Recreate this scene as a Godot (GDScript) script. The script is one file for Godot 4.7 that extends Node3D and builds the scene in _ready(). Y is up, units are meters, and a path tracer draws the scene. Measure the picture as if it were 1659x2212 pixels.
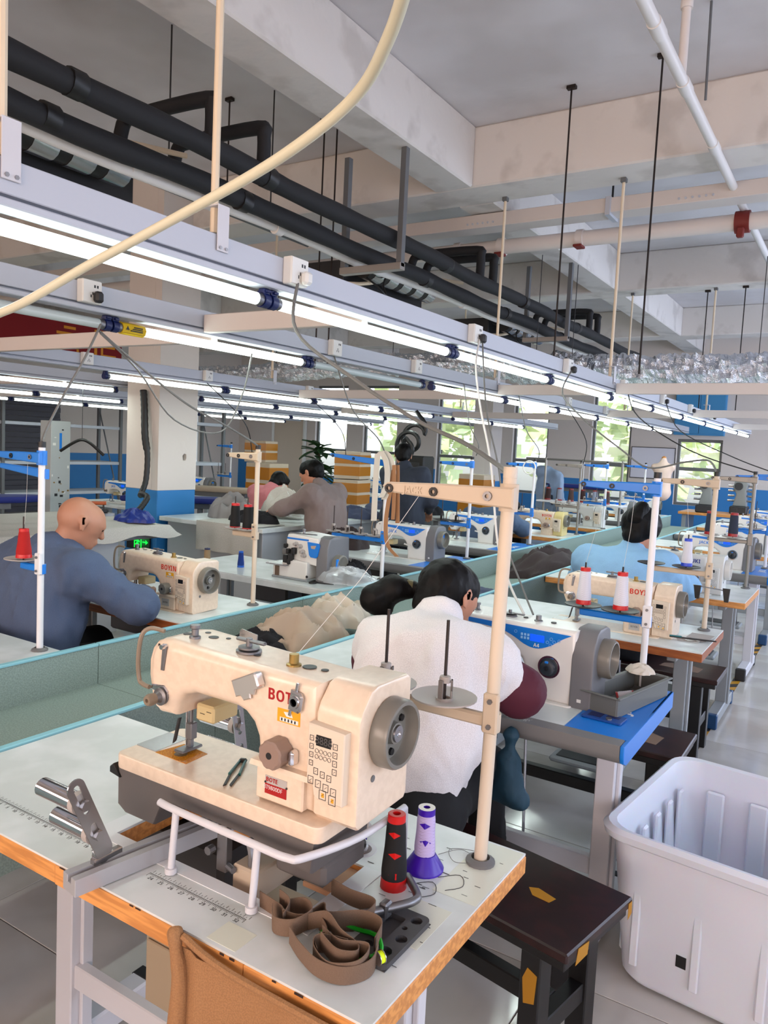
extends Node3D
# ---------------------------------------------------------------- helpers
class MB:
	var v := PackedVector3Array()
	var uv := PackedVector2Array()
	func tri(a: Vector3, b: Vector3, c: Vector3) -> void:      # counter-clockwise seen from outside
		v.push_back(a); v.push_back(c); v.push_back(b)
	func quad(a: Vector3, b: Vector3, c: Vector3, d: Vector3) -> void:
		v.push_back(a); v.push_back(c); v.push_back(b)
		v.push_back(a); v.push_back(d); v.push_back(c)
	func quv(a: Vector3, b: Vector3, c: Vector3, d: Vector3) -> void:   # a bottom left, b bottom right, c top right, d top left, with texture coordinates
		quad(a, b, c, d)
		for t in [Vector2(0, 1), Vector2(1, 0), Vector2(1, 1), Vector2(0, 1), Vector2(0, 0), Vector2(1, 0)]: uv.push_back(t)

var M := {}
var taken := {}
var rng := RandomNumberGenerator.new()
const ID := Transform3D.IDENTITY

func mesh_of(mb: MB, crease := 40.0) -> ArrayMesh:
	var v := mb.v
	var n := v.size()
	var nor := PackedVector3Array(); nor.resize(n)
	var fn := PackedVector3Array(); fn.resize(n / 3)
	for t in n / 3:
		fn[t] = (v[t * 3 + 2] - v[t * 3]).cross(v[t * 3 + 1] - v[t * 3])
	if crease <= 0.0:
		for t in n / 3:
			var f := fn[t].normalized()
			nor[t * 3] = f; nor[t * 3 + 1] = f; nor[t * 3 + 2] = f
	elif crease >= 180.0:
		var acc := {}
		for i in n:
			var k := Vector3i(v[i] * 20000.0)
			acc[k] = acc.get(k, Vector3.ZERO) + fn[i / 3]
		for i in n: nor[i] = (acc[Vector3i(v[i] * 20000.0)] as Vector3).normalized()
	else:
		var at := {}
		var keys := []
		keys.resize(n)
		for i in n:
			var k := Vector3i((v[i] * 20000.0).round())
			keys[i] = k
			if at.has(k): at[k].push_back(i / 3)
			else: at[k] = PackedInt32Array([i / 3])
		var cs := cos(deg_to_rad(crease))
		var un := PackedVector3Array(); un.resize(fn.size())
		for t in fn.size(): un[t] = fn[t].normalized()
		for i in n:
			var me := un[i / 3]
			var s := Vector3.ZERO
			var l: PackedInt32Array = at[keys[i]]
			for t in l:
				if un[t].dot(me) >= cs: s += fn[t]
			nor[i] = s.normalized() if s.length_squared() > 0.0 else Vector3.UP
	var a := []
	a.resize(Mesh.ARRAY_MAX)
	a[Mesh.ARRAY_VERTEX] = v
	a[Mesh.ARRAY_NORMAL] = nor
	if mb.uv.size() == n: a[Mesh.ARRAY_TEX_UV] = mb.uv
	var m := ArrayMesh.new()
	m.add_surface_from_arrays(Mesh.PRIMITIVE_TRIANGLES, a)
	return m

func numbered(called: String) -> String:
	if not taken.has(called):
		taken[called] = 0
		return called
	taken[called] += 1
	return "%s_%03d" % [called, taken[called]]

func part(mb: MB, called: String, m: Material, parent: Node = self, crease := 40.0) -> MeshInstance3D:
	var me := mesh_of(mb, crease)
	me.surface_set_material(0, m)
	return inst(me, called, parent)

func inst(me: Mesh, called: String, parent: Node = self, m: Material = null, xf := ID) -> MeshInstance3D:
	var o := MeshInstance3D.new()
	o.mesh = me
	o.name = called if parent != self else numbered(called)
	o.transform = xf
	if m: o.set_surface_override_material(0, m)
	parent.add_child(o, true)
	return o

func tag(o: Node, label: String, category: String, group := "") -> Node:
	o.set_meta("label", label); o.set_meta("category", category)
	if group != "": o.set_meta("group", group)
	return o

func thing(called: String, label: String, category: String, at := Vector3.ZERO, turn := 0.0, group := "") -> Node3D:
	var o := Node3D.new()
	o.name = numbered(called)
	add_child(o)
	o.position = at; o.rotation_degrees.y = turn
	tag(o, label, category, group)
	return o

func struct(mb: MB, called: String, m: Material, parent: Node = self, crease := 40.0) -> MeshInstance3D:
	var o := part(mb, called, m, parent, crease)
	if parent == self: o.set_meta("kind", "structure")
	return o

func dup(o: Node3D, at: Vector3, turn := 0.0, label := "", group := "") -> Node3D:
	var c: Node3D = o.duplicate()
	c.name = numbered(String(o.name).rstrip("0123456789").trim_suffix("_"))
	add_child(c)
	c.position = at; c.rotation_degrees.y = turn
	if label != "": c.set_meta("label", label)
	if group != "": c.set_meta("group", group)
	return c

# ---- shapes
func bx(mb: MB, c: Vector3, s: Vector3, bev := 0.0, xf := ID) -> void:
	var h := s * 0.5
	var b := minf(bev, minf(h.x, minf(h.y, h.z)) * 0.95)
	if b <= 0.0:
		var p := []
		for i in 8: p.append(xf * (c + Vector3(h.x if i & 1 else -h.x, h.y if i & 2 else -h.y, h.z if i & 4 else -h.z)))
		mb.quad(p[4], p[5], p[7], p[6]); mb.quad(p[1], p[0], p[2], p[3])
		mb.quad(p[5], p[1], p[3], p[7]); mb.quad(p[0], p[4], p[6], p[2])
		mb.quad(p[6], p[7], p[3], p[2]); mb.quad(p[0], p[1], p[5], p[4])
		return
	var q := {}
	for sx in [-1, 1]:
		for sy in [-1, 1]:
			for sz in [-1, 1]:
				var o := Vector3(h.x * sx, h.y * sy, h.z * sz) + c
				q[[sx, sy, sz, 0]] = xf * (o - Vector3(0, b * sy, b * sz))
				q[[sx, sy, sz, 1]] = xf * (o - Vector3(b * sx, 0, b * sz))
				q[[sx, sy, sz, 2]] = xf * (o - Vector3(b * sx, b * sy, 0))
	for s1 in [-1, 1]:
		_f(mb, s1, q[[s1, -1, -1, 0]], q[[s1, 1, -1, 0]], q[[s1, 1, 1, 0]], q[[s1, -1, 1, 0]])
		_f(mb, s1, q[[-1, s1, -1, 1]], q[[-1, s1, 1, 1]], q[[1, s1, 1, 1]], q[[1, s1, -1, 1]])
		_f(mb, s1, q[[-1, -1, s1, 2]], q[[1, -1, s1, 2]], q[[1, 1, s1, 2]], q[[-1, 1, s1, 2]])
		for s2 in [-1, 1]:
			_f(mb, s1 * s2, q[[s1, s2, -1, 0]], q[[s1, s2, -1, 1]], q[[s1, s2, 1, 1]], q[[s1, s2, 1, 0]])
			_f(mb, -s1 * s2, q[[s1, -1, s2, 0]], q[[s1, -1, s2, 2]], q[[s1, 1, s2, 2]], q[[s1, 1, s2, 0]])
			_f(mb, s1 * s2, q[[-1, s1, s2, 1]], q[[-1, s1, s2, 2]], q[[1, s1, s2, 2]], q[[1, s1, s2, 1]])
			for s3 in [-1, 1]:
				if s1 * s2 * s3 > 0: mb.tri(q[[s1, s2, s3, 0]], q[[s1, s2, s3, 1]], q[[s1, s2, s3, 2]])
				else: mb.tri(q[[s1, s2, s3, 0]], q[[s1, s2, s3, 2]], q[[s1, s2, s3, 1]])

func _f(mb: MB, sg: int, a: Vector3, b: Vector3, c: Vector3, d: Vector3) -> void:
	if sg > 0: mb.quad(a, b, c, d)
	else: mb.quad(a, d, c, b)

func box(x0: float, x1: float, y0: float, y1: float, z0: float, z1: float, bev := 0.0) -> MB:
	var mb := MB.new()
	bxr(mb, x0, x1, y0, y1, z0, z1, bev)
	return mb

func bxr(mb: MB, x0: float, x1: float, y0: float, y1: float, z0: float, z1: float, bev := 0.0) -> void:
	bx(mb, Vector3(x0 + x1, y0 + y1, z0 + z1) * 0.5, Vector3(absf(x1 - x0), absf(y1 - y0), absf(z1 - z0)), bev)

func tube(mb: MB, pts: Array, r, seg := 8, caps := true) -> void:
	var n := pts.size()
	var up := Vector3.UP
	var d0: Vector3 = (pts[1] - pts[0]).normalized()
	if absf(d0.dot(up)) > 0.9: up = Vector3.RIGHT
	var prev := []
	for i in n:
		var d: Vector3
		if i == 0: d = pts[1] - pts[0]
		elif i == n - 1: d = pts[i] - pts[i - 1]
		else: d = (pts[i] - pts[i - 1]).normalized() + (pts[i + 1] - pts[i]).normalized()
		d = d.normalized()
		var s := d.cross(up).normalized()
		up = s.cross(d).normalized()
		var rr: float = r[i] if r is Array else r
		var ring := []
		for k in seg:
			var an := TAU * k / seg
			ring.append(pts[i] + (s * cos(an) + up * sin(an)) * rr)
		if i > 0:
			for k in seg:
				var k2 := (k + 1) % seg
				mb.quad(prev[k2], prev[k], ring[k], ring[k2])
		elif caps:
			for k in range(1, seg - 1): mb.tri(ring[0], ring[k], ring[k + 1])
		prev = ring
	if caps:
		for k in range(1, seg - 1): mb.tri(prev[0], prev[k + 1], prev[k])

func tb(pts: Array, r, seg := 8) -> MB:
	var mb := MB.new()
	tube(mb, pts, r, seg)
	return mb

func lathe(mb: MB, prof: Array, seg := 16, xf := ID) -> void:    # profile of Vector2(radius, height), from bottom to top on the outside
	var prev := []
	for i in prof.size():
		var ring := []
		for k in seg:
			var an := TAU * k / seg
			ring.append(xf * Vector3(cos(an) * prof[i].x, prof[i].y, -sin(an) * prof[i].x))
		if i > 0:
			for k in seg:
				var k2 := (k + 1) % seg
				if prof[i].x < 1e-6: mb.tri(prev[k], prev[k2], ring[k])
				elif prof[i - 1].x < 1e-6: mb.tri(prev[k], ring[k2], ring[k])
				else: mb.quad(prev[k], prev[k2], ring[k2], ring[k])
		prev = ring

func lt(prof: Array, seg := 16, xf := ID) -> MB:
	var mb := MB.new()
	lathe(mb, prof, seg, xf)
	return mb

func inset(poly: PackedVector2Array, d: float) -> PackedVector2Array:
	var o := PackedVector2Array()
	var n := poly.size()
	for i in n:
		var e1 := (poly[i] - poly[(i + n - 1) % n]).normalized()
		var e2 := (poly[(i + 1) % n] - poly[i]).normalized()
		var n1 := Vector2(-e1.y, e1.x)
		var n2 := Vector2(-e2.y, e2.x)
		var m := n1 + n2
		var l := m.length_squared()
		o.push_back(poly[i] + (m * (2.0 * d / maxf(l, 0.8)) if l > 0.01 else n1 * d))
	return o

func prism(mb: MB, src: PackedVector2Array, z0: float, z1: float, bev := 0.0, xf := ID, steps := 1) -> void:   # polygon in xy, extruded along z
	var poly := src
	var area := 0.0
	for i in poly.size(): area += poly[i].cross(poly[(i + 1) % poly.size()])
	if area < 0.0:
		poly = poly.duplicate(); poly.reverse()
	var rings := []
	if bev > 0.0:
		for s in range(steps + 1):
			var an := PI * 0.5 * s / steps
			rings.append([inset(poly, bev * (1.0 - sin(an))), z0 + bev * (1.0 - cos(an))])
		for s in range(steps + 1):
			var an := PI * 0.5 * (steps - s) / steps
			rings.append([inset(poly, bev * (1.0 - sin(an))), z1 - bev * (1.0 - cos(an))])
	else:
		rings = [[poly, z0], [poly, z1]]
	var n := poly.size()
	for r in range(1, rings.size()):
		var a: PackedVector2Array = rings[r - 1][0]
		var b: PackedVector2Array = rings[r][0]
		for i in n:
			var j := (i + 1) % n
			mb.quad(xf * Vector3(a[i].x, a[i].y, rings[r - 1][1]), xf * Vector3(a[j].x, a[j].y, rings[r - 1][1]), xf * Vector3(b[j].x, b[j].y, rings[r][1]), xf * Vector3(b[i].x, b[i].y, rings[r][1]))
	for e in 2:
		var q: PackedVector2Array = rings[0 if e == 0 else -1][0]
		var zz: float = rings[0 if e == 0 else -1][1]
		var t := Geometry2D.triangulate_polygon(q)
		for k in t.size() / 3:
			var p0 := q[t[k * 3]]
			var p1 := q[t[k * 3 + 1]]
			var p2 := q[t[k * 3 + 2]]
			if ((p1 - p0).cross(p2 - p0) > 0.0) == (e == 1): mb.tri(xf * Vector3(p0.x, p0.y, zz), xf * Vector3(p1.x, p1.y, zz), xf * Vector3(p2.x, p2.y, zz))
			else: mb.tri(xf * Vector3(p0.x, p0.y, zz), xf * Vector3(p2.x, p2.y, zz), xf * Vector3(p1.x, p1.y, zz))

func pr(poly: Array, z0: float, z1: float, bev := 0.0, xf := ID, steps := 1) -> MB:
	var mb := MB.new()
	prism(mb, PackedVector2Array(poly), z0, z1, bev, xf, steps)
	return mb

func rrect(x0: float, x1: float, y0: float, y1: float, r: float, seg := 4) -> Array:
	var o := []
	for c in [[x1 - r, y1 - r, 0.0], [x0 + r, y1 - r, 90.0], [x0 + r, y0 + r, 180.0], [x1 - r, y0 + r, 270.0]]:
		for s in range(seg + 1):
			var an := deg_to_rad(c[2] + 90.0 * s / seg)
			o.append(Vector2(c[0] + r * cos(an), c[1] + r * sin(an)))
	return o

func smooth_pts(p: Array, sub := 4) -> Array:       # Catmull-Rom through the points
	var o := []
	for i in range(p.size() - 1):
		var a = p[maxi(i - 1, 0)]; var b = p[i]; var c = p[i + 1]; var d = p[mini(i + 2, p.size() - 1)]
		for s in sub:
			var t := float(s) / sub
			o.append(0.5 * (2.0 * b + (c - a) * t + (2.0 * a - 5.0 * b + 4.0 * c - d) * t * t + (3.0 * b - a - 3.0 * c + d) * t * t * t))
	o.append(p[-1])
	return o

func grid(mb: MB, nu: int, nv: int, f: Callable, thick := 0.0) -> void:
	var p := []
	for j in range(nv + 1):
		for i in range(nu + 1): p.append(f.call(float(i) / nu, float(j) / nv))
	var w := nu + 1
	var nr := []
	if thick > 0.0:
		for j in range(nv + 1):
			for i in range(nu + 1):
				var du: Vector3 = p[j * w + mini(i + 1, nu)] - p[j * w + maxi(i - 1, 0)]
				var dv: Vector3 = p[mini(j + 1, nv) * w + i] - p[maxi(j - 1, 0) * w + i]
				nr.append(p[j * w + i] - du.cross(dv).normalized() * thick)
	for j in nv:
		for i in nu:
			mb.quad(p[j * w + i], p[j * w + i + 1], p[(j + 1) * w + i + 1], p[(j + 1) * w + i])
			if thick > 0.0: mb.quad(nr[j * w + i], nr[(j + 1) * w + i], nr[(j + 1) * w + i + 1], nr[j * w + i + 1])
	if thick > 0.0:
		for i in nu:
			mb.quad(nr[i], nr[i + 1], p[i + 1], p[i])
			mb.quad(p[nv * w + i], p[nv * w + i + 1], nr[nv * w + i + 1], nr[nv * w + i])
		for j in nv:
			mb.quad(p[j * w], p[(j + 1) * w], nr[(j + 1) * w], nr[j * w])
			mb.quad(nr[j * w + nu], nr[(j + 1) * w + nu], p[(j + 1) * w + nu], p[j * w + nu])

func csg(called: String, parent: Node, m: Material, solid: Array, cuts: Array, depth: float, xf := ID) -> CSGCombiner3D:    # an extruded outline with real openings; outlines in xy, extruded along -z
	var c := CSGCombiner3D.new()
	c.name = called; c.transform = xf
	parent.add_child(c, true)
	for i in range(cuts.size() + 1):
		var g := CSGPolygon3D.new()
		g.name = "outline" if i == 0 else "opening"
		g.polygon = PackedVector2Array(solid if i == 0 else cuts[i - 1])
		g.depth = depth if i == 0 else depth * 3.0
		if i > 0:
			g.operation = CSGShape3D.OPERATION_SUBTRACTION
			g.position.z = depth
		g.material = m
		c.add_child(g, true)
	return c

func ngon(x: float, y: float, r: float, n := 14) -> Array:
	var o := []
	for i in n: o.append(Vector2(x + r * cos(TAU * i / n), y + r * sin(TAU * i / n)))
	return o

# ---- smooth bodies: tapered capsules joined in a field, meshed as surface nets. bone = [a, b, ra, rb, (axis to flatten, factor)]
func nets(mb: MB, bones: Array, cell: float, k: float) -> void:
	var lo := Vector3.INF
	var hi := -Vector3.INF
	for b in bones:
		var r: float = maxf(b[2], b[3]) + cell * 3.0
		lo = lo.min(b[0] - Vector3.ONE * r).min(b[1] - Vector3.ONE * r)
		hi = hi.max(b[0] + Vector3.ONE * r).max(b[1] + Vector3.ONE * r)
	var dim := Vector3i(((hi - lo) / cell).ceil()) + Vector3i.ONE
	var nx := dim.x
	var nxy := dim.x * dim.y
	var f := PackedFloat32Array()
	f.resize(nxy * dim.z)
	f.fill(1.0)
	for b in bones:
		var a: Vector3 = b[0]
		var e: Vector3 = b[1]
		var ra: float = b[2]
		var rb: float = b[3]
		var rr := maxf(ra, rb) + cell * 2.0 + k
		var i0 := Vector3i(((a.min(e) - Vector3.ONE * rr - lo) / cell).floor()).max(Vector3i.ZERO)
		var i1 := Vector3i(((a.max(e) + Vector3.ONE * rr - lo) / cell).ceil()).min(dim - Vector3i.ONE)
		var ab := e - a
		var il := 1.0 / maxf(ab.length_squared(), 1e-9)
		var flat: bool = b.size() > 4
		var ax: Vector3 = b[4] if flat else Vector3.ZERO
		var fk: float = (b[5] - 1.0) if flat else 0.0
		for z in range(i0.z, i1.z + 1):
			for y in range(i0.y, i1.y + 1):
				var idx := z * nxy + y * nx + i0.x
				for x in range(i0.x, i1.x + 1):
					var p := lo + Vector3(x, y, z) * cell - a
					var t := clampf(p.dot(ab) * il, 0.0, 1.0)
					var q := p - ab * t
					if flat: q += ax * (q.dot(ax) * fk)
					var d := q.length() - lerpf(ra, rb, t)
					var o := f[idx]
					var h := maxf(k - absf(d - o), 0.0) / k
					f[idx] = minf(d, o) - h * h * k * 0.25
					idx += 1
	var vid := {}
	var vp := PackedVector3Array()
	var offs := [0, 1, nx, nx + 1, nxy, nxy + 1, nxy + nx, nxy + nx + 1]
	var edges := [[0, 1], [2, 3], [4, 5], [6, 7], [0, 2], [1, 3], [4, 6], [5, 7], [0, 4], [1, 5], [2, 6], [3, 7]]
	var cr := [Vector3(0, 0, 0), Vector3(1, 0, 0), Vector3(0, 1, 0), Vector3(1, 1, 0), Vector3(0, 0, 1), Vector3(1, 0, 1), Vector3(0, 1, 1), Vector3(1, 1, 1)]
	var far := cell * 2.0
	for z in range(dim.z - 1):
		for y in range(dim.y - 1):
			var base := z * nxy + y * nx
			for x in range(dim.x - 1):
				var i := base + x
				var f0 := f[i]
				if f0 > far or f0 < -far: continue
				var neg := 0
				for o in offs:
					if f[i + o] < 0.0: neg += 1
				if neg == 0 or neg == 8: continue
				var s := Vector3.ZERO
				var c := 0
				for ed in edges:
					var a := f[i + offs[ed[0]]]
					var b := f[i + offs[ed[1]]]
					if (a < 0.0) != (b < 0.0):
						s += (cr[ed[0]] as Vector3).lerp(cr[ed[1]], a / (a - b))
						c += 1
				vid[i] = vp.size()
				vp.push_back(lo + (Vector3(x, y, z) + s / c) * cell)
	for i in vid:
		var a := f[i]
		for axis in 3:
			var st: int = [1, nx, nxy][axis]
			var u: int = [nx, nxy, 1][axis]
			var w: int = [nxy, 1, nx][axis]
			var b := f[i + st]
			if (a < 0.0) == (b < 0.0): continue
			if not (vid.has(i - u) and vid.has(i - w) and vid.has(i - u - w)): continue
			var p0 := vp[vid[i]]
			var p1 := vp[vid[i - u]]
			var p2 := vp[vid[i - u - w]]
			var p3 := vp[vid[i - w]]
			if a < 0.0: mb.quad(p0, p1, p2, p3)
			else: mb.quad(p0, p3, p2, p1)

# ---- materials
func mat(key: String, color: Color, rough := 0.6, metal := 0.0) -> StandardMaterial3D:
	if M.has(key): return M[key]
	var m := StandardMaterial3D.new()
	m.albedo_color = color; m.roughness = rough; m.metallic = metal
	M[key] = m
	return m

func noise_tex(seed_: int, freq: float, c0: Color, c1: Color, size := 256, oct := 4, normal := false, bump := 4.0, lo := 0.3, hi := 0.7) -> NoiseTexture2D:
	var fn := FastNoiseLite.new()
	fn.seed = seed_; fn.frequency = freq; fn.fractal_octaves = oct; fn.noise_type = FastNoiseLite.TYPE_SIMPLEX
	var t := NoiseTexture2D.new()
	t.width = size; t.height = size; t.seamless = true; t.noise = fn
	if normal:
		t.as_normal_map = true; t.bump_strength = bump
	else:
		var g := Gradient.new()
		g.set_color(0, c0); g.set_color(1, c1)
		g.set_offset(0, lo); g.set_offset(1, hi)
		t.color_ramp = g
	return t

func tex(m: StandardMaterial3D, t: Texture2D, scale: float, nt: Texture2D = null, nscale := 0.5) -> StandardMaterial3D:
	m.uv1_triplanar = true
	m.uv1_scale = Vector3.ONE * scale
	if t: m.albedo_texture = t
	if nt:
		m.normal_enabled = true; m.normal_texture = nt; m.normal_scale = nscale
	return m

func text(parent: Node, s: String, size: float, m: Material, xf: Transform3D, called := "lettering", depth := 0.0006, bold := false, serif := false) -> MeshInstance3D:
	var f := SystemFont.new()
	f.font_names = PackedStringArray(["Droid Serif" if serif else "Droid Sans"])
	if bold: f.font_weight = 700
	var t := TextMesh.new()
	t.text = s; t.font = f; t.font_size = 32; t.pixel_size = size / 24.0; t.depth = depth
	t.curve_step = 2.0
	t.material = m
	var o := MeshInstance3D.new()
	o.mesh = t; o.name = called; o.transform = xf
	parent.add_child(o, true)
	return o

func face(x: float, y: float, z: float, dir := "z") -> Transform3D:    # a frame for flat print that looks along +z, +x or +y
	var b := Basis.IDENTITY
	if dir == "x": b = Basis(Vector3(0, 0, -1), Vector3(0, 1, 0), Vector3(1, 0, 0))
	elif dir == "y": b = Basis(Vector3(1, 0, 0), Vector3(0, 0, -1), Vector3(0, 1, 0))
	return Transform3D(b, Vector3(x, y, z))

# ---------------------------------------------------------------- camera, sky, daylight, exposure
func setup() -> void:
	rng.seed = 7
	var cam := Camera3D.new()
	cam.name = "camera"
	add_child(cam)
	cam.position = Vector3(0, 1.55, 0)
	cam.rotation_degrees = Vector3(-4.84, 32.07, 2.8)
	cam.fov = 67.34
	cam.near = 0.05
	cam.current = true
	var sky := Sky.new()
	var sm := ProceduralSkyMaterial.new()
	sm.sky_top_color = Color(0.78, 0.86, 0.97); sm.sky_horizon_color = Color(0.97, 0.98, 1.0)
	sm.ground_horizon_color = Color(0.86, 0.88, 0.86); sm.ground_bottom_color = Color(0.55, 0.56, 0.54)
	sm.sky_energy_multiplier = 1.9; sm.ground_energy_multiplier = 1.3
	sky.sky_material = sm
	var env := Environment.new()
	env.background_mode = Environment.BG_SKY
	env.sky = sky
	env.tonemap_mode = Environment.TONE_MAPPER_LINEAR
	env.tonemap_exposure = 1.07
	env.sdfgi_enabled = true; env.ssao_enabled = true; env.ssil_enabled = true
	var we := WorldEnvironment.new()
	we.name = "environment"; we.environment = env
	add_child(we)
	var sun := DirectionalLight3D.new()
	sun.name = "sun"
	add_child(sun)
	sun.rotation_degrees = Vector3(-58, 28, 0)
	sun.light_color = Color(1.0, 0.93, 0.82); sun.light_energy = 2.5
	sun.light_angular_distance = 0.6
	sun.shadow_enabled = true
	# daylight through the windows behind the camera (warm tint set on the area lights) and in the right-hand wall (cool sky)
	for q in [[-9.9, 2.0], [-6.3, 3.0], [-2.7, 10.5], [0.9, 11.5]]: daylight(Vector3(q[0], 1.95, 3.9), 0.0, Vector2(2.4, 1.9), Color(1.0, 0.84, 0.73), q[1])
	for q in [[1.4, 3.5], [-2.2, 4.5], [-5.8, 7.0], [-9.4, 12.0], [-12.6, 12.0]]: daylight(Vector3(3.1, 1.95, q[0]), 90.0, Vector2(2.4, 1.9), Color(0.84, 0.89, 1.0), q[1])

func daylight(at: Vector3, turn: float, size: Vector2, c: Color, e: float) -> void:
	var l := AreaLight3D.new()
	l.name = "window_daylight"
	add_child(l, true)
	l.position = at; l.rotation_degrees.y = turn
	l.area_size = size
	l.light_color = c; l.light_energy = e
	l.area_range = 30.0
	l.shadow_enabled = true

# ---------------------------------------------------------------- materials shared by many things
func materials() -> void:
	var plaster_n := noise_tex(3, 0.02, Color.BLACK, Color.WHITE, 256, 5, true, 2.0)
	tex(mat("ceiling", Color(0.83, 0.82, 0.83), 0.85), noise_tex(4, 0.008, Color(0.95, 0.945, 0.94), Color(1, 1, 1), 256, 4), 0.35, plaster_n, 0.25)
	tex(mat("beam", Color(0.85, 0.83, 0.81), 0.85), noise_tex(5, 0.012, Color(0.92, 0.915, 0.91), Color(1, 1, 1), 256, 5, false, 4.0, 0.2, 0.5), 0.6, plaster_n, 0.35)
	tex(mat("wall", Color(0.83, 0.795, 0.765), 0.8), null, 1.0, plaster_n, 0.2)
	mat("dado", Color(0.16, 0.47, 0.72), 0.55)
	tex(mat("tile", Color(0.80, 0.79, 0.77), 0.11), noise_tex(8, 0.01, Color(0.92, 0.91, 0.90), Color(1, 1, 1), 256, 5), 0.5)
	mat("grout", Color(0.45, 0.44, 0.43), 0.9)
	mat("white_metal", Color(0.72, 0.74, 0.78), 0.38)
	mat("black_foam", Color(0.085, 0.09, 0.105), 0.75)
	mat("black", Color(0.06, 0.06, 0.065), 0.45)
	mat("grey_metal", Color(0.42, 0.43, 0.44), 0.5, 0.3)
	mat("steel", Color(0.72, 0.72, 0.73), 0.25, 1.0)
	mat("dull_steel", Color(0.50, 0.50, 0.51), 0.42, 0.9)
	mat("chrome", Color(0.85, 0.85, 0.87), 0.08, 1.0)
	mat("cream_paint", Color(0.86, 0.80, 0.70), 0.45)
	mat("pvc", Color(0.88, 0.87, 0.86), 0.4)
	mat("white_plastic", Color(0.87, 0.87, 0.85), 0.35)
	mat("blue_plastic", Color(0.03, 0.10, 0.32), 0.4)
	mat("azure", Color(0.04, 0.46, 0.82), 0.35)
	mat("red_plastic", Color(0.78, 0.05, 0.04), 0.35)
	mat("grey_plastic", Color(0.40, 0.40, 0.40), 0.45)
	mat("dark_grey", Color(0.13, 0.13, 0.14), 0.5)
	mat("cable_grey", Color(0.42, 0.42, 0.41), 0.5)
	mat("cable_white", Color(0.82, 0.81, 0.79), 0.45)
	mat("yellow", Color(0.85, 0.62, 0.04), 0.5)
	var ply := noise_tex(12, 0.012, Color(0.80, 0.70, 0.56), Color(0.92, 0.84, 0.70), 256, 4)
	var wood := tex(mat("edge_wood", Color(0.92, 0.70, 0.46), 0.5), ply, 3.0)
	wood.uv1_scale = Vector3(1.5, 14.0, 14.0)
	wood = tex(mat("edge_wood_dark", Color(0.66, 0.40, 0.22), 0.5), ply, 3.0)
	wood.uv1_scale = Vector3(1.5, 14.0, 14.0)
	tex(mat("laminate", Color(0.84, 0.86, 0.86), 0.28), noise_tex(14, 0.01, Color(0.93, 0.94, 0.93), Color(1, 1, 1), 256, 5), 1.5)
	mat("edge_grey", Color(0.46, 0.46, 0.46), 0.4)
	mat("edge_purple", Color(0.24, 0.03, 0.24), 0.45)
	mat("leg_grey", Color(0.55, 0.57, 0.58), 0.4)
	mat("leg_white", Color(0.80, 0.80, 0.82), 0.35)
	var weave := noise_tex(21, 0.09, Color(0.91, 0.91, 0.91), Color(1, 1, 1), 256, 2)
	tex(mat("board_green", Color(0.53, 0.60, 0.57), 0.8), weave, 5.0, noise_tex(22, 0.08, Color.BLACK, Color.WHITE, 256, 3, true, 4.0), 0.2)
	mat("board_edge", Color(0.52, 0.74, 0.78), 0.5)
	var glow := mat("tube_glow", Color(1, 1, 1), 0.4)
	glow.emission_enabled = true; glow.emission = Color(0.95, 1.0, 0.96); glow.emission_energy_multiplier = 5.0
	var pane := mat("pane", Color(0.93, 0.97, 1.0, 0.12), 0.02)
	pane.transparency = BaseMaterial3D.TRANSPARENCY_ALPHA

# ---------------------------------------------------------------- the hall
func wall_with_openings(called: String, along_x: bool, at: float, thick: float, from: float, to: float, openings: Array, m: Material) -> MeshInstance3D:
	var mb := MB.new()          # openings: [from, to, sill, top], sorted along the wall
	var put := func(a: float, b: float, y0: float, y1: float) -> void:
		if b - a < 0.001 or y1 - y0 < 0.001: return
		if along_x: bxr(mb, a, b, y0, y1, at, at + thick)
		else: bxr(mb, at, at + thick, y0, y1, a, b)
	var x := from
	for o in openings:
		put.call(x, o[0], 0.0, 3.9)
		put.call(o[0], o[1], 0.0, o[2]); put.call(o[0], o[1], o[3], 3.9)
		x = o[1]
	put.call(x, to, 0.0, 3.9)
	return struct(mb, called, m)

func window(n: int, along_x: bool, at: float, o: Array, frame: Material, split: float) -> void:
	var w := Node3D.new()
	w.name = "window_%d" % n
	add_child(w)
	w.set_meta("kind", "structure")
	var a: float = o[0]; var b: float = o[1]; var y0: float = o[2]; var y1: float = o[3]
	var t := 0.05
	var f := MB.new()
	var put := func(mb: MB, p: float, q: float, r: float, s: float, d: float) -> void:
		if along_x: bxr(mb, p, q, r, s, at - d, at + d, 0.004)
		else: bxr(mb, at - d, at + d, r, s, p, q, 0.004)
	put.call(f, a, b, y0, y0 + t, 0.03); put.call(f, a, b, y1 - t, y1, 0.03)
	put.call(f, a, a + t, y0 + t, y1 - t, 0.03); put.call(f, b - t, b, y0 + t, y1 - t, 0.03)
	if split > 0.0: put.call(f, a + t, b - t, split - 0.03, split + 0.03, 0.028)
	part(f, "window_frame", frame, w)
	var rows := [[y0 + t, split - 0.03], [split + 0.03, y1 - t]] if split > 0.0 else [[y0 + t, y1 - t]]
	for r in rows:
		var g := MB.new()
		put.call(g, a + t, b - t, r[0], r[1], 0.003)
		part(g, "pane", M.pane, w, 0.0)

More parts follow.
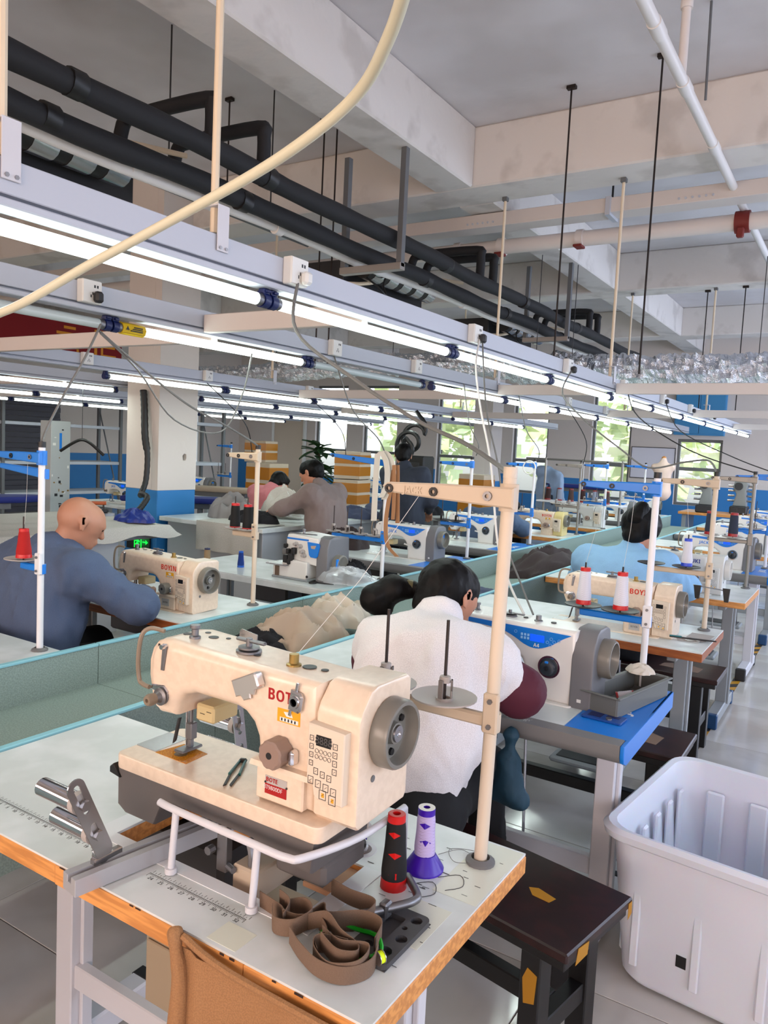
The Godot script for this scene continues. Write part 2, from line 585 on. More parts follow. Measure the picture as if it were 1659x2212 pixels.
func hall() -> void:
	struct(box(-13.7, 3.4, -0.2, -0.006, -14.7, 4.2), "floor", M.grout)
	var fl := get_node("floor")
	var te := mesh_of(box(0.0, 0.797, 0.0, 0.012, 0.0, 0.797, 0.0015), 0.0)
	te.surface_set_material(0, M.tile)
	var rest := MB.new()
	for i in range(-18, 5):
		for j in range(-19, 6):
			var x0 := i * 0.8 + 0.1
			var z0 := j * 0.8 + 0.25
			if x0 > -6.6 and x0 < 1.6 and z0 > -14.5 and z0 < 0.6: inst(te, "tile", fl, null, Transform3D(Basis.IDENTITY, Vector3(x0, -0.012, z0)))
			elif x0 > -13.65 and z0 > -14.45: bxr(rest, x0, x0 + 0.797, -0.012, 0.0, z0, z0 + 0.797)
	var ro := part(rest, "tile_field", M.tile, fl, 0.0)
	ro.set_meta("kind", "stuff")
	struct(box(-13.7, 3.4, 3.9, 4.15, -14.7, 4.2), "ceiling", M.ceiling)
	var ce := get_node("ceiling")
	for b in [[-13.5, 3.2, 3.47, 3.9, -5.58, -5.2], [-13.5, 3.2, 3.47, 3.9, -9.4, -9.05], [-13.5, 3.2, 3.47, 3.9, -12.95, -12.55], [-13.5, 3.2, 3.47, 3.9, -1.4, -1.02], [-13.5, 3.2, 3.47, 3.9, 2.4, 2.75]]:
		part(box(b[0], b[1], b[2], b[3], b[4], b[5], 0.012), "cross_beam", M.beam, ce)
	for x in [-2.94, -9.2]:
		for s in [[4.0, 2.75], [2.4, -1.02], [-1.4, -5.2], [-5.58, -9.05], [-9.4, -12.55], [-12.95, -14.5]]:
			part(box(x, x + 0.31, 3.47, 3.9, s[1], s[0], 0.012), "long_beam", M.beam, ce)
	# walls
	var far_w := [[-11.1, -10.2, 0.77, 2.9], [-9.75, -8.85, 0.77, 2.9], [-7.85, -6.95, 0.77, 2.9], [-6.12, -5.38, 0.77, 2.9], [-4.52, -3.78, 0.77, 2.9], [-2.96, -2.2, 0.77, 1.95]]
	wall_with_openings("wall_far", true, -14.7, 0.2, -13.5, 3.2, far_w, M.wall)
	var left_w := [[-13.2, -12.4, 0.9, 2.6]]
	wall_with_openings("wall_left", false, -13.7, 0.2, -14.7, 4.2, left_w, M.wall)
	var right_w := [[-13.8, -11.4, 1.0, 2.9], [-10.6, -8.2, 1.0, 2.9], [-7.0, -4.6, 1.0, 2.9], [-3.4, -1.0, 1.0, 2.9], [0.2, 2.6, 1.0, 2.9]]
	wall_with_openings("wall_right", false, 3.2, 0.2, -14.7, 4.2, right_w, M.wall)
	var back_w := [[-11.1, -8.7, 1.0, 2.9], [-7.5, -5.1, 1.0, 2.9], [-3.9, -1.5, 1.0, 2.9], [-0.3, 2.1, 1.0, 2.9]]
	wall_with_openings("wall_back", true, 4.0, 0.2, -13.5, 3.2, back_w, M.wall)
	var n := 1
	for o in far_w:
		window(n, true, -14.6, o, mat("window_grey", Color(0.45, 0.46, 0.46), 0.45, 0.4), 1.42); n += 1
	for o in left_w:
		window(n, false, -13.6, o, M.white_plastic, 1.8); n += 1
	for o in right_w:
		window(n, false, 3.3, o, M.white_plastic, 2.2); n += 1
	for o in back_w:
		window(n, true, 4.1, o, M.white_plastic, 2.2); n += 1
	# blue painted dado, broken at the windows
	var d := MB.new()
	var x := -13.5
	for o in far_w:
		bxr(d, x, o[0], 0.0, 1.13, -14.5, -14.497); bxr(d, o[0], o[1], 0.0, 0.77, -14.5, -14.497); x = o[1]
	bxr(d, x, 3.2, 0.0, 1.13, -14.5, -14.497)
	part(d, "dado", M.dado, get_node("wall_far"), 0.0)
	part(box(-13.5, -13.497, 0.0, 1.13, -12.3, 4.0), "dado", M.dado, get_node("wall_left"), 0.0)
	# the blue steel cabinet doors over the last window and the blue boards over the others
	var upper := thing("wall_cabinet", "pale blue double-door steel cabinet fixed over the last far window", "cabinet", Vector3(-2.6, 2.02, -14.5))
	part(box(-0.42, 0.42, 0.0, 1.25, 0.0, 0.10, 0.004), "body", mat("cab_blue", Color(0.25, 0.55, 0.75), 0.5), upper)
	for s in [-1, 1]:
		var dr := part(box(0.205 * s - 0.2, 0.205 * s + 0.2, 0.03, 1.22, 0.10, 0.115, 0.003), "door", M.cab_blue, upper)
		part(tb([Vector3(0.035 * s, 0.36, 0.115), Vector3(0.035 * s, 0.36, 0.14)], 0.014, 8), "knob", M.steel, dr)
	# square columns with a blue foot
	for p in [[-5.94, -5.5, -5.32, -4.85], [-5.84, -5.5, -12.55, -12.1]]:
		var o := struct(box(p[0], p[1] - 0.08, 1.05, 3.9, p[2], p[3], 0.006), "pillar", M.wall)
		csg("plaster_face", o, M.wall, [Vector2(0, 1.05), Vector2(p[3] - p[2], 1.05), Vector2(p[3] - p[2], 3.9), Vector2(0, 3.9)], [[Vector2(0.30, 1.33), Vector2(0.332, 1.328), Vector2(0.344, 1.35), Vector2(0.342, 1.388), Vector2(0.314, 1.394), Vector2(0.294, 1.372)]] if p[3] > -5.0 else [], 0.08, Transform3D(Basis(Vector3(0, 0, -1), Vector3(0, 1, 0), Vector3(1, 0, 0)), Vector3(p[1], 0, p[3])))
		part(box(p[0], p[1], 0.0, 1.05, p[2], p[3], 0.006), "painted_foot", M.dado, o)

const ORD := ["first", "second", "third", "fourth", "fifth", "sixth", "seventh", "eighth", "ninth", "tenth"]
# ---------------------------------------------------------------- light rails
func tube_light(x: float, y: float, z: float, lit: bool, label: String, group: String) -> void:
	var t := thing("fluorescent_tube", label, "light", Vector3(x, y, z), 0.0, group)
	if not has_node("proto_tube"):
		pass
	var keyname := "tube_on" if lit else "tube_off"
	if not M.has(keyname + "_mesh"):
		var g := MB.new()
		tube(g, [Vector3(0, 0, -0.03), Vector3(0, 0, -1.15)], 0.0185, 12)
		M[keyname + "_mesh"] = mesh_of(g)
		(M[keyname + "_mesh"] as ArrayMesh).surface_set_material(0, M.tube_glow if lit else mat("tube_dead", Color(0.75, 0.80, 0.80), 0.2))
	inst(M[keyname + "_mesh"], "tube", t)
	if not M.has("holder_mesh"):
		var h := MB.new()
		bxr(h, -0.012, 0.012, 0.0, 0.035, -0.018, 0.012, 0.003)
		tube(h, [Vector3(0, 0, 0.012), Vector3(0, 0, -0.014)], 0.023, 12)
		bxr(h, -0.022, 0.022, 0.022, 0.03, -0.012, 0.006, 0.002)
		M["holder_mesh"] = mesh_of(h)
		(M["holder_mesh"] as ArrayMesh).surface_set_material(0, M.blue_plastic)
		var c := MB.new()
		tube(c, [Vector3(0, 0, -0.014), Vector3(0, 0, -0.034)], 0.0192, 12)
		M["collar_mesh"] = mesh_of(c)
		(M["collar_mesh"] as ArrayMesh).surface_set_material(0, M.dull_steel)
	for k in 2:
		var h := inst(M["holder_mesh"], "holder", t, null, Transform3D(Basis.IDENTITY, Vector3(0, 0, -1.185 * k)))
		inst(M["collar_mesh"], "end_cap", h, null, Transform3D(Basis.from_euler(Vector3(0, PI * k, 0)), Vector3.ZERO))
	if lit:
		var l := AreaLight3D.new()
		l.name = "tube_light"
		t.add_child(l)
		l.position = Vector3(0, -0.02, -0.59); l.rotation_degrees = Vector3(-90, 0, 0)
		l.area_size = Vector2(0.03, 1.1)
		l.light_color = Color(0.93, 1.0, 0.97); l.light_energy = 0.42
		l.area_range = 12.0
		l.shadow_enabled = true

func socket(parent: Node, at: Vector3, plug: String) -> void:
	var s := part(box(0.0, 0.034, 0.0, 0.082, -0.036, 0.046, 0.003), "socket_box", M.white_plastic, parent)
	s.position = at
	part(box(0.034, 0.0365, 0.002, 0.080, -0.034, 0.044, 0.001), "face_plate", M.white_plastic, s)
	var k := MB.new()
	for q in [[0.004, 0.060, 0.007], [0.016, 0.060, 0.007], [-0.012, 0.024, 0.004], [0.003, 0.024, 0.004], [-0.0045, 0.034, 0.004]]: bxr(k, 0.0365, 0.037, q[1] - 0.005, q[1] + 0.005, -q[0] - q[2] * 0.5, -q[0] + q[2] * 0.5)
	part(k, "slot_shade", M.black, s, 0.0)  # flat black bars painted for the shade inside the socket openings
	if plug != "":
		part(box(0.037, 0.066, 0.002, 0.042, -0.026, 0.008, 0.008), "plug", M[plug], s)

func rails() -> void:
	# rail: x, y of the tube, tube runs [start z, lit], sockets [z, plug]
	var runs := [
		["front light rail nearest the front sewing table", -1.6, 1.975, [[-0.62, true], [-1.84, true], [-3.06, true], [-4.28, true], [-5.5, true], [-6.72, true], [-7.94, true], [-9.16, true], [-10.38, true], [-11.6, true]], [[-1.90, "white_plastic"], [-3.18, "dark_grey"], [-4.44, "dark_grey"], [-5.66, "dark_grey"], [-6.9, "dark_grey"], [-8.1, "dark_grey"], [-9.3, "dark_grey"]], 2.0],
		["second light rail over the ends of the left-hand sewing tables", -2.5, 1.96, [[-0.75, false], [-1.97, true], [-3.19, false], [-4.5, true], [-5.72, true], [-6.94, true], [-8.16, true], [-9.38, true], [-10.6, true]], [[-1.83, "dark_grey"], [-3.35, ""], [-4.22, ""], [-5.9, ""], [-7.1, ""], [-8.3, ""]], 1.2],
		["third light rail passing in front of the blue-footed column", -4.65, 1.955, [[-3.6, true], [-4.82, true], [-6.04, true], [-7.26, true], [-9.0, true], [-10.22, true]], [[-3.42, ""], [-4.56, ""], [-5.9, ""]], -1.5],
		["fourth light rail that ends at the blue-footed column", -6.05, 1.955, [[-3.62, true], [-5.9, true], [-7.12, true], [-8.34, true], [-9.56, true]], [[-5.6, ""]], -2.2],
		["fifth light rail over the ironing tables", -8.2, 1.96, [[-4.2, true], [-5.42, true], [-7.6, true], [-8.82, true], [-10.04, true], [-11.26, true]], [[-6.8, ""]], -2.4],
		["sixth light rail along the dark shutters", -10.3, 1.965, [[-5.2, true], [-6.42, true], [-7.64, true], [-10.0, true], [-11.22, true]], [[-7.0, ""]], -3.2]]
	for ri in runs.size():
		var r: Array = runs[ri]
		var x: float = r[1]
		var y: float = r[2]
		var z0: float = r[5]
		var z1 := -12.9
		var t := thing("light_rail", "white steel channel, " + r[0], "light rail")
		part(box(x - 0.035, x + 0.03, y + 0.062, y + 0.135, z1, z0, 0.002), "channel", M.white_metal, t)
		part(box(x - 0.03, x + 0.004, y + 0.050, y + 0.066, z1, z0), "web", M.white_metal, t)
		part(box(x - 0.032, x + 0.034, y + 0.036, y + 0.054, z1, z0, 0.003), "lower_lip", M.white_metal, t)
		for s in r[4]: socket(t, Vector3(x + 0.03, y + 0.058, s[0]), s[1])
		var nt: int = r[3].size()
		for ui in nt:
			var u: Array = r[3][ui]
			tube_light(x, y, u[0], u[1], "%s fluorescent tube, %s from the far end under the %s light rail" % ["lit" if u[1] else "unlit", ORD[nt - 1 - ui], ORD[ri]], "tubes under the light rails")
	# cross bars between the rails and their hangers
	var bars := [[-4.6, -2.54, -2.55, 1.98], [-2.46, -1.64, -2.42, 2.0], [-1.56, 3.0, -5.5, 2.0], [-4.6, -2.54, -5.75, 1.97], [-2.46, -1.64, -5.5, 1.99], [-1.56, 3.0, -8.3, 2.0], [-6.0, -4.7, -8.4, 1.97], [-2.46, -1.64, -8.4, 1.99], [-4.6, -2.54, -8.9, 1.97], [-8.15, -6.1, -4.3, 1.97], [-10.25, -8.25, -6.0, 1.97], [-1.56, 3.0, -11.0, 2.0]]
	var bn := 0
	for b in bars:
		bn += 1
		var o := part(box(b[0], b[1], b[3], b[3] + 0.075, b[2] - 0.02, b[2] + 0.02, 0.003), "cross_bar", mat("bar_cream", Color(0.82, 0.79, 0.77), 0.45))
		tag(o, "pale cross bar %s, %s" % ["right of the first rail" if b[1] > 0.0 else ("between first and second rails" if b[1] > -2.0 else ("between second and third rails" if b[1] > -3.0 else "left of the third rail")), "over the front tables" if b[2] > -4.5 else ("below the first concrete beam" if b[2] > -6.2 else ("below the second concrete beam" if b[2] > -9.5 else "below the third concrete beam"))], "beam", "cross bars between the light rails")
	for h in [[-1.6, -0.97, 3.9], [-1.6, -1.59, 3.9], [-1.6, -5.45, 3.47], [-1.6, -9.2, 3.47], [-2.5, -5.5, 3.47], [-2.5, -9.2, 3.47], [-4.65, -5.4, 3.47], [-4.65, -9.2, 3.47], [-6.05, -5.35, 3.47]]:
		var o := thing("rail_hanger", "thin cream rod holding the %s light rail %s" % [ORD[[-1.6, -2.5, -4.65, -6.05].find(h[0])], "beside the low end of the air hose" if h[1] > -1.2 else ("just before the white plug" if h[1] > -2.0 else ("under the first concrete beam" if h[1] > -6.0 else "under the second concrete beam"))], "rod", Vector3(h[0], 2.1, h[1]), 0.0, "rods holding the light rails")
		part(tb([Vector3(0, 0.02, 0), Vector3(0, h[2] - 2.1 - 0.03, 0)], 0.011, 8), "rod", M.cream_paint, o)
		part(box(0.034, 0.037, -0.035, 0.09, -0.022, 0.022, 0.001), "bracket", M.leg_white, o)
		part(box(-0.03, 0.034, 0.086, 0.09, -0.022, 0.022, 0.001), "bracket_top", M.leg_white, o)
		for s in [-0.011, 0.011]: part(tb([Vector3(0.036, -0.026, s), Vector3(0.041, -0.026, s)], 0.005, 6), "bolt", M.steel, o)
		part(box(-0.02, 0.02, h[2] - 2.1 - 0.03, h[2] - 2.1, -0.02, 0.02, 0.003), "ceiling_clip", M.grey_metal, o)

func overhead() -> void:
	# black insulated pipes and the plain white pipe beside them
	var names := [["black foam insulated pipe, right one of the overhead pair", "black_pipe", "black_foam", -2.78, 2.915, 0.052], ["black foam insulated pipe, left one of the overhead pair", "black_pipe", "black_foam", -2.95, 2.82, 0.052], ["slim white plastic pipe running beside the black insulated pair", "white_pipe", "pvc", -3.08, 2.80, 0.028]]
	for q in names:
		var t := thing(q[1], q[0], "pipe")
		var pts := []
		var rad := []
		for i in range(0, 61):
			var z := 2.0 - i * 0.23
			pts.append(Vector3(q[3] + 0.006 * sin(i * 1.3), q[4] + 0.008 * sin(i * 0.7 + q[3] * 9.0), z))
			rad.append(q[5] * (1.0 + (0.06 * sin(i * 2.1) if q[2] == "black_foam" else 0.0)))
		part(tb(pts, rad, 12), "run", M[q[2]], t)
		if q[2] == "black_foam":
			for z in [-1.95, -3.1, -5.1, -6.6, -8.1]: part(tb([Vector3(q[3], q[4], z), Vector3(q[3], q[4], z - 0.07)], q[5] * 1.08, 12), "joint_tape", M.black, t)
		else:
			for z in [-2.5, -3.55, -4.6, -6.0]: part(tb([Vector3(q[3], q[4], z), Vector3(q[3], q[4], z - 0.06)], q[5] * 1.22, 12), "coupling", M.pvc, t)
	for z in [-2.75, -3.12, -5.75, -6.0, -8.6, -8.9]:
		var t := thing("branch_pipe", "black foam covered loop branching up from the overhead pipes", "pipe", Vector3.ZERO, 0.0, "black branch loops")
		part(tb(smooth_pts([Vector3(-2.8, 2.95, z), Vector3(-2.8, 3.12, z), Vector3(-2.84, 3.17, z), Vector3(-3.3, 3.17, z + 0.02), Vector3(-3.42, 3.14, z + 0.02), Vector3(-3.45, 2.95, z + 0.02)], 4), 0.036, 10), "loop", M.black_foam, t)
	for z in [-4.35, -7.6, -1.2]:
		var t := thing("pipe_hanger", "grey steel trapeze bracket carrying the overhead pipes " + ("before the first concrete beam" if z > -5.0 and z < -2.0 else ("beyond the first concrete beam" if z < -5.0 else "before the air hose")), "bracket", Vector3(-2.9, 0, z), 0.0, "pipe brackets")
		for s in [-0.24, 0.205]:
			part(box(s - 0.02, s + 0.02, 2.72, 3.47, -0.022, 0.022, 0.002), "upright", M.grey_metal, t)
		part(box(-0.26, 0.225, 2.70, 2.745, -0.03, 0.03, 0.002), "crosspiece", mat("galv", Color(0.62, 0.60, 0.58), 0.4, 0.6), t)
	for f in [[-2.2, 1.3, "under the ceiling near the first light rail"], [-5.4, 1.2, "beyond the first pipe bracket"], [-8.0, 1.2, "above the silver duct"]]:
		var t := thing("fan_coil_unit", "flat grey fan unit with silver ducts " + f[2], "air unit", Vector3(-3.75, 2.74, f[0]))
		part(box(-0.35, 0.28, 0.0, 0.20, -f[1] * 0.5, f[1] * 0.5, 0.008), "casing", M.dark_grey, t)
		part(box(0.27, 0.36, 0.0, 0.012, -f[1] * 0.5, f[1] * 0.5, 0.003), "drip_tray", M.white_metal, t)
		for k in 5:
			var zz := -0.46 + k * 0.2
			part(tb([Vector3(0.42, 0.14, zz), Vector3(0.42, 0.14, zz + 0.13)], 0.085, 14), "duct_collar", M.steel, t)
			part(tb([Vector3(0.42, 0.14, zz + 0.13), Vector3(0.42, 0.14, zz + 0.2)], 0.08, 14), "duct_joint", M.black, t)
		part(tb(smooth_pts([Vector3(0.1, 0.06, 0.7), Vector3(0.36, 0.03, 0.5), Vector3(0.46, 0.2, -0.1), Vector3(0.62, 0.26, -0.7)], 5), 0.014, 8), "drain_pipe", M.cream_paint, t)
		part(tb(smooth_pts([Vector3(0.3, 0.15, 0.55), Vector3(0.5, 0.02, 0.5), Vector3(0.55, -0.05, 0.42), Vector3(0.5, 0.05, 0.38), Vector3(0.52, 0.2, 0.3)], 5), 0.008, 6), "wire", M.black, t)
	var t := thing("grey_conduit", "slim grey steel conduit with an open end below the cross beam", "pipe")
	part(tb([Vector3(-3.6, 2.99, 1.0), Vector3(-3.6, 2.99, -4.52)], 0.02, 8), "run", M.grey_metal, t)
	for z in [-3.2, -4.1]:
		part(tb([Vector3(-3.6, 3.0, z), Vector3(-3.6, 3.9, z)], 0.005, 6), "hanger_rod", M.dark_grey, t)
	# white fire main running across, its cable tray, and the pipe that runs with the room
	t = thing("fire_main", "thick white pipe crossing the hall below the second beam", "pipe")
	part(tb([Vector3(-13.4, 3.33, -6.30), Vector3(3.1, 3.33, -6.30)], 0.062, 16), "run", mat("main_white", Color(0.86, 0.83, 0.81), 0.45), t)
	for x in [-3.32, -2.9, -2.2, -0.36]:
		var cl := part(tb([Vector3(x, 3.33, -6.30), Vector3(x + 0.06, 3.33, -6.30)], 0.076, 16), "clamp", M.main_white, t)
		part(box(x - 0.005, x + 0.065, 3.25, 3.27, -6.32, -6.21, 0.004), "clamp_bolt", mat("rust_red", Color(0.45, 0.12, 0.09), 0.6), cl)
	t = thing("cable_tray", "boxed white cable tray with a row of bolts beside the thick pipe", "cable tray")
	part(box(-13.4, 3.1, 3.355, 3.462, -5.96, -5.78, 0.004), "tray", M.bar_cream, t)
	for x in [-2.95, -1.3, 0.6]:
		for k in 6: part(tb([Vector3(x + k * 0.045, 3.39, -5.78), Vector3(x + k * 0.045, 3.39, -5.772)], 0.009, 6), "bolt", M.white_metal, t)
	for x in [-1.8, 0.5]:
		part(box(x - 0.02, x + 0.02, 3.335, 3.468, -5.98, -5.765, 0.002), "strap", M.white_metal, t)
		part(tb([Vector3(x, 3.468, -5.87), Vector3(x, 3.9, -5.87)], 0.008, 6), "hanger_rod", M.dark_grey, t)
	t = thing("sprinkler_pipe", "white pipe running lengthways under the ceiling on the right with couplings", "pipe")
	part(tb([Vector3(-0.95, 3.425, 3.5), Vector3(-0.95, 3.425, -12.4)], 0.028, 14), "run", M.pvc, t)
	for z in [-3.5, -4.1, -4.95]: part(tb([Vector3(-0.95, 3.425, z), Vector3(-0.95, 3.425, z - 0.12)], 0.033, 14), "coupling", M.pvc, t)
	part(tb([Vector3(-0.945, 3.43, -4.05), Vector3(-0.945, 3.9, -4.05)], 0.022, 12), "drop_pipe", M.main_white, t)
	part(tb([Vector3(-0.945, 3.74, -4.05), Vector3(-0.945, 3.78, -4.05)], 0.03, 12), "drop_coupling", M.main_white, t)
	var cl := part(tb([Vector3(-1.0, 3.33, -6.30), Vector3(-0.90, 3.33, -6.30)], 0.08, 16), "red_clamp", M.rust_red, t)
	part(box(-0.975, -0.925, 3.20, 3.27, -6.25, -6.20, 0.008), "clamp_lug", M.rust_red, cl)
	part(tb([Vector3(-0.885, 3.42, -4.35), Vector3(-0.89, 3.9, -4.33)], 0.007, 6), "hanger_rod", M.grey_metal, t)
	# thin dark hanger rods
	for h in [[-1.815, -4.9, 3.9, 2.1], [-1.22, -4.75, 3.9, 2.06], [-3.96, -4.05, 3.9, 3.0], [-1.3, -9.2, 3.47, 2.1], [-1.7, -9.3, 3.47, 2.1], [-0.6, -10.3, 3.9, 2.2], [-3.55, -4.6, 3.9, 2.1], [-3.45, -4.62, 3.9, 2.1]]:
		var o := thing("hanger_rod", "thin dark threaded rod hanging from the concrete ceiling", "rod", Vector3(h[0], h[3], h[1]), 0.0, "thin dark rods from the ceiling")
		part(tb([Vector3.ZERO, Vector3(0, h[2] - h[3] - 0.02, 0)], 0.006, 6), "rod", mat("rod_dark", Color(0.16, 0.13, 0.12), 0.5, 0.5), o)
		part(box(-0.03, 0.03, h[2] - h[3] - 0.022, h[2] - h[3], -0.018, 0.018, 0.002), "clip", M.rod_dark, o)
	# crumpled silver duct across the hall
	var foil := mat("foil", Color(0.88, 0.89, 0.91), 0.22, 1.0)
	tex(foil, null, 3.0, noise_tex(31, 0.03, Color.BLACK, Color.WHITE, 512, 5, true, 14.0), 0.8)
	var nz := FastNoiseLite.new()
	nz.seed = 5; nz.frequency = 2.2; nz.fractal_octaves = 3
	for d in [[-3.3, 3.1, -7.7, 2.44, 0.15, "long silver foil duct across the hall on the right"], [-8.4, -2.3, -7.2, 2.40, 0.11, "silver foil duct sagging behind the second light rail"]]:
		var mb := MB.new()
		grid(mb, 300, 26, func(u, v):
			var xx: float = lerpf(d[0], d[1], u)
			var an: float = -TAU * v
			var rr: float = d[4] * (1.0 + 0.35 * nz.get_noise_3d(xx * 1.5, cos(an), sin(an)) + 0.22 * nz.get_noise_3d(xx * 9.0, cos(an) * 3.0, sin(an) * 3.0) + 0.05 * sin(xx * 55.0))
			return Vector3(xx, d[3] + 0.05 * sin(xx * 1.1) + rr * sin(an), d[2] + rr * cos(an) * 1.2))
		var du := thing("foil_duct", d[5], "duct")
		part(mb, "duct", foil, du, 8.0)
		for k in 4: part(tb([Vector3(lerpf(d[0], d[1], 0.1 + k * 0.27), d[3] + d[4] * 0.6, d[2]), Vector3(lerpf(d[0], d[1], 0.1 + k * 0.27), 3.9, d[2])], 0.004, 5), "hanger_wire", M.dark_grey, du)
	var tp := thing("striped_bar", "yellow and black striped warning bar high on the far right", "barrier bar", Vector3(-2.35, 2.92, -13.9))
	part(box(0.0, 4.5, 0.0, 0.11, -0.02, 0.02), "bar", M.yellow, tp)
	for k in 30: part(pr([Vector2(k * 0.15, 0.0), Vector2(k * 0.15 + 0.075, 0.0), Vector2(k * 0.15 + 0.12, 0.11), Vector2(k * 0.15 + 0.045, 0.11)], 0.02, 0.023), "stripe", M.black, tp, 0.0)
	# red banner on the left
	var bn := thing("banner", "red cloth banner with yellow characters hung behind the rails", "banner", Vector3(-10.2, 2.62, -5.2))
	part(box(-0.004, 0.004, 0.0, 0.53, -3.0, 3.0), "cloth", mat("banner_red", Color(0.50, 0.03, 0.07), 0.8), bn)
	for q in [[-2.06, [[-0.22, 0.2, 0.35, 0.39], [-0.1, 0.1, 0.44, 0.48], [-0.16, 0.16, 0.25, 0.29], [-0.16, 0.16, 0.16, 0.2], [-0.16, 0.16, 0.05, 0.09], [-0.16, -0.12, 0.05, 0.2], [0.12, 0.16, 0.05, 0.2]]], [-2.67, [[-0.18, -0.13, 0.05, 0.5], [-0.06, -0.02, 0.05, 0.5], [-0.06, 0.2, 0.38, 0.43], [-0.02, 0.2, 0.24, 0.28], [-0.02, 0.22, 0.1, 0.14], [-0.26, -0.13, 0.34, 0.38]]]]:
		var cg := MB.new()
		for s in q[1]: bxr(cg, 0.004, 0.006, s[2], s[3], q[0] - s[1], q[0] - s[0])
		part(cg, "character", mat("banner_yellow", Color(0.85, 0.55, 0.12), 0.7), bn, 0.0)

# ---------------------------------------------------------------- sewing tables, trough, benches
func legs(t: Node3D, w: float, d: float, top: float, m: Material, cap: Material) -> void:
	# origin: left front corner of the table, x to the right, z back is negative
	for x in [0.16, w - 0.13]:
		var u := MB.new()
		bxr(u, x - 0.03, x + 0.03, 0.07, top, -d * 0.55 - 0.024, -d * 0.55 + 0.024, 0.003)
		bxr(u, x + 0.03, x + 0.042, 0.07, top, -d * 0.55 - 0.03, -d * 0.55 + 0.0, 0.002)
		part(u, "leg", m, t)
		var f := part(box(x - 0.032, x + 0.032, 0.02, 0.085, -d + 0.02, -0.03, 0.006), "foot_bar", m, t)
		for z in [-d + 0.02, -0.03]: part(box(x - 0.034, x + 0.034, 0.0, 0.087, z - 0.022, z + 0.022, 0.006), "foot_cap", cap, f)
		part(box(x - 0.02, x + 0.02, top - 0.03, top, -d + 0.06, -0.06, 0.003), "top_bracket", m, t)
	part(box(0.16, w - 0.13, 0.20, 0.26, -d * 0.55 - 0.014, -d * 0.55 + 0.014, 0.003), "stretcher", m, t)
	var p := part(box(w * 0.42, w * 0.42 + 0.34, 0.055, 0.085, -d * 0.62 - 0.11, -d * 0.62 + 0.11, 0.01), "pedal", M.leg_grey, t)
	part(box(w * 0.42 + 0.03, w * 0.42 + 0.31, 0.085, 0.09, -d * 0.62 - 0.09, -d * 0.62 + 0.09, 0.002), "pedal_mat", M.dark_grey, p)
	part(tb([Vector3(w * 0.42 + 0.3, 0.09, -d * 0.62), Vector3(w * 0.42 + 0.28, top - 0.14, -d * 0.62)], 0.005, 6), "treadle_rod", M.steel, t)
	part(box(w * 0.30, w * 0.30 + 0.30, top - 0.17, top - 0.02, -d * 0.62 - 0.1, -d * 0.62 + 0.06, 0.012), "oil_pan", M.dark_grey, t)

func ruler(parent: Node, x0: float, n: int, first: int, y: float, z: float, m: Material, per := 0.0254, flip := 1.0) -> void:
	var mb := MB.new()
	var e := 0.0006
	bxr(mb, x0, x0 + n * per, y, y + 0.0002, z - e * 0.5, z + e * 0.5)
	for i in range(n * 8 + 1):
		var h := 0.010 if i % 8 == 0 else (0.007 if i % 4 == 0 else 0.0045)
		bxr(mb, x0 + i * per / 8.0, x0 + i * per / 8.0 + 0.0006, y, y + 0.0002, z, z + h)
		if i % 2 == 0: bxr(mb, x0 + i * per / 8.0 + 0.003, x0 + i * per / 8.0 + 0.0036, y, y + 0.0002, z - (0.010 if i % 4 == 0 else 0.006), z - 0.003)
	var o := part(mb, "ruler_marks", m, parent, 0.0)
	for i in n:
		text(o, str(first + i), 0.007, m, face(x0 + (i + 0.75) * per, y + 0.0001, z + 0.013), "ruler_number", 0.0002)
		(o.get_child(o.get_child_count() - 1) as Node3D).transform = face(x0 + (i + 0.55) * per, y + 0.0002, z + 0.012, "y")

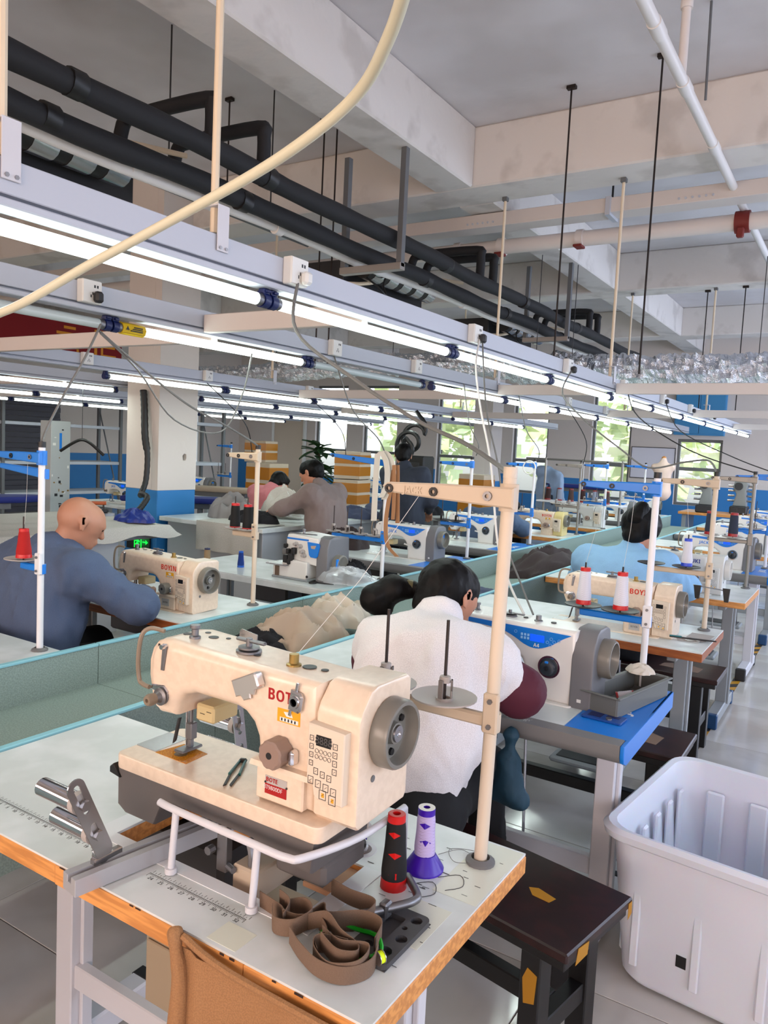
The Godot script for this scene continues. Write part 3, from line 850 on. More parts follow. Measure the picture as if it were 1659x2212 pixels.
func sewing_table(style: String, x0: float, x1: float, z0: float, z1: float, label: String) -> Node3D:
	var t := thing("sewing_table", label, "table", Vector3(x0, 0, z0))
	var w := x1 - x0
	var d := z0 - z1
	var top := 0.77
	var th := 0.04
	if style == "jack":
		th = 0.032
		part(box(0, w - 0.19, top - th, top, -d, -0.055, 0.002), "table_top", M.laminate, t)
		part(box(w - 0.19, w - 0.001, top - th, top, -d, -0.055, 0.002), "blue_end", M.azure, t)
		# grey moulded front edge that slopes down, with a printed ruler
		var e := pr([Vector2(0.0, top), Vector2(0.055, top), Vector2(0.055, top - 0.06), Vector2(0.035, top - 0.062), Vector2(0.008, top - 0.048), Vector2(0.0, top - 0.03)], 0.0, w - 0.012, 0.004, Transform3D(Basis(Vector3(0, 0, -1), Vector3(0, 1, 0), Vector3(1, 0, 0)), Vector3.ZERO), 2)
		part(e, "moulded_edge", M.edge_grey, t)
		part(pr([Vector2(0.0, top), Vector2(d, top), Vector2(d, top - 0.055), Vector2(0.035, top - 0.064), Vector2(0.006, top - 0.05), Vector2(-0.002, top - 0.03)], w - 0.012, w, 0.003, Transform3D(Basis(Vector3(0, 0, -1), Vector3(0, 1, 0), Vector3(1, 0, 0)), Vector3.ZERO), 2), "end_cap", M.azure, t)
		ruler(t, 0.35, int((w - 0.62) / 0.0254), 1, top + 0.0002, -0.03, mat("print_white", Color(0.9, 0.9, 0.9), 0.5))
		var lg := text(t, "JACK", 0.045, M.print_white, Transform3D(Basis(Vector3(0, 0, -1), Vector3(-1, 0, 0), Vector3(0, 1, 0)), Vector3(w - 0.08, top + 0.0006, -d * 0.55)), "brand_print", 0.0004, true)
		lg.set_meta("label", "white brand lettering on the blue end")
	else:
		var edge: String = {"ply": "edge_wood", "dark": "edge_wood_dark", "purple": "edge_purple", "white": "laminate", "cream": "edge_wood"}[style]
		if style == "ply":
			# the front table has an opening cut for its raised machine
			var a := 0.53; var b := 0.985; var f := -0.135; var r := -0.33; var hx := 0.944; var hz := -0.377; var e := 0.021
			var mb := MB.new()
			bxr(mb, 0.002, a, top - 0.004, top, -d, -0.002); bxr(mb, b, w - 0.002, top - 0.004, top, -d, -0.002)
			bxr(mb, a, b, top - 0.004, top, f, -0.002); bxr(mb, a, hx - e, top - 0.004, top, -d, r); bxr(mb, hx + e, b, top - 0.004, top, -d, r)
			bxr(mb, hx - e, hx + e, top - 0.004, top, -d, hz - e); bxr(mb, hx - e, hx + e, top - 0.004, top, hz + e, r)
			part(mb, "laminate_top", M.laminate, t, 0.0)
			var core := MB.new()
			bxr(core, 0.0, a, top - th, top - 0.004, -d, 0.0, 0.002); bxr(core, b, w, top - th, top - 0.004, -d, 0.0, 0.002)
			bxr(core, a, b, top - th, top - 0.004, f, 0.0, 0.0); bxr(core, a, hx - e, top - th, top - 0.004, -d, r); bxr(core, hx + e, b, top - th, top - 0.004, -d, r)
			bxr(core, hx - e, hx + e, top - th, top - 0.004, -d, hz - e); bxr(core, hx - e, hx + e, top - th, top - 0.004, hz + e, r)
			part(lt([Vector2(0.0205, -0.02), Vector2(0.032, -0.0005), Vector2(0.031, 0.0012), Vector2(0.022, 0.0012), Vector2(0.0205, -0.02)], 24, Transform3D(Basis.IDENTITY, Vector3(hx, top, hz))), "grommet", M.leg_white, t)
			part(core, "plywood_core", M[edge], t, 30.0)
			for s in [[a - 0.045, b + 0.04, f, f + 0.028], [b, b + 0.04, r, f], [a - 0.045, a, r, f]]:
				part(box(s[0], s[1], top, top + 0.0012, s[2], s[3], 0.0), "tape_strip", mat("strip_white", Color(0.86, 0.87, 0.88), 0.3), t, 0.0)
			part(box(b - 0.075, b, top - 0.022, top - 0.012, r, -0.24, 0.001), "ledge", mat("bare_ply", Color(0.74, 0.56, 0.42), 0.6), t)
			var ink := mat("ink", Color(0.18, 0.18, 0.18), 0.6)
			ruler(t, 0.155, 18, 5, top + 0.0003, -0.08, ink)
			ruler(t, 0.69, 9, 24, top + 0.0003, -0.08, ink)
			# old yellowed tape, grime and pencil marks near the right end
			for s in [[w - 0.09, w - 0.005, -0.47, -0.34], [w - 0.10, w - 0.03, -0.30, -0.18], [0.90, 0.96, -0.06, -0.01], [w - 0.075, w - 0.004, -d + 0.006, -d + 0.09]]:
				part(box(s[0], s[1], top, top + 0.0006, s[2], s[3]), "old_tape", mat("old_tape", Color(0.82, 0.83, 0.77), 0.3), t, 0.0)
			var pm := MB.new()
			for k in 40:
				var px := w - 0.02 - rng.randf() * 0.22
				var pz := -0.12 - rng.randf() * 0.38
				bx(pm, Vector3(px, top + 0.0008, pz), Vector3(0.004 + rng.randf() * 0.012, 0.0003, 0.0008 + rng.randf() * 0.001), 0.0, Transform3D(Basis(Vector3.UP, 0.0), Vector3.ZERO))
			part(pm, "pencil_marks", ink, t, 0.0).set_meta("kind", "stuff")
			text(t, "a.48\" n", 0.007, ink, face(w - 0.09, top + 0.0007, -0.15, "y"), "pencil_note", 0.0002)
			for s in [[0.0, -0.11], [0.03, -0.16]]:
				var cv := MB.new()
				tube(cv, smooth_pts([Vector3(w - 0.13 + s[0], top + 0.001, -0.22 + s[1]), Vector3(w - 0.10 + s[0], top + 0.001, -0.25 + s[1]), Vector3(w - 0.08 + s[0], top + 0.001, -0.22 + s[1]), Vector3(w - 0.10 + s[0], top + 0.001, -0.19 + s[1])], 4), 0.0007, 4)
				part(cv, "pencil_curl", ink, t)
			var ch := MB.new()
			for k in 16:
				var cx := rng.randf() * w
				bxr(ch, cx, cx + 0.004 + rng.randf() * 0.014, top - 0.005 - rng.randf() * 0.002, top - 0.003, 0.0, 0.0008)
			part(ch, "edge_chips", mat("chip_dark", Color(0.16, 0.09, 0.07), 0.8), t, 0.0).set_meta("kind", "stuff")
		else:
			part(box(0.002, w - 0.002, top - 0.005, top, -d + 0.002, -0.002), "laminate_top", M.laminate, t, 0.0)
			part(box(0, w, top - th, top - 0.005, -d, 0.0, 0.002), "core", M[edge], t, 30.0)
	legs(t, w, d, top - th, M.leg_white if style in ["jack", "ply"] else M.leg_grey, mat("cap_teal", Color(0.05, 0.25, 0.42), 0.45) if style == "cream" else M.dark_grey)
	return t

func trough() -> void:
	# the work trough between the two columns of tables: two boards, a sunken floor, pale edge strips
	var t := thing("work_trough", "grey-green fabric covered trough running between the two columns of sewing tables", "trough")
	var z := 0.6
	var k := 0
	while z > -11.2:
		var z1 := z - 1.19
		part(box(-1.735, -1.722, 0.45, 0.772, z1, z - 0.003), "side_board", M.board_green, t)
		part(box(-2.325, -2.31, 0.45, 0.785, z1, z - 0.003), "side_board", M.board_green, t)
		part(box(-2.31, -1.735, 0.628, 0.64, z1, z - 0.003), "floor_board", M.board_green, t)
		part(box(-1.739, -1.718, 0.766, 0.776, z1, z - 0.003, 0.002), "edge_strip", M.board_edge, t)
		part(box(-2.329, -2.306, 0.779, 0.789, z1, z - 0.003, 0.002), "edge_strip", M.board_edge, t)
		part(box(-2.30, -2.25, 0.0, 0.628, z - 0.3, z - 0.25), "leg", M.leg_grey, t)
		part(box(-1.79, -1.75, 0.0, 0.628, z - 0.3, z - 0.25), "leg", M.leg_grey, t)
		z = z1
		k += 1

func bench(at: Vector3, turn: float, length: float, label: String, scraps: bool) -> Node3D:
	# origin: right front corner on the floor, runs to -x and -z
	var t := thing("bench", label, "bench", at, turn)
	var top := mat("bench_top", Color(0.16, 0.055, 0.05), 0.38)
	tex(top, noise_tex(41, 0.02, Color(0.75, 0.7, 0.7), Color(1, 1, 1), 256, 5), 2.0)
	part(box(-length, 0, 0.425, 0.45, -0.33, 0, 0.004), "seat", top, t)
	part(box(-length + 0.01, -0.01, 0.40, 0.425, -0.32, -0.01, 0.002), "apron", M.black, t)
	for x in [-0.10, -length + 0.10]:
		for z in [-0.045, -0.285]: part(box(x - 0.027, x + 0.027, 0.0, 0.40, z - 0.027, z + 0.027, 0.003), "leg", M.black, t)
		part(box(x - 0.02, x + 0.02, 0.16, 0.21, -0.26, -0.07, 0.003), "side_rail", M.black, t)
	part(box(-length + 0.12, -0.12, 0.16, 0.21, -0.19, -0.15, 0.003), "stretcher", M.black, t)
	if scraps:
		var y := mat("scrap_yellow", Color(0.66, 0.46, 0.06), 0.55)
		part(pr([Vector2(-0.035, 0.0), Vector2(-0.015, 0.014), Vector2(0.04, 0.004), Vector2(0.036, -0.022), Vector2(-0.01, -0.024)], 0.0, 0.0008, 0.0, face(-0.17, 0.45, -0.17, "y")), "yellow_scrap", y, t, 0.0)
		part(pr([Vector2(-0.012, -0.06), Vector2(0.016, -0.05), Vector2(0.02, 0.02), Vector2(-0.006, 0.03), Vector2(-0.018, 0.0)], 0.0, 0.001, 0.0, face(-0.10, 0.33, -0.0175)), "yellow_scrap", y, t, 0.0)
		part(pr([Vector2(-0.03, -0.02), Vector2(0.025, -0.018), Vector2(0.03, 0.012), Vector2(-0.02, 0.016)], 0.0, 0.001, 0.0, face(0.0005, 0.428, -0.07, "x")), "yellow_scrap", y, t, 0.0)
		part(pr([Vector2(-0.01, -0.03), Vector2(0.01, -0.02), Vector2(0.008, 0.012), Vector2(-0.01, 0.012)], 0.0, 0.001, 0.0, face(0.0005, 0.43, -0.315, "x")), "yellow_scrap", y, t, 0.0)
	else:
		part(pr([Vector2(-0.11, -0.05), Vector2(0.09, -0.07), Vector2(0.10, 0.03), Vector2(0.02, 0.07), Vector2(-0.05, 0.05), Vector2(-0.10, 0.02)], 0.0, 0.0006, 0.0, face(-0.2, 0.45, -0.16, "y")), "worn_patch", mat("worn_wood", Color(0.45, 0.36, 0.30), 0.7), t, 0.0)
	return t

# ---------------------------------------------------------------- thread stands and cones
func stand(at: Vector3, pole: String, arm: String, label: String, opt := {}) -> Node3D:
	var t := thing("thread_stand", label, "thread stand", at)
	var h: float = opt.get("h", 0.72)
	var lean: float = opt.get("lean", 0.0)
	part(lt([Vector2(0.028, 0.0), Vector2(0.028, 0.006), Vector2(0.018, 0.012), Vector2(0.018, 0.0)], 16), "flange", M.grey_plastic, t)
	part(tb([Vector3(0, 0.006, 0), Vector3(lean * 0.5, h * 0.5, 0), Vector3(lean, h, 0)], opt.get("r", 0.0115), 12), "pole", M[pole], t)
	if not opt.has("plain_top"): part(tb([Vector3(lean, h, 0), Vector3(lean, h + 0.02, 0)], 0.013, 10), "cap", M[opt.get("cap", "black")], t)
	# top arm with thread rings
	var al: float = opt.get("arm", 0.26)
	var drop: float = opt.get("tilt", 0.0)
	var ya := h - 0.035
	var a := part(pr([Vector2(lean + 0.018, ya - 0.02), Vector2(lean + 0.018, ya + 0.018), Vector2(lean - al * 0.5, ya + 0.016 + drop * 0.5), Vector2(lean - al + 0.012, ya + 0.012 + drop), Vector2(lean - al, ya + 0.004 + drop), Vector2(lean - al + 0.02, ya - 0.008 + drop), Vector2(lean - al * 0.5, ya - 0.014 + drop * 0.5)], 0.006, 0.024, 0.003), "top_arm", M[arm], t)
	part(tb([Vector3(lean, ya - 0.026, 0), Vector3(lean, ya + 0.024, 0)], 0.0175, 12), "knuckle", M[arm], t)
	for u in [0.12, 0.55, 0.93]:
		part(lt([Vector2(0.004, 0.0), Vector2(0.009, 0.0), Vector2(0.009, 0.004), Vector2(0.004, 0.004)], 10, Transform3D(Basis(Vector3.RIGHT, PI * 0.5), Vector3(lean - al * u, ya + drop * u, 0.024))), "thread_eye", M.black if u > 0.5 else M.dull_steel, a)
	if opt.has("emboss"): text(a, opt.emboss, 0.014, M[arm], face(lean - al * 0.73, ya, 0.0245), "embossed_name", 0.003, true)
	if opt.has("double"):
		part(pr([Vector2(lean + 0.014, ya - 0.075), Vector2(lean + 0.014, ya - 0.04), Vector2(lean - al, ya - 0.032), Vector2(lean - al, ya - 0.05)], -0.022, -0.004, 0.003), "second_arm", M[arm], t)
	# cone arm, discs and pins
	var yl: float = opt.get("low", 0.285)
	var cx: Array = opt.get("cones", [-0.095, -0.23])
	if cx.size():
		var lx: float = lean * yl / h
		part(box(lx - 0.012, lx + 0.018, yl - 0.026, yl + 0.05, 0.004, 0.018, 0.003), "clamp_plate", M[opt.get("clamp", arm)], t)
		for s in [-0.012, 0.036]: part(tb([Vector3(lx + 0.003, yl + s, 0.018), Vector3(lx + 0.003, yl + s, 0.023)], 0.005, 6), "bolt", M.dull_steel, t)
		var la := part(box(lx + cx[-1] - 0.01, lx + 0.016, yl - 0.018, yl + 0.006, -0.008, 0.010, 0.004), "cone_arm", M[arm], t)
		part(tb([Vector3(lx, yl - 0.024, 0), Vector3(lx, yl + 0.01, 0)], 0.018, 12), "knuckle", M[arm], t)
		for x in cx:
			var dr: float = opt.get("disc", 0.064)
			part(lt([Vector2(0.0, yl + 0.008), Vector2(dr * 0.4, yl + 0.008), Vector2(dr, yl + 0.018), Vector2(dr, yl + 0.021), Vector2(dr * 0.4, yl + 0.013), Vector2(0.0, yl + 0.013)], 24, Transform3D(Basis.IDENTITY, Vector3(lx + x, 0, 0.002))), "disc", M[opt.get("disc_mat", "disc_grey")], la)
			part(tb([Vector3(lx + x, yl + 0.01, 0.002), Vector3(lx + x, yl + opt.get("pin", 0.17), 0.002)], 0.0032, 6), "pin", mat("pin", Color(0.20, 0.17, 0.16), 0.45, 0.5), la)
			if not opt.has("full"):
				var cn := MB.new()
				for q in 3:
					var an := TAU * q / 3.0 + 0.4
					for e in 2: bx(cn, Vector3(0.0135, yl + 0.033, 0), Vector3(0.004, 0.042, 0.011), 0.001, Transform3D(Basis(Vector3.UP, an), Vector3(lx + x, 0, 0.002)))
				lathe(cn, [Vector2(0.0165, yl + 0.012), Vector2(0.0165, yl + 0.018), Vector2(0.012, yl + 0.018)], 12, Transform3D(Basis.IDENTITY, Vector3(lx + x, 0, 0.002)))
				lathe(cn, [Vector2(0.011, yl + 0.048), Vector2(0.0105, yl + 0.06), Vector2(0.0, yl + 0.062)], 12, Transform3D(Basis.IDENTITY, Vector3(lx + x, 0, 0.002)))
				part(cn, "cone_holder", M[opt.get("disc_mat", "disc_grey")], la)
	return t

func cone(at: Vector3, thread: Color, core: Color, label: String, opt := {}) -> Node3D:
	var t := thing("thread_cone", label, "thread cone", at, 0.0, opt.get("group", ""))
	var h: float = opt.get("h", 0.12)
	var r0: float = opt.get("r0", 0.026)
	var r1: float = opt.get("r1", 0.018)
	var tm := mat("thread_%s" % thread.to_html(), thread, 0.8)
	tex(tm, M.thread_tex, 1.0)
	tm.uv1_scale = Vector3(6.0, 160.0, 6.0)
	var cm := mat("core_%s" % core.to_html(), core, 0.35)
	var b: float = opt.get("base", 0.12)
	part(lt([Vector2(r0 * 0.4, 0.0), Vector2(r0 * 1.02, 0.0), Vector2(r0 * 1.02, h * 0.03), Vector2(r0 * 0.97, h * b), Vector2(r0 * 0.5, h * b)], 18), "foot_ring", cm, t)
	part(lt([Vector2(r1 * 0.5, h * 0.9), Vector2(r1, h * 0.9), Vector2(r1 * 0.98, h * 0.99), Vector2(r1 * 0.9, h), Vector2(r1 * 0.45, h), Vector2(r1 * 0.42, h * 0.9)], 18), "top_ring", cm, t)
	var pr_ := []
	for i in 9:
		var u := i / 8.0
		pr_.append(Vector2(lerpf(r0, r1, u) * (1.0 + 0.02 * sin(u * 9.0) + (0.0 if i > 0 and i < 8 else -0.03)), lerpf(h * b, h * 0.9, u)))
	part(lt(pr_, 18), "thread", tm, t)
	if opt.has("rhombs"):
		for i in 3:
			var u := 0.22 + i * 0.27
			var rr := lerpf(r0, r1, u) + 0.0006
			var d := MB.new()
			var an := 0.9 + i * 0.15
			var p := func(da: float, dy: float) -> Vector3: return Vector3(cos(an + da) * rr * 1.02, h * u + dy, sin(an + da) * rr * 1.02)
			d.tri(p.call(-0.6, 0.0), p.call(0.0, -0.006), p.call(0.0, 0.006)); d.tri(p.call(0.6, 0.002), p.call(0.0, 0.006), p.call(0.0, -0.006))
			part(d, "bare_core_gap", cm, t, 0.0)
	return t

func furniture() -> void:
	M["thread_tex"] = noise_tex(51, 0.05, Color(0.82, 0.82, 0.82), Color(1, 1, 1), 128, 2)
	mat("disc_grey", Color(0.66, 0.63, 0.61), 0.5)
	mat("pole_white", Color(0.86, 0.86, 0.87), 0.35)
	mat("pole_cream", Color(0.80, 0.74, 0.66), 0.45)
	mat("arm_cream", Color(0.76, 0.69, 0.60), 0.5)
	mat("pole_steel", Color(0.52, 0.51, 0.49), 0.4, 0.6)
	trough()
	sewing_table("ply", -1.716, -0.503, -0.83, -1.39, "white topped sewing table with worn plywood edge and a raised cream machine")
	sewing_table("jack", -1.715, -0.497, -2.08, -2.70, "white table with grey ruler edge and blue end where the white-jumper worker sits")
	sewing_table("dark", -1.715, -0.515, -3.33, -3.88, "white table with dark wood edge behind the blue-ended table")
	sewing_table("cream", -1.715, -0.53, -4.74, -5.38, "white table with light wood edge where the pale blue jumper worker sits")
	sewing_table("jack", -1.715, -0.53, -5.95, -6.55, "white and blue table just beyond the pale blue jumper worker")
	for q in [[-7.3, "cream", "second"], [-8.6, "jack", "third"], [-9.9, "cream", "fourth"], [-11.2, "jack", "fifth"]]:
		sewing_table(q[1], -1.715, -0.53, q[0], q[0] - 0.6, "far white sewing table in the aisle column, %s beyond the pale blue jumper worker" % q[2])
	sewing_table("purple", -3.55, -2.36, -1.10, -1.68, "white table with purple edge strip behind the bald worker's back")
	sewing_table("dark", -3.58, -2.37, -2.25, -2.82, "white table with brown edge at which the bald worker sews")
	sewing_table("white", -3.6, -2.34, -3.30, -3.88, "thick white table carrying the white and blue overlock machine")
	sewing_table("jack", -3.6, -2.37, -4.36, -5.08, "table with ruler edge beyond the overlock machine's table")
	sewing_table("jack", -3.6, -2.37, -5.60, -6.30, "ruler-edged table in the left column, second beyond the overlock machine")
	for q in [[-7.0, "cream", "third"], [-8.3, "cream", "fourth"], [-9.6, "jack", "fifth"], [-10.9, "cream", "sixth"]]:
		sewing_table(q[1], -3.6, -2.37, q[0], q[0] - 0.6, "far sewing table in the left column, %s beyond the overlock machine" % q[2])
	bench(Vector3(-0.472, 0, -1.605), -10.5, 1.1, "dark maroon wooden bench with yellow scraps behind the front table", true)
	bench(Vector3(-0.50, 0, -2.95), 0.0, 1.0, "dark maroon bench with a pale worn patch under the blue-ended table's rear", false)
	bench(Vector3(-0.56, 0, -4.15), 0.0, 1.0, "dark bench that the pale blue jumper worker sits on", false)
	bench(Vector3(-2.45, 0, -1.74), 0.0, 0.9, "dark bench under the bald worker", false)
	# thread stands at the right rear corners
	stand(Vector3(-0.563, 0.77, -1.305), "pole_cream", "arm_cream", "cream thread stand with two empty grey cone discs on the front table", {"h": 0.735, "r": 0.0125, "emboss": "JACK", "cap": "pole_cream", "lean": 0.012, "low": 0.285, "cones": [-0.10, -0.235]})
	stand(Vector3(-0.596, 0.77, -2.66), "pole_white", "azure", "white thread stand with blue arms and two white cones beside the ruler table", {"cones": [-0.09, -0.22], "full": true, "disc_mat": "black", "low": 0.24, "clamp": "pole_white"})
	stand(Vector3(-0.59, 0.77, -3.80), "pole_cream", "arm_cream", "cream thread stand on the dark-edged table with black clips on its pole", {"cones": [-0.10, -0.26], "full": true, "disc_mat": "black", "low": 0.27})
	stand(Vector3(-0.60, 0.77, -5.30), "pole_steel", "pole_steel", "bare steel thread stand on the light-wood-edged table with dark blue cones", {"cones": [-0.10, -0.24], "full": true, "low": 0.30})
	stand(Vector3(-0.61, 0.77, -6.45), "pole_white", "azure", "white and blue thread stand beyond the steel one", {"low": 0.28})
	stand(Vector3(-2.437, 0.77, -1.632), "pole_white", "azure", "white thread stand with doubled blue arms and a red cone by the purple-edged table", {"double": true, "low": 0.30, "cones": [-0.10], "full": true, "clamp": "pole_white"})
	stand(Vector3(-2.425, 0.77, -2.736), "pole_cream", "arm_cream", "cream thread stand with two black cones on the bald worker's table", {"h": 0.74, "arm": 0.18, "cap": "black", "cones": [-0.05, -0.13], "disc": 0.05, "full": true, "low": 0.34})
	stand(Vector3(-2.37, 0.77, -3.79), "pole_white", "azure", "white and blue thread stand draped with white and tan tapes", {"arm": 0.40, "tilt": 0.03, "cones": [-0.06, -0.16, -0.26, -0.36], "disc": 0.045, "low": 0.24})
	stand(Vector3(-2.418, 0.77, -5.02), "pole_white", "azure", "white and blue thread stand in the left column past the draped one", {"cones": [-0.10, -0.22], "disc_mat": "dark_grey", "low": 0.25})
	stand(Vector3(-2.42, 0.77, -6.25), "pole_white", "azure", "white and blue thread stand with a loose white ring on top", {"low": 0.27})
	var far := [[-0.62, -7.8, "azure"], [-0.62, -9.1, "arm_cream"], [-0.62, -10.4, "azure"], [-2.42, -7.5, "pole_steel"], [-2.42, -8.4, "azure"], [-2.42, -10.1, "azure"]]
	for q in far:
		stand(Vector3(q[0], 0.77, q[1]), "pole_white" if q[2] != "pole_steel" else "pole_steel", q[2], "distant thread stand on a pole at the back of the %s column" % ("aisle" if q[0] > -1.0 else "left"), {"low": 0.28}).set_meta("group", "distant thread stands")
	# cones
	var wh := Color(0.88, 0.88, 0.92)
	cone(Vector3(-0.655, 0.77, -1.138), Color(0.02, 0.02, 0.03), Color(0.75, 0.05, 0.05), "black thread cone with red core and red gaps standing on the front table", {"h": 0.135, "r0": 0.0235, "r1": 0.0165, "rhombs": true, "base": 0.14})
	var pc := cone(Vector3(-0.64, 0.77, -1.222), Color(0.78, 0.72, 0.90), Color(0.22, 0.03, 0.62), "lilac thread cone on a flared purple foot on the front table", {"h": 0.118, "r0": 0.020, "r1": 0.0165, "rhombs": true, "base": 0.26})
	part(lt([Vector2(0.012, 0.0), Vector2(0.037, 0.0), Vector2(0.0375, 0.004), Vector2(0.021, 0.030), Vector2(0.014, 0.030)], 24), "flared_foot", M["core_%s" % Color(0.22, 0.03, 0.62).to_html()], pc)
	part(lt([Vector2(0.0065, 0.1182), Vector2(0.016, 0.1182), Vector2(0.016, 0.1186), Vector2(0.0065, 0.1186)], 18), "paper_label", M.white_plastic, pc)
	cone(Vector3(-0.816, 1.032, -2.66), wh, Color(0.75, 0.05, 0.05), "white thread cone with red ends, left one on the blue stand arm", {"h": 0.13})
	cone(Vector3(-0.686, 1.032, -2.66), wh, Color(0.75, 0.05, 0.05), "white thread cone with red ends, right one on the blue stand arm", {"h": 0.13})
	cone(Vector3(-0.69, 1.062, -3.80), wh, Color(0.10, 0.25, 0.75), "white thread cone with blue top on the cream stand with clips", {"h": 0.13})
	for x in [-0.70, -0.84]: cone(Vector3(x, 1.092, -5.30), Color(0.16, 0.19, 0.27), Color(0.6, 0.05, 0.06), "dark slate thread cone on the bare steel stand", {"h": 0.15, "r0": 0.03, "r1": 0.024, "group": "slate cones on the steel stand"})
	cone(Vector3(-2.537, 1.092, -1.632), Color(0.72, 0.04, 0.03), Color(0.78, 0.05, 0.04), "bright red thread cone on the stand by the purple-edged table", {"h": 0.105, "r0": 0.027, "r1": 0.017})
	for x in [-0.05, -0.13]: cone(Vector3(-2.425 + x, 1.132, -2.736), Color(0.012, 0.013, 0.02), Color(0.75, 0.05, 0.05), "black thread cone with a red tip on the cream stand", {"h": 0.115, "r0": 0.025, "r1": 0.020, "base": 0.03, "group": "black cones on the cream stand"})
	cone(Vector3(-3.22, 0.77, -3.51), Color(0.05, 0.22, 0.55), Color(0.04, 0.36, 0.76), "blue thread cone on a flared foot behind the cream stand", {"h": 0.10, "r0": 0.021, "r1": 0.014})
	cone(Vector3(-3.44, 0.77, -3.443), Color(0.62, 0.52, 0.38), Color(0.08, 0.12, 0.3), "tan thread cone behind the bald worker's machine", {"h": 0.10, "r0": 0.021, "r1": 0.018})
	# yellow and black tape along the aisle
	var tp := thing("floor_tape", "yellow and black striped tape stuck on the tiles along the tables", "floor tape", Vector3(-0.68, 0.0, -3.4))
	part(box(-0.025, 0.025, 0.0, 0.0012, -9.0, 0.0), "tape", mat("tape_yellow", Color(0.72, 0.52, 0.10), 0.5), tp, 0.0)
	for k in 50: part(pr([Vector2(-0.025, k * 0.18), Vector2(0.025, k * 0.18 + 0.05), Vector2(0.025, k * 0.18 + 0.14), Vector2(-0.025, k * 0.18 + 0.09)], 0.0012, 0.0018, 0.0, face(0, 0, 0, "y")), "stripe", M.dark_grey, tp, 0.0)
	# white rectangular tub
	var bin := thing("laundry_tub", "big translucent white plastic tub with a thick rolled rim beside the bench", "tub", Vector3(-0.588, 0.0, -2.19), -6.0)
	var tub := mat("tub_white", Color(0.84, 0.86, 0.90), 0.35)
	tub.subsurf_scatter_enabled = true; tub.subsurf_scatter_strength = 0.25
	var W := 1.0
	var D := 0.74
	var ring := func(y: float, g: float) -> Array:
		var o := []
		for p in rrect(0.075 - g, W - 0.075 + g, -D + 0.075 - g, -0.075 + g, 0.08, 5): o.append(Vector3(p.x, y, p.y))
		return o
	var levels := [ring.call(0.012, 0.0), ring.call(0.03, 0.012), ring.call(0.44, 0.05), ring.call(0.455, 0.074), ring.call(0.475, 0.078), ring.call(0.486, 0.066), ring.call(0.482, 0.048), ring.call(0.44, 0.042), ring.call(0.04, 0.004), ring.call(0.03, -0.02)]
	var mb := MB.new()
	for l in range(1, levels.size()):
		for i in levels[0].size():
			var j: int = (i + 1) % levels[0].size()
			mb.quad(levels[l - 1][i], levels[l][i], levels[l][j], levels[l - 1][j])
	part(mb, "shell", tub, bin)
	part(box(0.09, W - 0.09, 0.008, 0.03, -D + 0.09, -0.09, 0.01), "bottom", tub, bin)
	for k in 5: part(box(0.052, 0.066, 0.06, 0.40, -0.62 + k * 0.12 - 0.02, -0.62 + k * 0.12 + 0.02, 0.006), "inner_rib", tub, bin)
	for k in 6: part(box(0.16 + k * 0.14 - 0.03, 0.16 + k * 0.14 + 0.03, 0.06, 0.40, -D + 0.052, -D + 0.066, 0.006), "inner_rib", tub, bin)
	for k in 5: part(box(0.11 + k * 0.17, 0.135 + k * 0.17, 0.08, 0.43, -0.047, -0.038, 0.004), "outer_rib", tub, bin)
	part(box(0.24, 0.268, 0.13, 0.165, -0.0515, -0.05), "black_sticker", M.black, bin, 0.0)
	var cl := MB.new()
	grid(cl, 26, 14, func(u, v):
		var nz: float = sin(u * 17.0 + v * 3.0) * 0.02 + sin(v * 13.0 + u * 5.0) * 0.018 + sin(u * 31.0) * 0.008
		return Vector3(0.32 + u * 0.55, 0.17 + nz + 0.11 * sin(u * PI) * sin(v * PI), -0.12 - v * 0.45), 0.004)
	var clo := part(cl, "folded_denim", mat("denim_pale", Color(0.30, 0.37, 0.47), 0.9))
	clo.position = Vector3(-0.588, 0.0, -2.19); clo.rotation_degrees.y = -6.0
	tag(clo, "crumpled grey-blue garments lying in the white tub", "clothes")

# ---------------------------------------------------------------- sewing machines: origin at the left front corner of the bed, bed top at y = 0
const YZ := Transform3D(Basis(Vector3(0, 0, -1), Vector3(0, 1, 0), Vector3(1, 0, 0)), Vector3.ZERO)   # polygon (depth, height) extruded along x
const XZ := Transform3D(Basis(Vector3(1, 0, 0), Vector3(0, 0, -1), Vector3(0, 1, 0)), Vector3.ZERO)   # polygon (x, depth) extruded upwards

func axle(mb: MB, p: Vector3, dir: Vector3, prof: Array, seg := 20) -> void:    # lathe profile (radius, distance) turned about an axis
	var q := Basis(Quaternion(Vector3.UP, dir))
	lathe(mb, prof, seg, Transform3D(q, p))

func ax(p: Vector3, dir: Vector3, prof: Array, seg := 20) -> MB:
	var mb := MB.new()
	axle(mb, p, dir, prof, seg)
	return mb

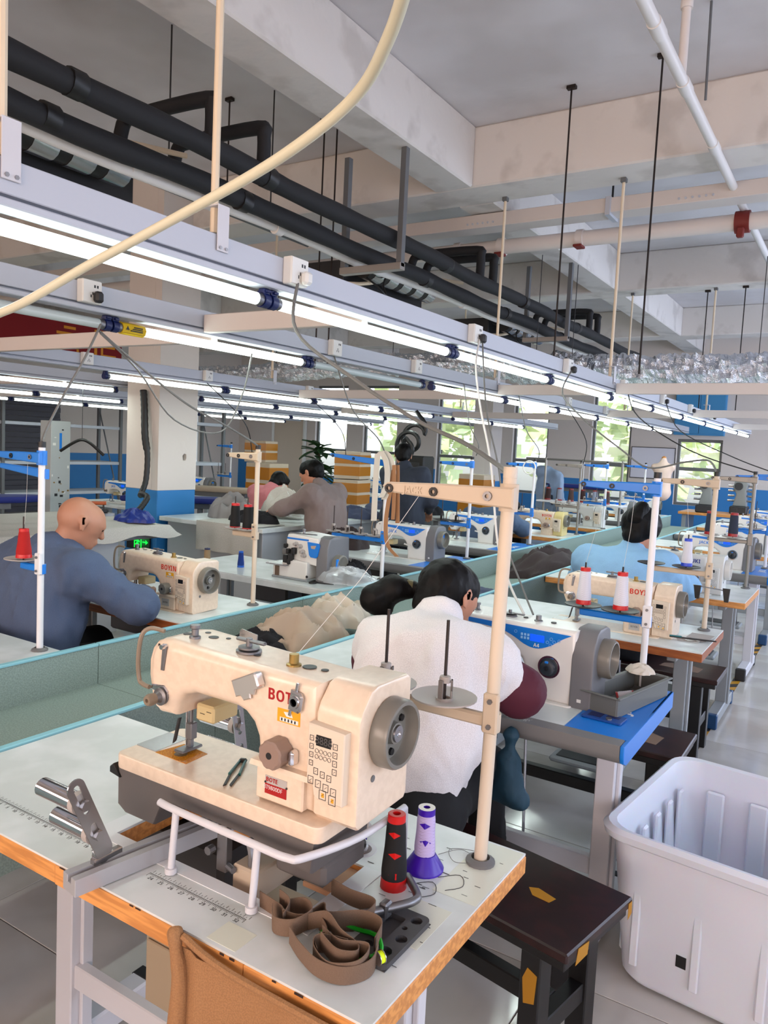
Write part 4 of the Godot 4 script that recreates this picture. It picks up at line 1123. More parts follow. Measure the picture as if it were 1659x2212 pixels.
func head_details(t: Node3D, full: bool) -> void:
	# take-up guard, tension discs, presser foot, needle, lamp
	var g := smooth_pts([Vector3(0.078, 0.247, -0.05), Vector3(0.05, 0.25, -0.04), Vector3(0.036, 0.235, -0.03), Vector3(0.032, 0.19, -0.026), Vector3(0.036, 0.15, -0.026), Vector3(0.05, 0.142, -0.024), Vector3(0.068, 0.14, -0.024)], 4)
	part(tb(g, 0.0045, 8), "take_up_guard", mat("guard_taupe", Color(0.50, 0.44, 0.37), 0.4), t)
	var te := part(ax(Vector3(0.10, 0.128, -0.032), Vector3(0, 0, 1), [Vector2(0.016, 0.0), Vector2(0.016, 0.004), Vector2(0.013, 0.006), Vector2(0.017, 0.009), Vector2(0.017, 0.011), Vector2(0.012, 0.014), Vector2(0.008, 0.026), Vector2(0.0, 0.026)]), "tension_discs", M.dull_steel, t)
	part(ax(Vector3(0.10, 0.128, -0.008), Vector3(0, 0, 1), [Vector2(0.0, 0.0), Vector2(0.011, 0.0), Vector2(0.012, 0.012), Vector2(0.009, 0.018), Vector2(0.004, 0.018), Vector2(0.003, 0.012), Vector2(0.0, 0.012)], 14), "tension_knob", M.guard_taupe, te)
	part(pr([Vector2(0.068, 0.136), Vector2(0.112, 0.130), Vector2(0.116, 0.140), Vector2(0.104, 0.150), Vector2(0.07, 0.146)], -0.032, -0.026, 0.002), "thread_guide", M.chrome, t)
	part(pr([Vector2(0.094, 0.178), Vector2(0.102, 0.178), Vector2(0.110, 0.226), Vector2(0.098, 0.230)], -0.032, -0.026, 0.0015), "thread_lever", M.dull_steel, t)
	part(tb([Vector3(0.104, 0.226, -0.03), Vector3(0.104, 0.226, -0.018)], 0.005, 8), "lever_eye", M.chrome, t)
	var pf := MB.new()
	tube(pf, [Vector3(0.112, 0.10, -0.094), Vector3(0.112, 0.03, -0.094)], 0.004, 8)
	bxr(pf, 0.106, 0.122, 0.028, 0.062, -0.102, -0.084, 0.002)
	bxr(pf, 0.098, 0.124, 0.006, 0.012, -0.116, -0.062, 0.002)
	bxr(pf, 0.106, 0.116, 0.010, 0.030, -0.100, -0.088, 0.002)
	part(pf, "presser_foot", M.dull_steel, t)
	part(tb([Vector3(0.102, 0.10, -0.092), Vector3(0.102, 0.04, -0.092), Vector3(0.102, 0.002, -0.092)], [0.0034, 0.003, 0.0008], 8), "needle_bar", M.steel, t)
	part(pr([Vector2(0.085, 0.065), Vector2(0.092, 0.068), Vector2(0.080, 0.018), Vector2(0.072, 0.010)], -0.088, -0.082, 0.001), "finger_guard", M.dark_grey, t)
	var lb := part(box(0.142, 0.190, 0.078, 0.112, -0.145, -0.075, 0.004), "lamp_box", mat("lamp_cream", Color(0.75, 0.68, 0.50), 0.45), t)
	part(box(0.130, 0.142, 0.072, 0.104, -0.115, -0.085, 0.005), "lamp_head", mat("lamp_tan", Color(0.70, 0.52, 0.38), 0.45), lb)
	if full:
		for s in [[0.155, 0.094], [0.172, 0.1]]: part(box(s[0], s[0] + 0.012, s[1], s[1] + 0.001, -0.0748, -0.074), "lamp_slot_shade", M.black, lb, 0.0)  # black strips imitate the dark inside slots; none are cut

func lockstitch(o: Vector3, label: String, opt := {}) -> Node3D:
	var t := thing("sewing_machine", label, "sewing machine", o)
	var full: bool = opt.get("full", false)
	var pm: StandardMaterial3D = M[opt.get("paint", "machine_cream")]
	var raised: bool = opt.get("raised", false)
	# bed
	part(pr(rrect(0.0, 0.505, 0.0, 0.178, 0.018), -0.030 if raised else -0.004, 0.0 if raised else 0.004, 0.004, XZ, 2), "bed", pm, t)
	part(pr(rrect(0.004, 0.060, 0.050, 0.136, 0.002, 1), 0.0 if raised else 0.004, 0.0012 if raised else 0.0052, 0.0, XZ), "needle_plate", M.steel, t)
	if raised:
		part(pr([Vector2(0.005, -0.02), Vector2(0.006, -0.105), Vector2(0.03, -0.118), Vector2(0.11, -0.118), Vector2(0.13, -0.075), Vector2(0.16, -0.062), Vector2(0.36, -0.064), Vector2(0.37, -0.085), Vector2(0.488, -0.085), Vector2(0.495, -0.02)], -0.172, -0.002, 0.008, ID, 2), "lower_casing", mat("casing_grey", Color(0.36, 0.34, 0.33), 0.5), t)
		part(pr([Vector2(0.0, -0.022), Vector2(-0.01, -0.03), Vector2(-0.01, -0.042), Vector2(0.02, -0.046)], -0.16, 0.004, 0.002), "rubber_corner", M.black, t)
		part(box(0.38, 0.49, -0.13, -0.085, -0.17, -0.04, 0.008), "hook_gearbox", M.casing_grey, t)
		part(box(0.30, 0.36, -0.19, -0.135, -0.13, -0.02, 0.004), "solenoid_box", mat("sol_cream", Color(0.72, 0.66, 0.58), 0.5), t)
		var mech := MB.new()
		bxr(mech, 0.268, 0.292, -0.155, -0.085, -0.03, -0.012, 0.002)
		tube(mech, [Vector3(0.28, -0.085, -0.02), Vector3(0.28, -0.065, -0.02)], 0.012, 6)
		tube(mech, [Vector3(0.262, -0.115, -0.01), Vector3(0.262, -0.115, 0.004)], 0.008, 8)
		tube(mech, [Vector3(0.292, -0.142, -0.018), Vector3(0.312, -0.142, -0.012)], 0.006, 8)
		tube(mech, smooth_pts([Vector3(0.32, -0.09, -0.04), Vector3(0.335, -0.12, -0.035), Vector3(0.33, -0.19, -0.035)], 4), 0.008, 8)
		part(mech, "knee_lift_linkage", M.dull_steel, t)
		# amber film on the bed beside the needle plate, worn through in flecks
		part(pr([Vector2(0.062, 0.048), Vector2(0.15, 0.046), Vector2(0.147, 0.106), Vector2(0.075, 0.112)], 0.0, 0.0008, 0.0, XZ), "amber_film", M.amber, t, 0.0)
		part(ax(Vector3(0.108, 0.0008, -0.072), Vector3.UP, [Vector2(0.013, 0.0), Vector2(0.013, 0.0005), Vector2(0.0, 0.0005)]), "film_stain", mat("film_dark", Color(0.42, 0.30, 0.06), 0.35), t)
	# arm and upright
	var body := PackedVector2Array([Vector2(0.084, 0.090), Vector2(0.126, 0.092), Vector2(0.134, 0.120), Vector2(0.150, 0.138), Vector2(0.180, 0.147), Vector2(0.285, 0.146), Vector2(0.306, 0.140), Vector2(0.324, 0.126), Vector2(0.335, 0.105), Vector2(0.339, 0.075), Vector2(0.339, 0.0), Vector2(0.4665, 0.0), Vector2(0.4665, 0.226), Vector2(0.300, 0.232), Vector2(0.110, 0.240), Vector2(0.084, 0.236), Vector2(0.066, 0.222), Vector2(0.056, 0.195), Vector2(0.054, 0.160), Vector2(0.062, 0.128), Vector2(0.074, 0.100)])
	var b := MB.new()
	prism(b, body, -0.160, -0.030, 0.020, ID, 4)
	part(b, "arm", pm, t, 50.0)
	var fp := PackedVector2Array([Vector2(0.070, 0.098), Vector2(0.090, 0.090), Vector2(0.090, 0.236), Vector2(0.072, 0.230), Vector2(0.058, 0.214), Vector2(0.050, 0.190), Vector2(0.050, 0.160), Vector2(0.058, 0.124)])
	b = MB.new()
	prism(b, fp, -0.150, -0.036, 0.010, ID, 3)
	part(b, "face_plate", pm, t, 50.0)
	part(pr([Vector2(0.0745, 0.150), Vector2(0.0785, 0.150), Vector2(0.0845, 0.226), Vector2(0.0795, 0.226)], -0.0365, -0.0335), "take_up_slot_shade", M.black, t, 0.0)  # thin black prism paints the shade of the slit, no opening is cut
	# motor housing and handwheel
	var mh := pr([Vector2(0.028, 0.008), Vector2(0.028, 0.180), Vector2(0.036, 0.198), Vector2(0.060, 0.226), Vector2(0.080, 0.232), Vector2(0.176, 0.230), Vector2(0.188, 0.222), Vector2(0.190, 0.012), Vector2(0.182, 0.002), Vector2(0.038, -0.002)], 0.468, 0.557, 0.006, YZ, 2)
	var ho := part(mh, "motor_housing", M[opt.get("motor", "machine_white")] if opt.has("motor") else pm, t, 35.0)
	var wh := part(ax(Vector3(0.556, 0.146, -0.112), Vector3(1, 0, 0), [Vector2(0.0, 0.0), Vector2(0.057, 0.0), Vector2(0.060, 0.004), Vector2(0.059, 0.028), Vector2(0.056, 0.033), Vector2(0.050, 0.033), Vector2(0.047, 0.014), Vector2(0.045, 0.010), Vector2(0.020, 0.008), Vector2(0.018, 0.020), Vector2(0.010, 0.021), Vector2(0.0, 0.021)], 32), "handwheel", M[opt.get("wheel", "wheel_grey")], t)
	part(ax(Vector3(0.577, 0.146, -0.112), Vector3(1, 0, 0), [Vector2(0.0, 0.0), Vector2(0.015, 0.0), Vector2(0.014, 0.003), Vector2(0.006, 0.003), Vector2(0.004, 0.0005), Vector2(0.0, 0.0005)]), "hub_cap", M.steel, wh)
	for a in [0.5, 2.6, 4.7]:
		part(ax(Vector3(0.565, 0.146 + 0.034 * sin(a), -0.112 + 0.034 * cos(a)), Vector3(1, 0, 0), [Vector2(0.0, 0.0), Vector2(0.007, 0.0), Vector2(0.006, 0.004), Vector2(0.0, 0.004)], 8), "wheel_screw", M.black, wh)
	part(ax(Vector3(0.5572, 0.076, -0.072), Vector3(1, 0, 0), [Vector2(0.0, 0.0), Vector2(0.006, 0.0), Vector2(0.006, 0.001), Vector2(0.0, 0.001)], 12), "screw_hole_shade", M.grey_plastic, ho)  # grey disc colours in the shaded depth of a hole; housing stays solid
	# base cover with name plate
	var bc := part(box(0.349, 0.453, 0.004, 0.064, -0.038, -0.020, 0.003), "base_cover", pm, t)
	part(pr([Vector2(0.012, 0.064), Vector2(0.036, 0.064), Vector2(0.036, 0.073), Vector2(0.016, 0.072)], 0.338, 0.470, 0.002, YZ), "ledge", pm, bc)
	if opt.has("plate"):
		var np := part(box(0.371, 0.419, 0.018, 0.050, -0.020, -0.0192), "name_plate", mat("plate_silver", Color(0.72, 0.70, 0.68), 0.4, 0.3), bc, 0.0)
		if full:
			part(box(0.371, 0.419, 0.018, 0.036, -0.0192, -0.0188), "plate_red", mat("plate_red", Color(0.62, 0.04, 0.05), 0.45), np, 0.0)
			text(np, "BOTE", 0.008, M.plate_red, face(0.386, 0.0435, -0.0188), "plate_brand", 0.0003, true)
			text(np, "BT9800DF", 0.007, M.white_plastic, face(0.389, 0.0295, -0.0186), "plate_model", 0.0003)
			for s in [-0.003, 0.044]: part(ax(Vector3(0.375 + s, 0.038, -0.0188), Vector3(0, 0, 1), [Vector2(0.0, 0.0), Vector2(0.002, 0.0), Vector2(0.0015, 0.0015), Vector2(0.0, 0.0015)], 8), "rivet", M.dark_grey, np)
		else:
			text(np, opt.plate, 0.008, mat("ink", Color(0.18, 0.18, 0.18), 0.6), face(0.395, 0.034, -0.0188), "plate_print", 0.0003)
	# stitch dial and reverse lever
	var kn := PackedVector2Array()
	for i in 24:
		var an := TAU * i / 24.0
		kn.push_back(Vector2(cos(an), sin(an)) * (0.0255 if i % 3 != 0 else 0.0235))
	b = MB.new()
	prism(b, kn, -0.030, 0.006, 0.003, Transform3D(Basis.IDENTITY, Vector3(0.398, 0.098, 0)), 1)
	var dk := part(b, "stitch_dial", M[opt.get("dial", "dial_tan")], t)
	part(ax(Vector3(0.398, 0.098, 0.0062), Vector3(0, 0, 1), [Vector2(0.0, 0.0), Vector2(0.006, 0.0), Vector2(0.006, 0.0006), Vector2(0.0, 0.0006)], 12), "dial_bore_shade", M.black, dk)  # black disc drawn as shade down the bore; the dial is solid
	part(box(0.424, 0.436, 0.082, 0.108, -0.030, -0.010, 0.004), "reverse_lever", M.chrome, t)
	# control panel
	var cp := part(pr([Vector2(0.466, 0.074), Vector2(0.478, 0.068), Vector2(0.482, 0.048), Vector2(0.490, 0.043), Vector2(0.539, 0.043), Vector2(0.540, 0.164), Vector2(0.466, 0.168)], -0.030, -0.010, 0.002), "control_panel", M[opt.get("panel", "panel_cream")], t)
	part(box(0.484, 0.514, 0.134, 0.152, -0.010, -0.0094), "display", mat("lcd_dark", Color(0.07, 0.07, 0.075), 0.25), cp, 0.0)
	if opt.has("led"): text(cp, "2", 0.010, M.led_red, face(0.490, 0.143, -0.0092), "lit_digit", 0.0003)
	if full: text(cp, "8888", 0.012, mat("lcd_seg", Color(0.30, 0.29, 0.29), 0.4), face(0.499, 0.143, -0.0092), "display_digits", 0.0003)
	var frames := MB.new()
	var caps := MB.new()
	for r in 2:
		for c in 4: axle(frames, Vector3(0.486 + c * 0.0085, 0.125 - r * 0.0095, -0.0102), Vector3(0, 0, 1), [Vector2(0.0038, 0.0), Vector2(0.0038, 0.0008), Vector2(0.0032, 0.0008), Vector2(0.0032, 0.0)], 12)
	var cells := []
	for r in 4:
		cells.append([0.471, 0.149 - r * 0.014, 0.008, 0.009]); cells.append([0.518, 0.145 - r * 0.014, 0.009, 0.010])
	for c in 4: cells.append([0.470 + c * 0.0155, 0.080 - c * 0.0032, 0.011, 0.013])
	for c in 3: cells.append([0.481 + c * 0.0135, 0.096 - c * 0.003, 0.009, 0.011])
	for c in 2: cells.append([0.494 + c * 0.0195, 0.062 - c * 0.004, 0.014, 0.016])
	for q in cells:
		var x0: float = q[0]; var x1: float = x0 + q[2]; var y0: float = q[1] - q[3]; var y1: float = q[1]
		for e in [[x0, x1, y0, y0 + 0.0008], [x0, x1, y1 - 0.0008, y1], [x0, x0 + 0.0008, y0, y1], [x1 - 0.0008, x1, y0, y1]]: bxr(frames, e[0], e[1], e[2], e[3], -0.0102, -0.0094)
		if full: bx(frames, Vector3((x0 + x1) * 0.5, (y0 + y1) * 0.5, -0.0097), Vector3(q[2] * 0.5, 0.0007, 0.0006), 0.0, Transform3D(Basis(Vector3(0, 0, 1), 0.7), Vector3((x0 + x1) * 0.5, (y0 + y1) * 0.5, 0)) * Transform3D(Basis.IDENTITY, Vector3(-(x0 + x1) * 0.5, -(y0 + y1) * 0.5, 0)))
	part(frames, "key_outlines", mat("key_ink", Color(0.22, 0.21, 0.22), 0.5), cp, 0.0).set_meta("kind", "stuff")
	for c in 2: bxr(caps, 0.499 + c * 0.0195, 0.504 + c * 0.0195, 0.050 - c * 0.004, 0.057 - c * 0.004, -0.0102, -0.0095)
	part(caps, "key_symbols", M.yellow, cp, 0.0).set_meta("kind", "stuff")
	# lettering and warning sticker on the arm
	if opt.has("brand"):
		text(t, opt.brand, 0.021 if full else 0.024, M[opt.get("ink", "brand_red")], face(opt.get("bx", 0.395), 0.190, -0.0297), "brand_lettering", 0.0004, true)
	if opt.has("sticker"):
		var st := part(box(0.384, 0.434, 0.146, 0.170, -0.0304, -0.0296), "warning_sticker", M.yellow, t, 0.0)
		part(box(0.390, 0.430, 0.148, 0.155, -0.0296, -0.0292), "sticker_strip", M.white_plastic, st, 0.0)
		part(pr([Vector2(0.398, 0.165), Vector2(0.404, 0.158), Vector2(0.418, 0.158), Vector2(0.414, 0.167)], -0.0296, -0.0292), "sticker_figure", M.white_plastic, st, 0.0)
		for k in 5: part(box(0.393 + k * 0.0072, 0.396 + k * 0.0072, 0.149, 0.154, -0.0292, -0.029), "sticker_glyph", M.black, st, 0.0)
	head_details(t, full)
	# fittings on top
	part(ax(Vector3(0.135, 0.235, -0.075), Vector3.UP, [Vector2(0.011, 0.0), Vector2(0.011, 0.008), Vector2(0.007, 0.010), Vector2(0.007, 0.022), Vector2(0.010, 0.024), Vector2(0.010, 0.030), Vector2(0.0, 0.031)], 14), "thread_post", M.dull_steel, t)
	part(ax(Vector3(0.372, 0.228, -0.085), Vector3.UP, [Vector2(0.014, 0.0), Vector2(0.014, 0.004), Vector2(0.009, 0.006), Vector2(0.009, 0.022), Vector2(0.0, 0.023)], 14), "oil_sight", mat("brass", Color(0.62, 0.52, 0.30), 0.35, 0.8), t)
	for q in [[0.105, -0.085, 0.009], [0.155, -0.105, 0.010], [0.125, -0.12, 0.006], [0.18, -0.12, 0.005], [0.29, -0.08, 0.007], [0.40, -0.095, 0.013], [0.43, -0.10, 0.007]]:
		part(ax(Vector3(q[0], 0.2395 - (q[0] - 0.11) * 0.036, q[1]), Vector3.UP, [Vector2(q[2], 0.0), Vector2(q[2], 0.0012), Vector2(0.0, 0.0012)], 14), "rubber_plug", M.black, t)
	var bw := part(ax(Vector3(0.265, 0.234, -0.085), Vector3.UP, [Vector2(0.024, 0.0), Vector2(0.024, 0.004), Vector2(0.012, 0.006), Vector2(0.020, 0.007), Vector2(0.020, 0.010), Vector2(0.006, 0.011), Vector2(0.006, 0.026), Vector2(0.0, 0.026)], 20), "bobbin_winder", M.dull_steel, t)
	part(box(0.235, 0.305, 0.252, 0.258, -0.090, -0.080, 0.002), "winder_arm", M.dull_steel, bw)
	if full:
		part(pr([Vector2(0.19, 0.236), Vector2(0.235, 0.236), Vector2(0.236, 0.25), Vector2(0.195, 0.256), Vector2(0.19, 0.25)], -0.142, -0.140, 0.0), "wire_guard", M.steel, t)
		# two bent chrome cover plates leaning on the front of the arm
		var q1 := Transform3D(Basis(Vector3(0, 0, 1), 0.42), Vector3(0.318, 0.196, 0))
		b = MB.new()
		prism(b, PackedVector2Array([Vector2(-0.034, -0.014), Vector2(-0.022, -0.014), Vector2(-0.018, -0.024), Vector2(0.0, -0.024), Vector2(0.002, -0.017), Vector2(0.010, -0.020), Vector2(0.016, -0.012), Vector2(0.036, -0.010), Vector2(0.040, 0.012), Vector2(0.030, 0.018), Vector2(-0.034, 0.016)]), -0.028, -0.022, 0.002, q1)
		bx(b, Vector3(0.036, 0.004, -0.018), Vector3(0.008, 0.026, 0.02), 0.003, q1)
		part(b, "chrome_cover", mat("chrome_satin", Color(0.86, 0.84, 0.82), 0.32, 0.9), t)
		var q2 := Transform3D(Basis(Vector3(0, 0, 1), -0.15), Vector3(0.428, 0.190, 0))
		b = MB.new()
		prism(b, PackedVector2Array([Vector2(-0.014, -0.018), Vector2(0.008, -0.018), Vector2(0.014, -0.010), Vector2(0.014, 0.012), Vector2(0.008, 0.018), Vector2(-0.014, 0.018)]), -0.030, -0.020, 0.003, q2)
		axle(b, q2 * Vector3(-0.001, 0.0, -0.020), Vector3(0, 0, 1), [Vector2(0.011, 0.0), Vector2(0.010, 0.003), Vector2(0.007, 0.003), Vector2(0.006, 0.0), Vector2(0.0, 0.0)], 16)
		bx(b, Vector3(-0.004, 0.024, -0.026), Vector3(0.006, 0.016, 0.004), 0.001, q2)
		bx(b, Vector3(-0.012, -0.024, -0.028), Vector3(0.006, 0.014, 0.003), 0.001, q2)
		part(b, "chrome_clip", M.steel, t)
	return t

func jack(o: Vector3, label: String, full := false) -> Node3D:
	var t := thing("sewing_machine", label, "sewing machine", o)
	var pm: StandardMaterial3D = M.machine_white
	part(pr(rrect(0.0, 0.50, 0.0, 0.178, 0.015), -0.004, 0.004, 0.003, XZ, 1), "bed", pm, t)
	part(pr(rrect(0.004, 0.060, 0.050, 0.136, 0.002, 1), 0.004, 0.0052, 0.0, XZ), "needle_plate", M.steel, t)
	var body := PackedVector2Array([Vector2(0.084, 0.090), Vector2(0.128, 0.092), Vector2(0.136, 0.122), Vector2(0.152, 0.140), Vector2(0.200, 0.150), Vector2(0.262, 0.152), Vector2(0.295, 0.143), Vector2(0.322, 0.122), Vector2(0.338, 0.090), Vector2(0.344, 0.0), Vector2(0.49, 0.0), Vector2(0.505, 0.10), Vector2(0.500, 0.238), Vector2(0.32, 0.238), Vector2(0.110, 0.244), Vector2(0.084, 0.238), Vector2(0.066, 0.222), Vector2(0.056, 0.195), Vector2(0.054, 0.160), Vector2(0.062, 0.128), Vector2(0.074, 0.100)])
	var b := MB.new()
	prism(b, body, -0.165, -0.020, 0.016, ID, 3)
	part(b, "arm", pm, t, 50.0)
	# blue control band whose lower edge swings down and up again
	var band := [Vector2(0.130, 0.2285), Vector2(0.484, 0.2225)]
	var low := smooth_pts([Vector2(0.484, 0.2225), Vector2(0.455, 0.206), Vector2(0.425, 0.184), Vector2(0.392, 0.168), Vector2(0.362, 0.164), Vector2(0.330, 0.172), Vector2(0.290, 0.192), Vector2(0.240, 0.207), Vector2(0.130, 0.214)], 3)
	for i in range(1, low.size()): band.append(low[i])
	var bd := part(pr(band, -0.021, -0.0185), "control_band", M.azure, t, 0.0)
	part(box(0.350, 0.397, 0.186, 0.208, -0.0185, -0.018), "screen", M.screen_blue, bd, 0.0)
	var ks := MB.new()
	for q in [[0.322, 0.203], [0.333, 0.203], [0.344, 0.203], [0.322, 0.192], [0.333, 0.192], [0.344, 0.192]]: bxr(ks, q[0] - 0.004, q[0] + 0.003, q[1] - 0.004, q[1] + 0.004, -0.0186, -0.018)
	for q in [[0.300, 0.208], [0.408, 0.190], [0.420, 0.202], [0.430, 0.194], [0.418, 0.182], [0.446, 0.200]]: axle(ks, Vector3(q[0], q[1], -0.0186), Vector3(0, 0, 1), [Vector2(0.005, 0.0), Vector2(0.005, 0.0007), Vector2(0.004, 0.0007), Vector2(0.004, 0.0)], 12)
	part(ks, "key_marks", mat("key_pale", Color(0.55, 0.75, 0.92), 0.4), bd, 0.0).set_meta("kind", "stuff")
	if full: text(bd, "A4", 0.012, M.white_plastic, face(0.372, 0.174, -0.018), "model_print", 0.0003, true)
	text(t, "JACK", 0.022, M.azure, face(0.215, 0.184, -0.0196), "brand_lettering", 0.0004, true)
	# grey end with its big recessed wheel
	var en := part(pr([Vector2(0.016, 0.0), Vector2(0.016, 0.15), Vector2(0.026, 0.205), Vector2(0.050, 0.236), Vector2(0.075, 0.246), Vector2(0.150, 0.244), Vector2(0.182, 0.232), Vector2(0.190, 0.20), Vector2(0.190, 0.0)], 0.488, 0.560, 0.008, YZ, 2), "end_housing", mat("end_grey", Color(0.42, 0.42, 0.43), 0.45), t)
	part(ax(Vector3(0.556, 0.150, -0.110), Vector3(1, 0, 0), [Vector2(0.0, 0.0), Vector2(0.062, 0.0), Vector2(0.062, 0.034), Vector2(0.057, 0.042), Vector2(0.052, 0.042), Vector2(0.048, 0.02), Vector2(0.044, 0.014), Vector2(0.02, 0.012), Vector2(0.018, 0.022), Vector2(0.0, 0.022)], 28), "handwheel", M.wheel_grey, t)
	part(box(0.570, 0.574, 0.155, 0.185, -0.135, -0.10, 0.001), "wheel_blade", M.azure, t)
	part(box(0.515, 0.528, 0.020, 0.030, -0.0165, -0.0155), "usb_port", M.white_plastic, en, 0.0)
	# stitch dial in a chrome ring, reverse lever
	part(ax(Vector3(0.418, 0.112, -0.021), Vector3(0, 0, 1), [Vector2(0.037, 0.0), Vector2(0.036, 0.004), Vector2(0.030, 0.004), Vector2(0.030, 0.0)], 28), "dial_ring", M.chrome, t)
	var dl := part(ax(Vector3(0.418, 0.112, -0.021), Vector3(0, 0, 1), [Vector2(0.030, 0.0), Vector2(0.030, 0.003), Vector2(0.024, 0.004), Vector2(0.022, 0.026), Vector2(0.018, 0.029), Vector2(0.008, 0.029), Vector2(0.007, 0.020), Vector2(0.0, 0.020)], 24), "stitch_dial", mat("dial_slate", Color(0.16, 0.19, 0.22), 0.4), t)
	part(box(0.412, 0.424, 0.128, 0.136, 0.003, 0.009, 0.002), "dial_mark", M.azure, dl)
	part(pr([Vector2(0.318, 0.098), Vector2(0.362, 0.090), Vector2(0.362, 0.100), Vector2(0.32, 0.108)], -0.022, -0.008, 0.003), "reverse_lever", pm, t)
	head_details(t, false)
	part(ax(Vector3(0.135, 0.24, -0.075), Vector3.UP, [Vector2(0.011, 0.0), Vector2(0.011, 0.006), Vector2(0.007, 0.008), Vector2(0.007, 0.02), Vector2(0.010, 0.022), Vector2(0.010, 0.029), Vector2(0.0, 0.03)], 14), "thread_post", M.dull_steel, t)
	part(ax(Vector3(0.35, 0.237, -0.085), Vector3.UP, [Vector2(0.014, 0.0), Vector2(0.014, 0.004), Vector2(0.009, 0.006), Vector2(0.009, 0.02), Vector2(0.0, 0.021)], 14), "oil_sight", M.dull_steel, t)
	var bw := part(ax(Vector3(0.25, 0.238, -0.085), Vector3.UP, [Vector2(0.026, 0.0), Vector2(0.022, 0.006), Vector2(0.012, 0.007), Vector2(0.018, 0.012), Vector2(0.006, 0.014), Vector2(0.006, 0.022), Vector2(0.0, 0.022)], 18), "bobbin_winder", M.dull_steel, t)
	part(box(0.24, 0.30, 0.246, 0.251, -0.095, -0.085, 0.002), "winder_arm", M.dull_steel, bw)
	for q in [[0.17, -0.1, 0.01], [0.30, -0.1, 0.008], [0.40, -0.09, 0.009]]: part(ax(Vector3(q[0], 0.2375, q[1]), Vector3.UP, [Vector2(q[2], 0.0), Vector2(q[2], 0.004), Vector2(0.0, 0.004)], 12), "rubber_plug", M.black, t)
	return t

func overlock(o: Vector3, label: String) -> Node3D:
	var t := thing("overlock_machine", label, "overlock machine", o)
	var pm: StandardMaterial3D = M.machine_white
	part(box(0.0, 0.26, 0.0, 0.012, -0.24, 0.0, 0.004), "foot_plate", M.leg_grey, t)
	part(pr([Vector2(0.0, 0.008), Vector2(0.24, 0.008), Vector2(0.25, 0.03), Vector2(0.25, 0.11), Vector2(0.14, 0.115), Vector2(0.07, 0.10), Vector2(0.06, 0.075), Vector2(0.0, 0.07)], -0.21, -0.01, 0.010, ID, 2), "lower_body", pm, t)
	part(pr([Vector2(0.08, 0.15), Vector2(0.12, 0.112), Vector2(0.16, 0.105), Vector2(0.30, 0.09), Vector2(0.31, 0.25), Vector2(0.12, 0.262), Vector2(0.085, 0.255), Vector2(0.075, 0.22)], -0.23, -0.03, 0.012, ID, 2), "upper_arm", pm, t)
	part(pr([Vector2(0.03, 0.0), Vector2(0.03, 0.20), Vector2(0.05, 0.25), Vector2(0.09, 0.262), Vector2(0.24, 0.25), Vector2(0.25, 0.0)], 0.295, 0.375, 0.010, YZ, 2), "end_housing", M.end_grey, t)
	part(pr([Vector2(0.235, 0.225), Vector2(0.318, 0.222), Vector2(0.322, 0.205), Vector2(0.310, 0.150), Vector2(0.298, 0.138), Vector2(0.262, 0.140), Vector2(0.250, 0.152)], -0.031, -0.021, 0.002), "shield", M.azure, t)
	part(pr([Vector2(0.262, 0.205), Vector2(0.30, 0.21), Vector2(0.292, 0.19), Vector2(0.266, 0.19)], -0.021, -0.0205), "shield_label", mat("label_tan", Color(0.70, 0.60, 0.52), 0.4), t, 0.0)
	part(box(0.085, 0.24, 0.228, 0.238, -0.031, -0.0285), "blue_stripe", M.azure, t, 0.0)
	part(box(-0.03, 0.12, 0.075, 0.083, -0.12, 0.02, 0.002), "work_plate", M.steel, t)
	part(box(0.02, 0.05, 0.01, 0.068, -0.012, -0.004, 0.002), "looper_cover", mat("bronze", Color(0.42, 0.34, 0.28), 0.4, 0.6), t)
	var m := MB.new()
	for q in [[0.11, 0.16, 0.02], [0.13, 0.13, 0.03], [0.095, 0.115, 0.03], [0.15, 0.165, 0.025], [0.12, 0.10, 0.02], [0.09, 0.19, 0.015]]: bx(m, Vector3(q[0], q[1], -0.012), Vector3(q[2], q[2] * 1.5, 0.03), 0.004, Transform3D(Basis.IDENTITY, Vector3.ZERO))
	part(m, "looper_mechanism", M.black, t)
	for q in [[0.155, 0.205], [0.185, 0.195], [0.205, 0.165], [0.215, 0.145]]: part(ax(Vector3(q[0], q[1], -0.032), Vector3(0, 0, 1), [Vector2(0.013, 0.0), Vector2(0.013, 0.012), Vector2(0.009, 0.014), Vector2(0.009, 0.03), Vector2(0.0, 0.031)], 14), "tension_knob", M.disc_grey, t)
	part(ax(Vector3(0.255, 0.03, -0.006), Vector3(0, 0, 1), [Vector2(0.008, 0.0), Vector2(0.008, 0.002), Vector2(0.0, 0.002)], 12), "rubber_plug", M.black, t)
	part(ax(Vector3(0.374, 0.10, -0.13), Vector3(1, 0, 0), [Vector2(0.0, 0.0), Vector2(0.06, 0.0), Vector2(0.058, 0.035), Vector2(0.05, 0.04), Vector2(0.02, 0.03), Vector2(0.0, 0.03)], 24), "handwheel", M.wheel_grey, t)
	part(box(0.405, 0.412, 0.09, 0.14, -0.09, -0.07, 0.001), "wheel_blade", M.azure, t)
	part(ax(Vector3(0.15, 0.255, -0.1), Vector3.UP, [Vector2(0.012, 0.0), Vector2(0.008, 0.006), Vector2(0.008, 0.02), Vector2(0.011, 0.022), Vector2(0.008, 0.03), Vector2(0.0, 0.031)], 12), "oil_sight", M.dull_steel, t)
	part(tb([Vector3(0.09, 0.262, -0.04), Vector3(0.29, 0.268, -0.04)], 0.004, 6), "thread_rail", M.steel, t)
	return t

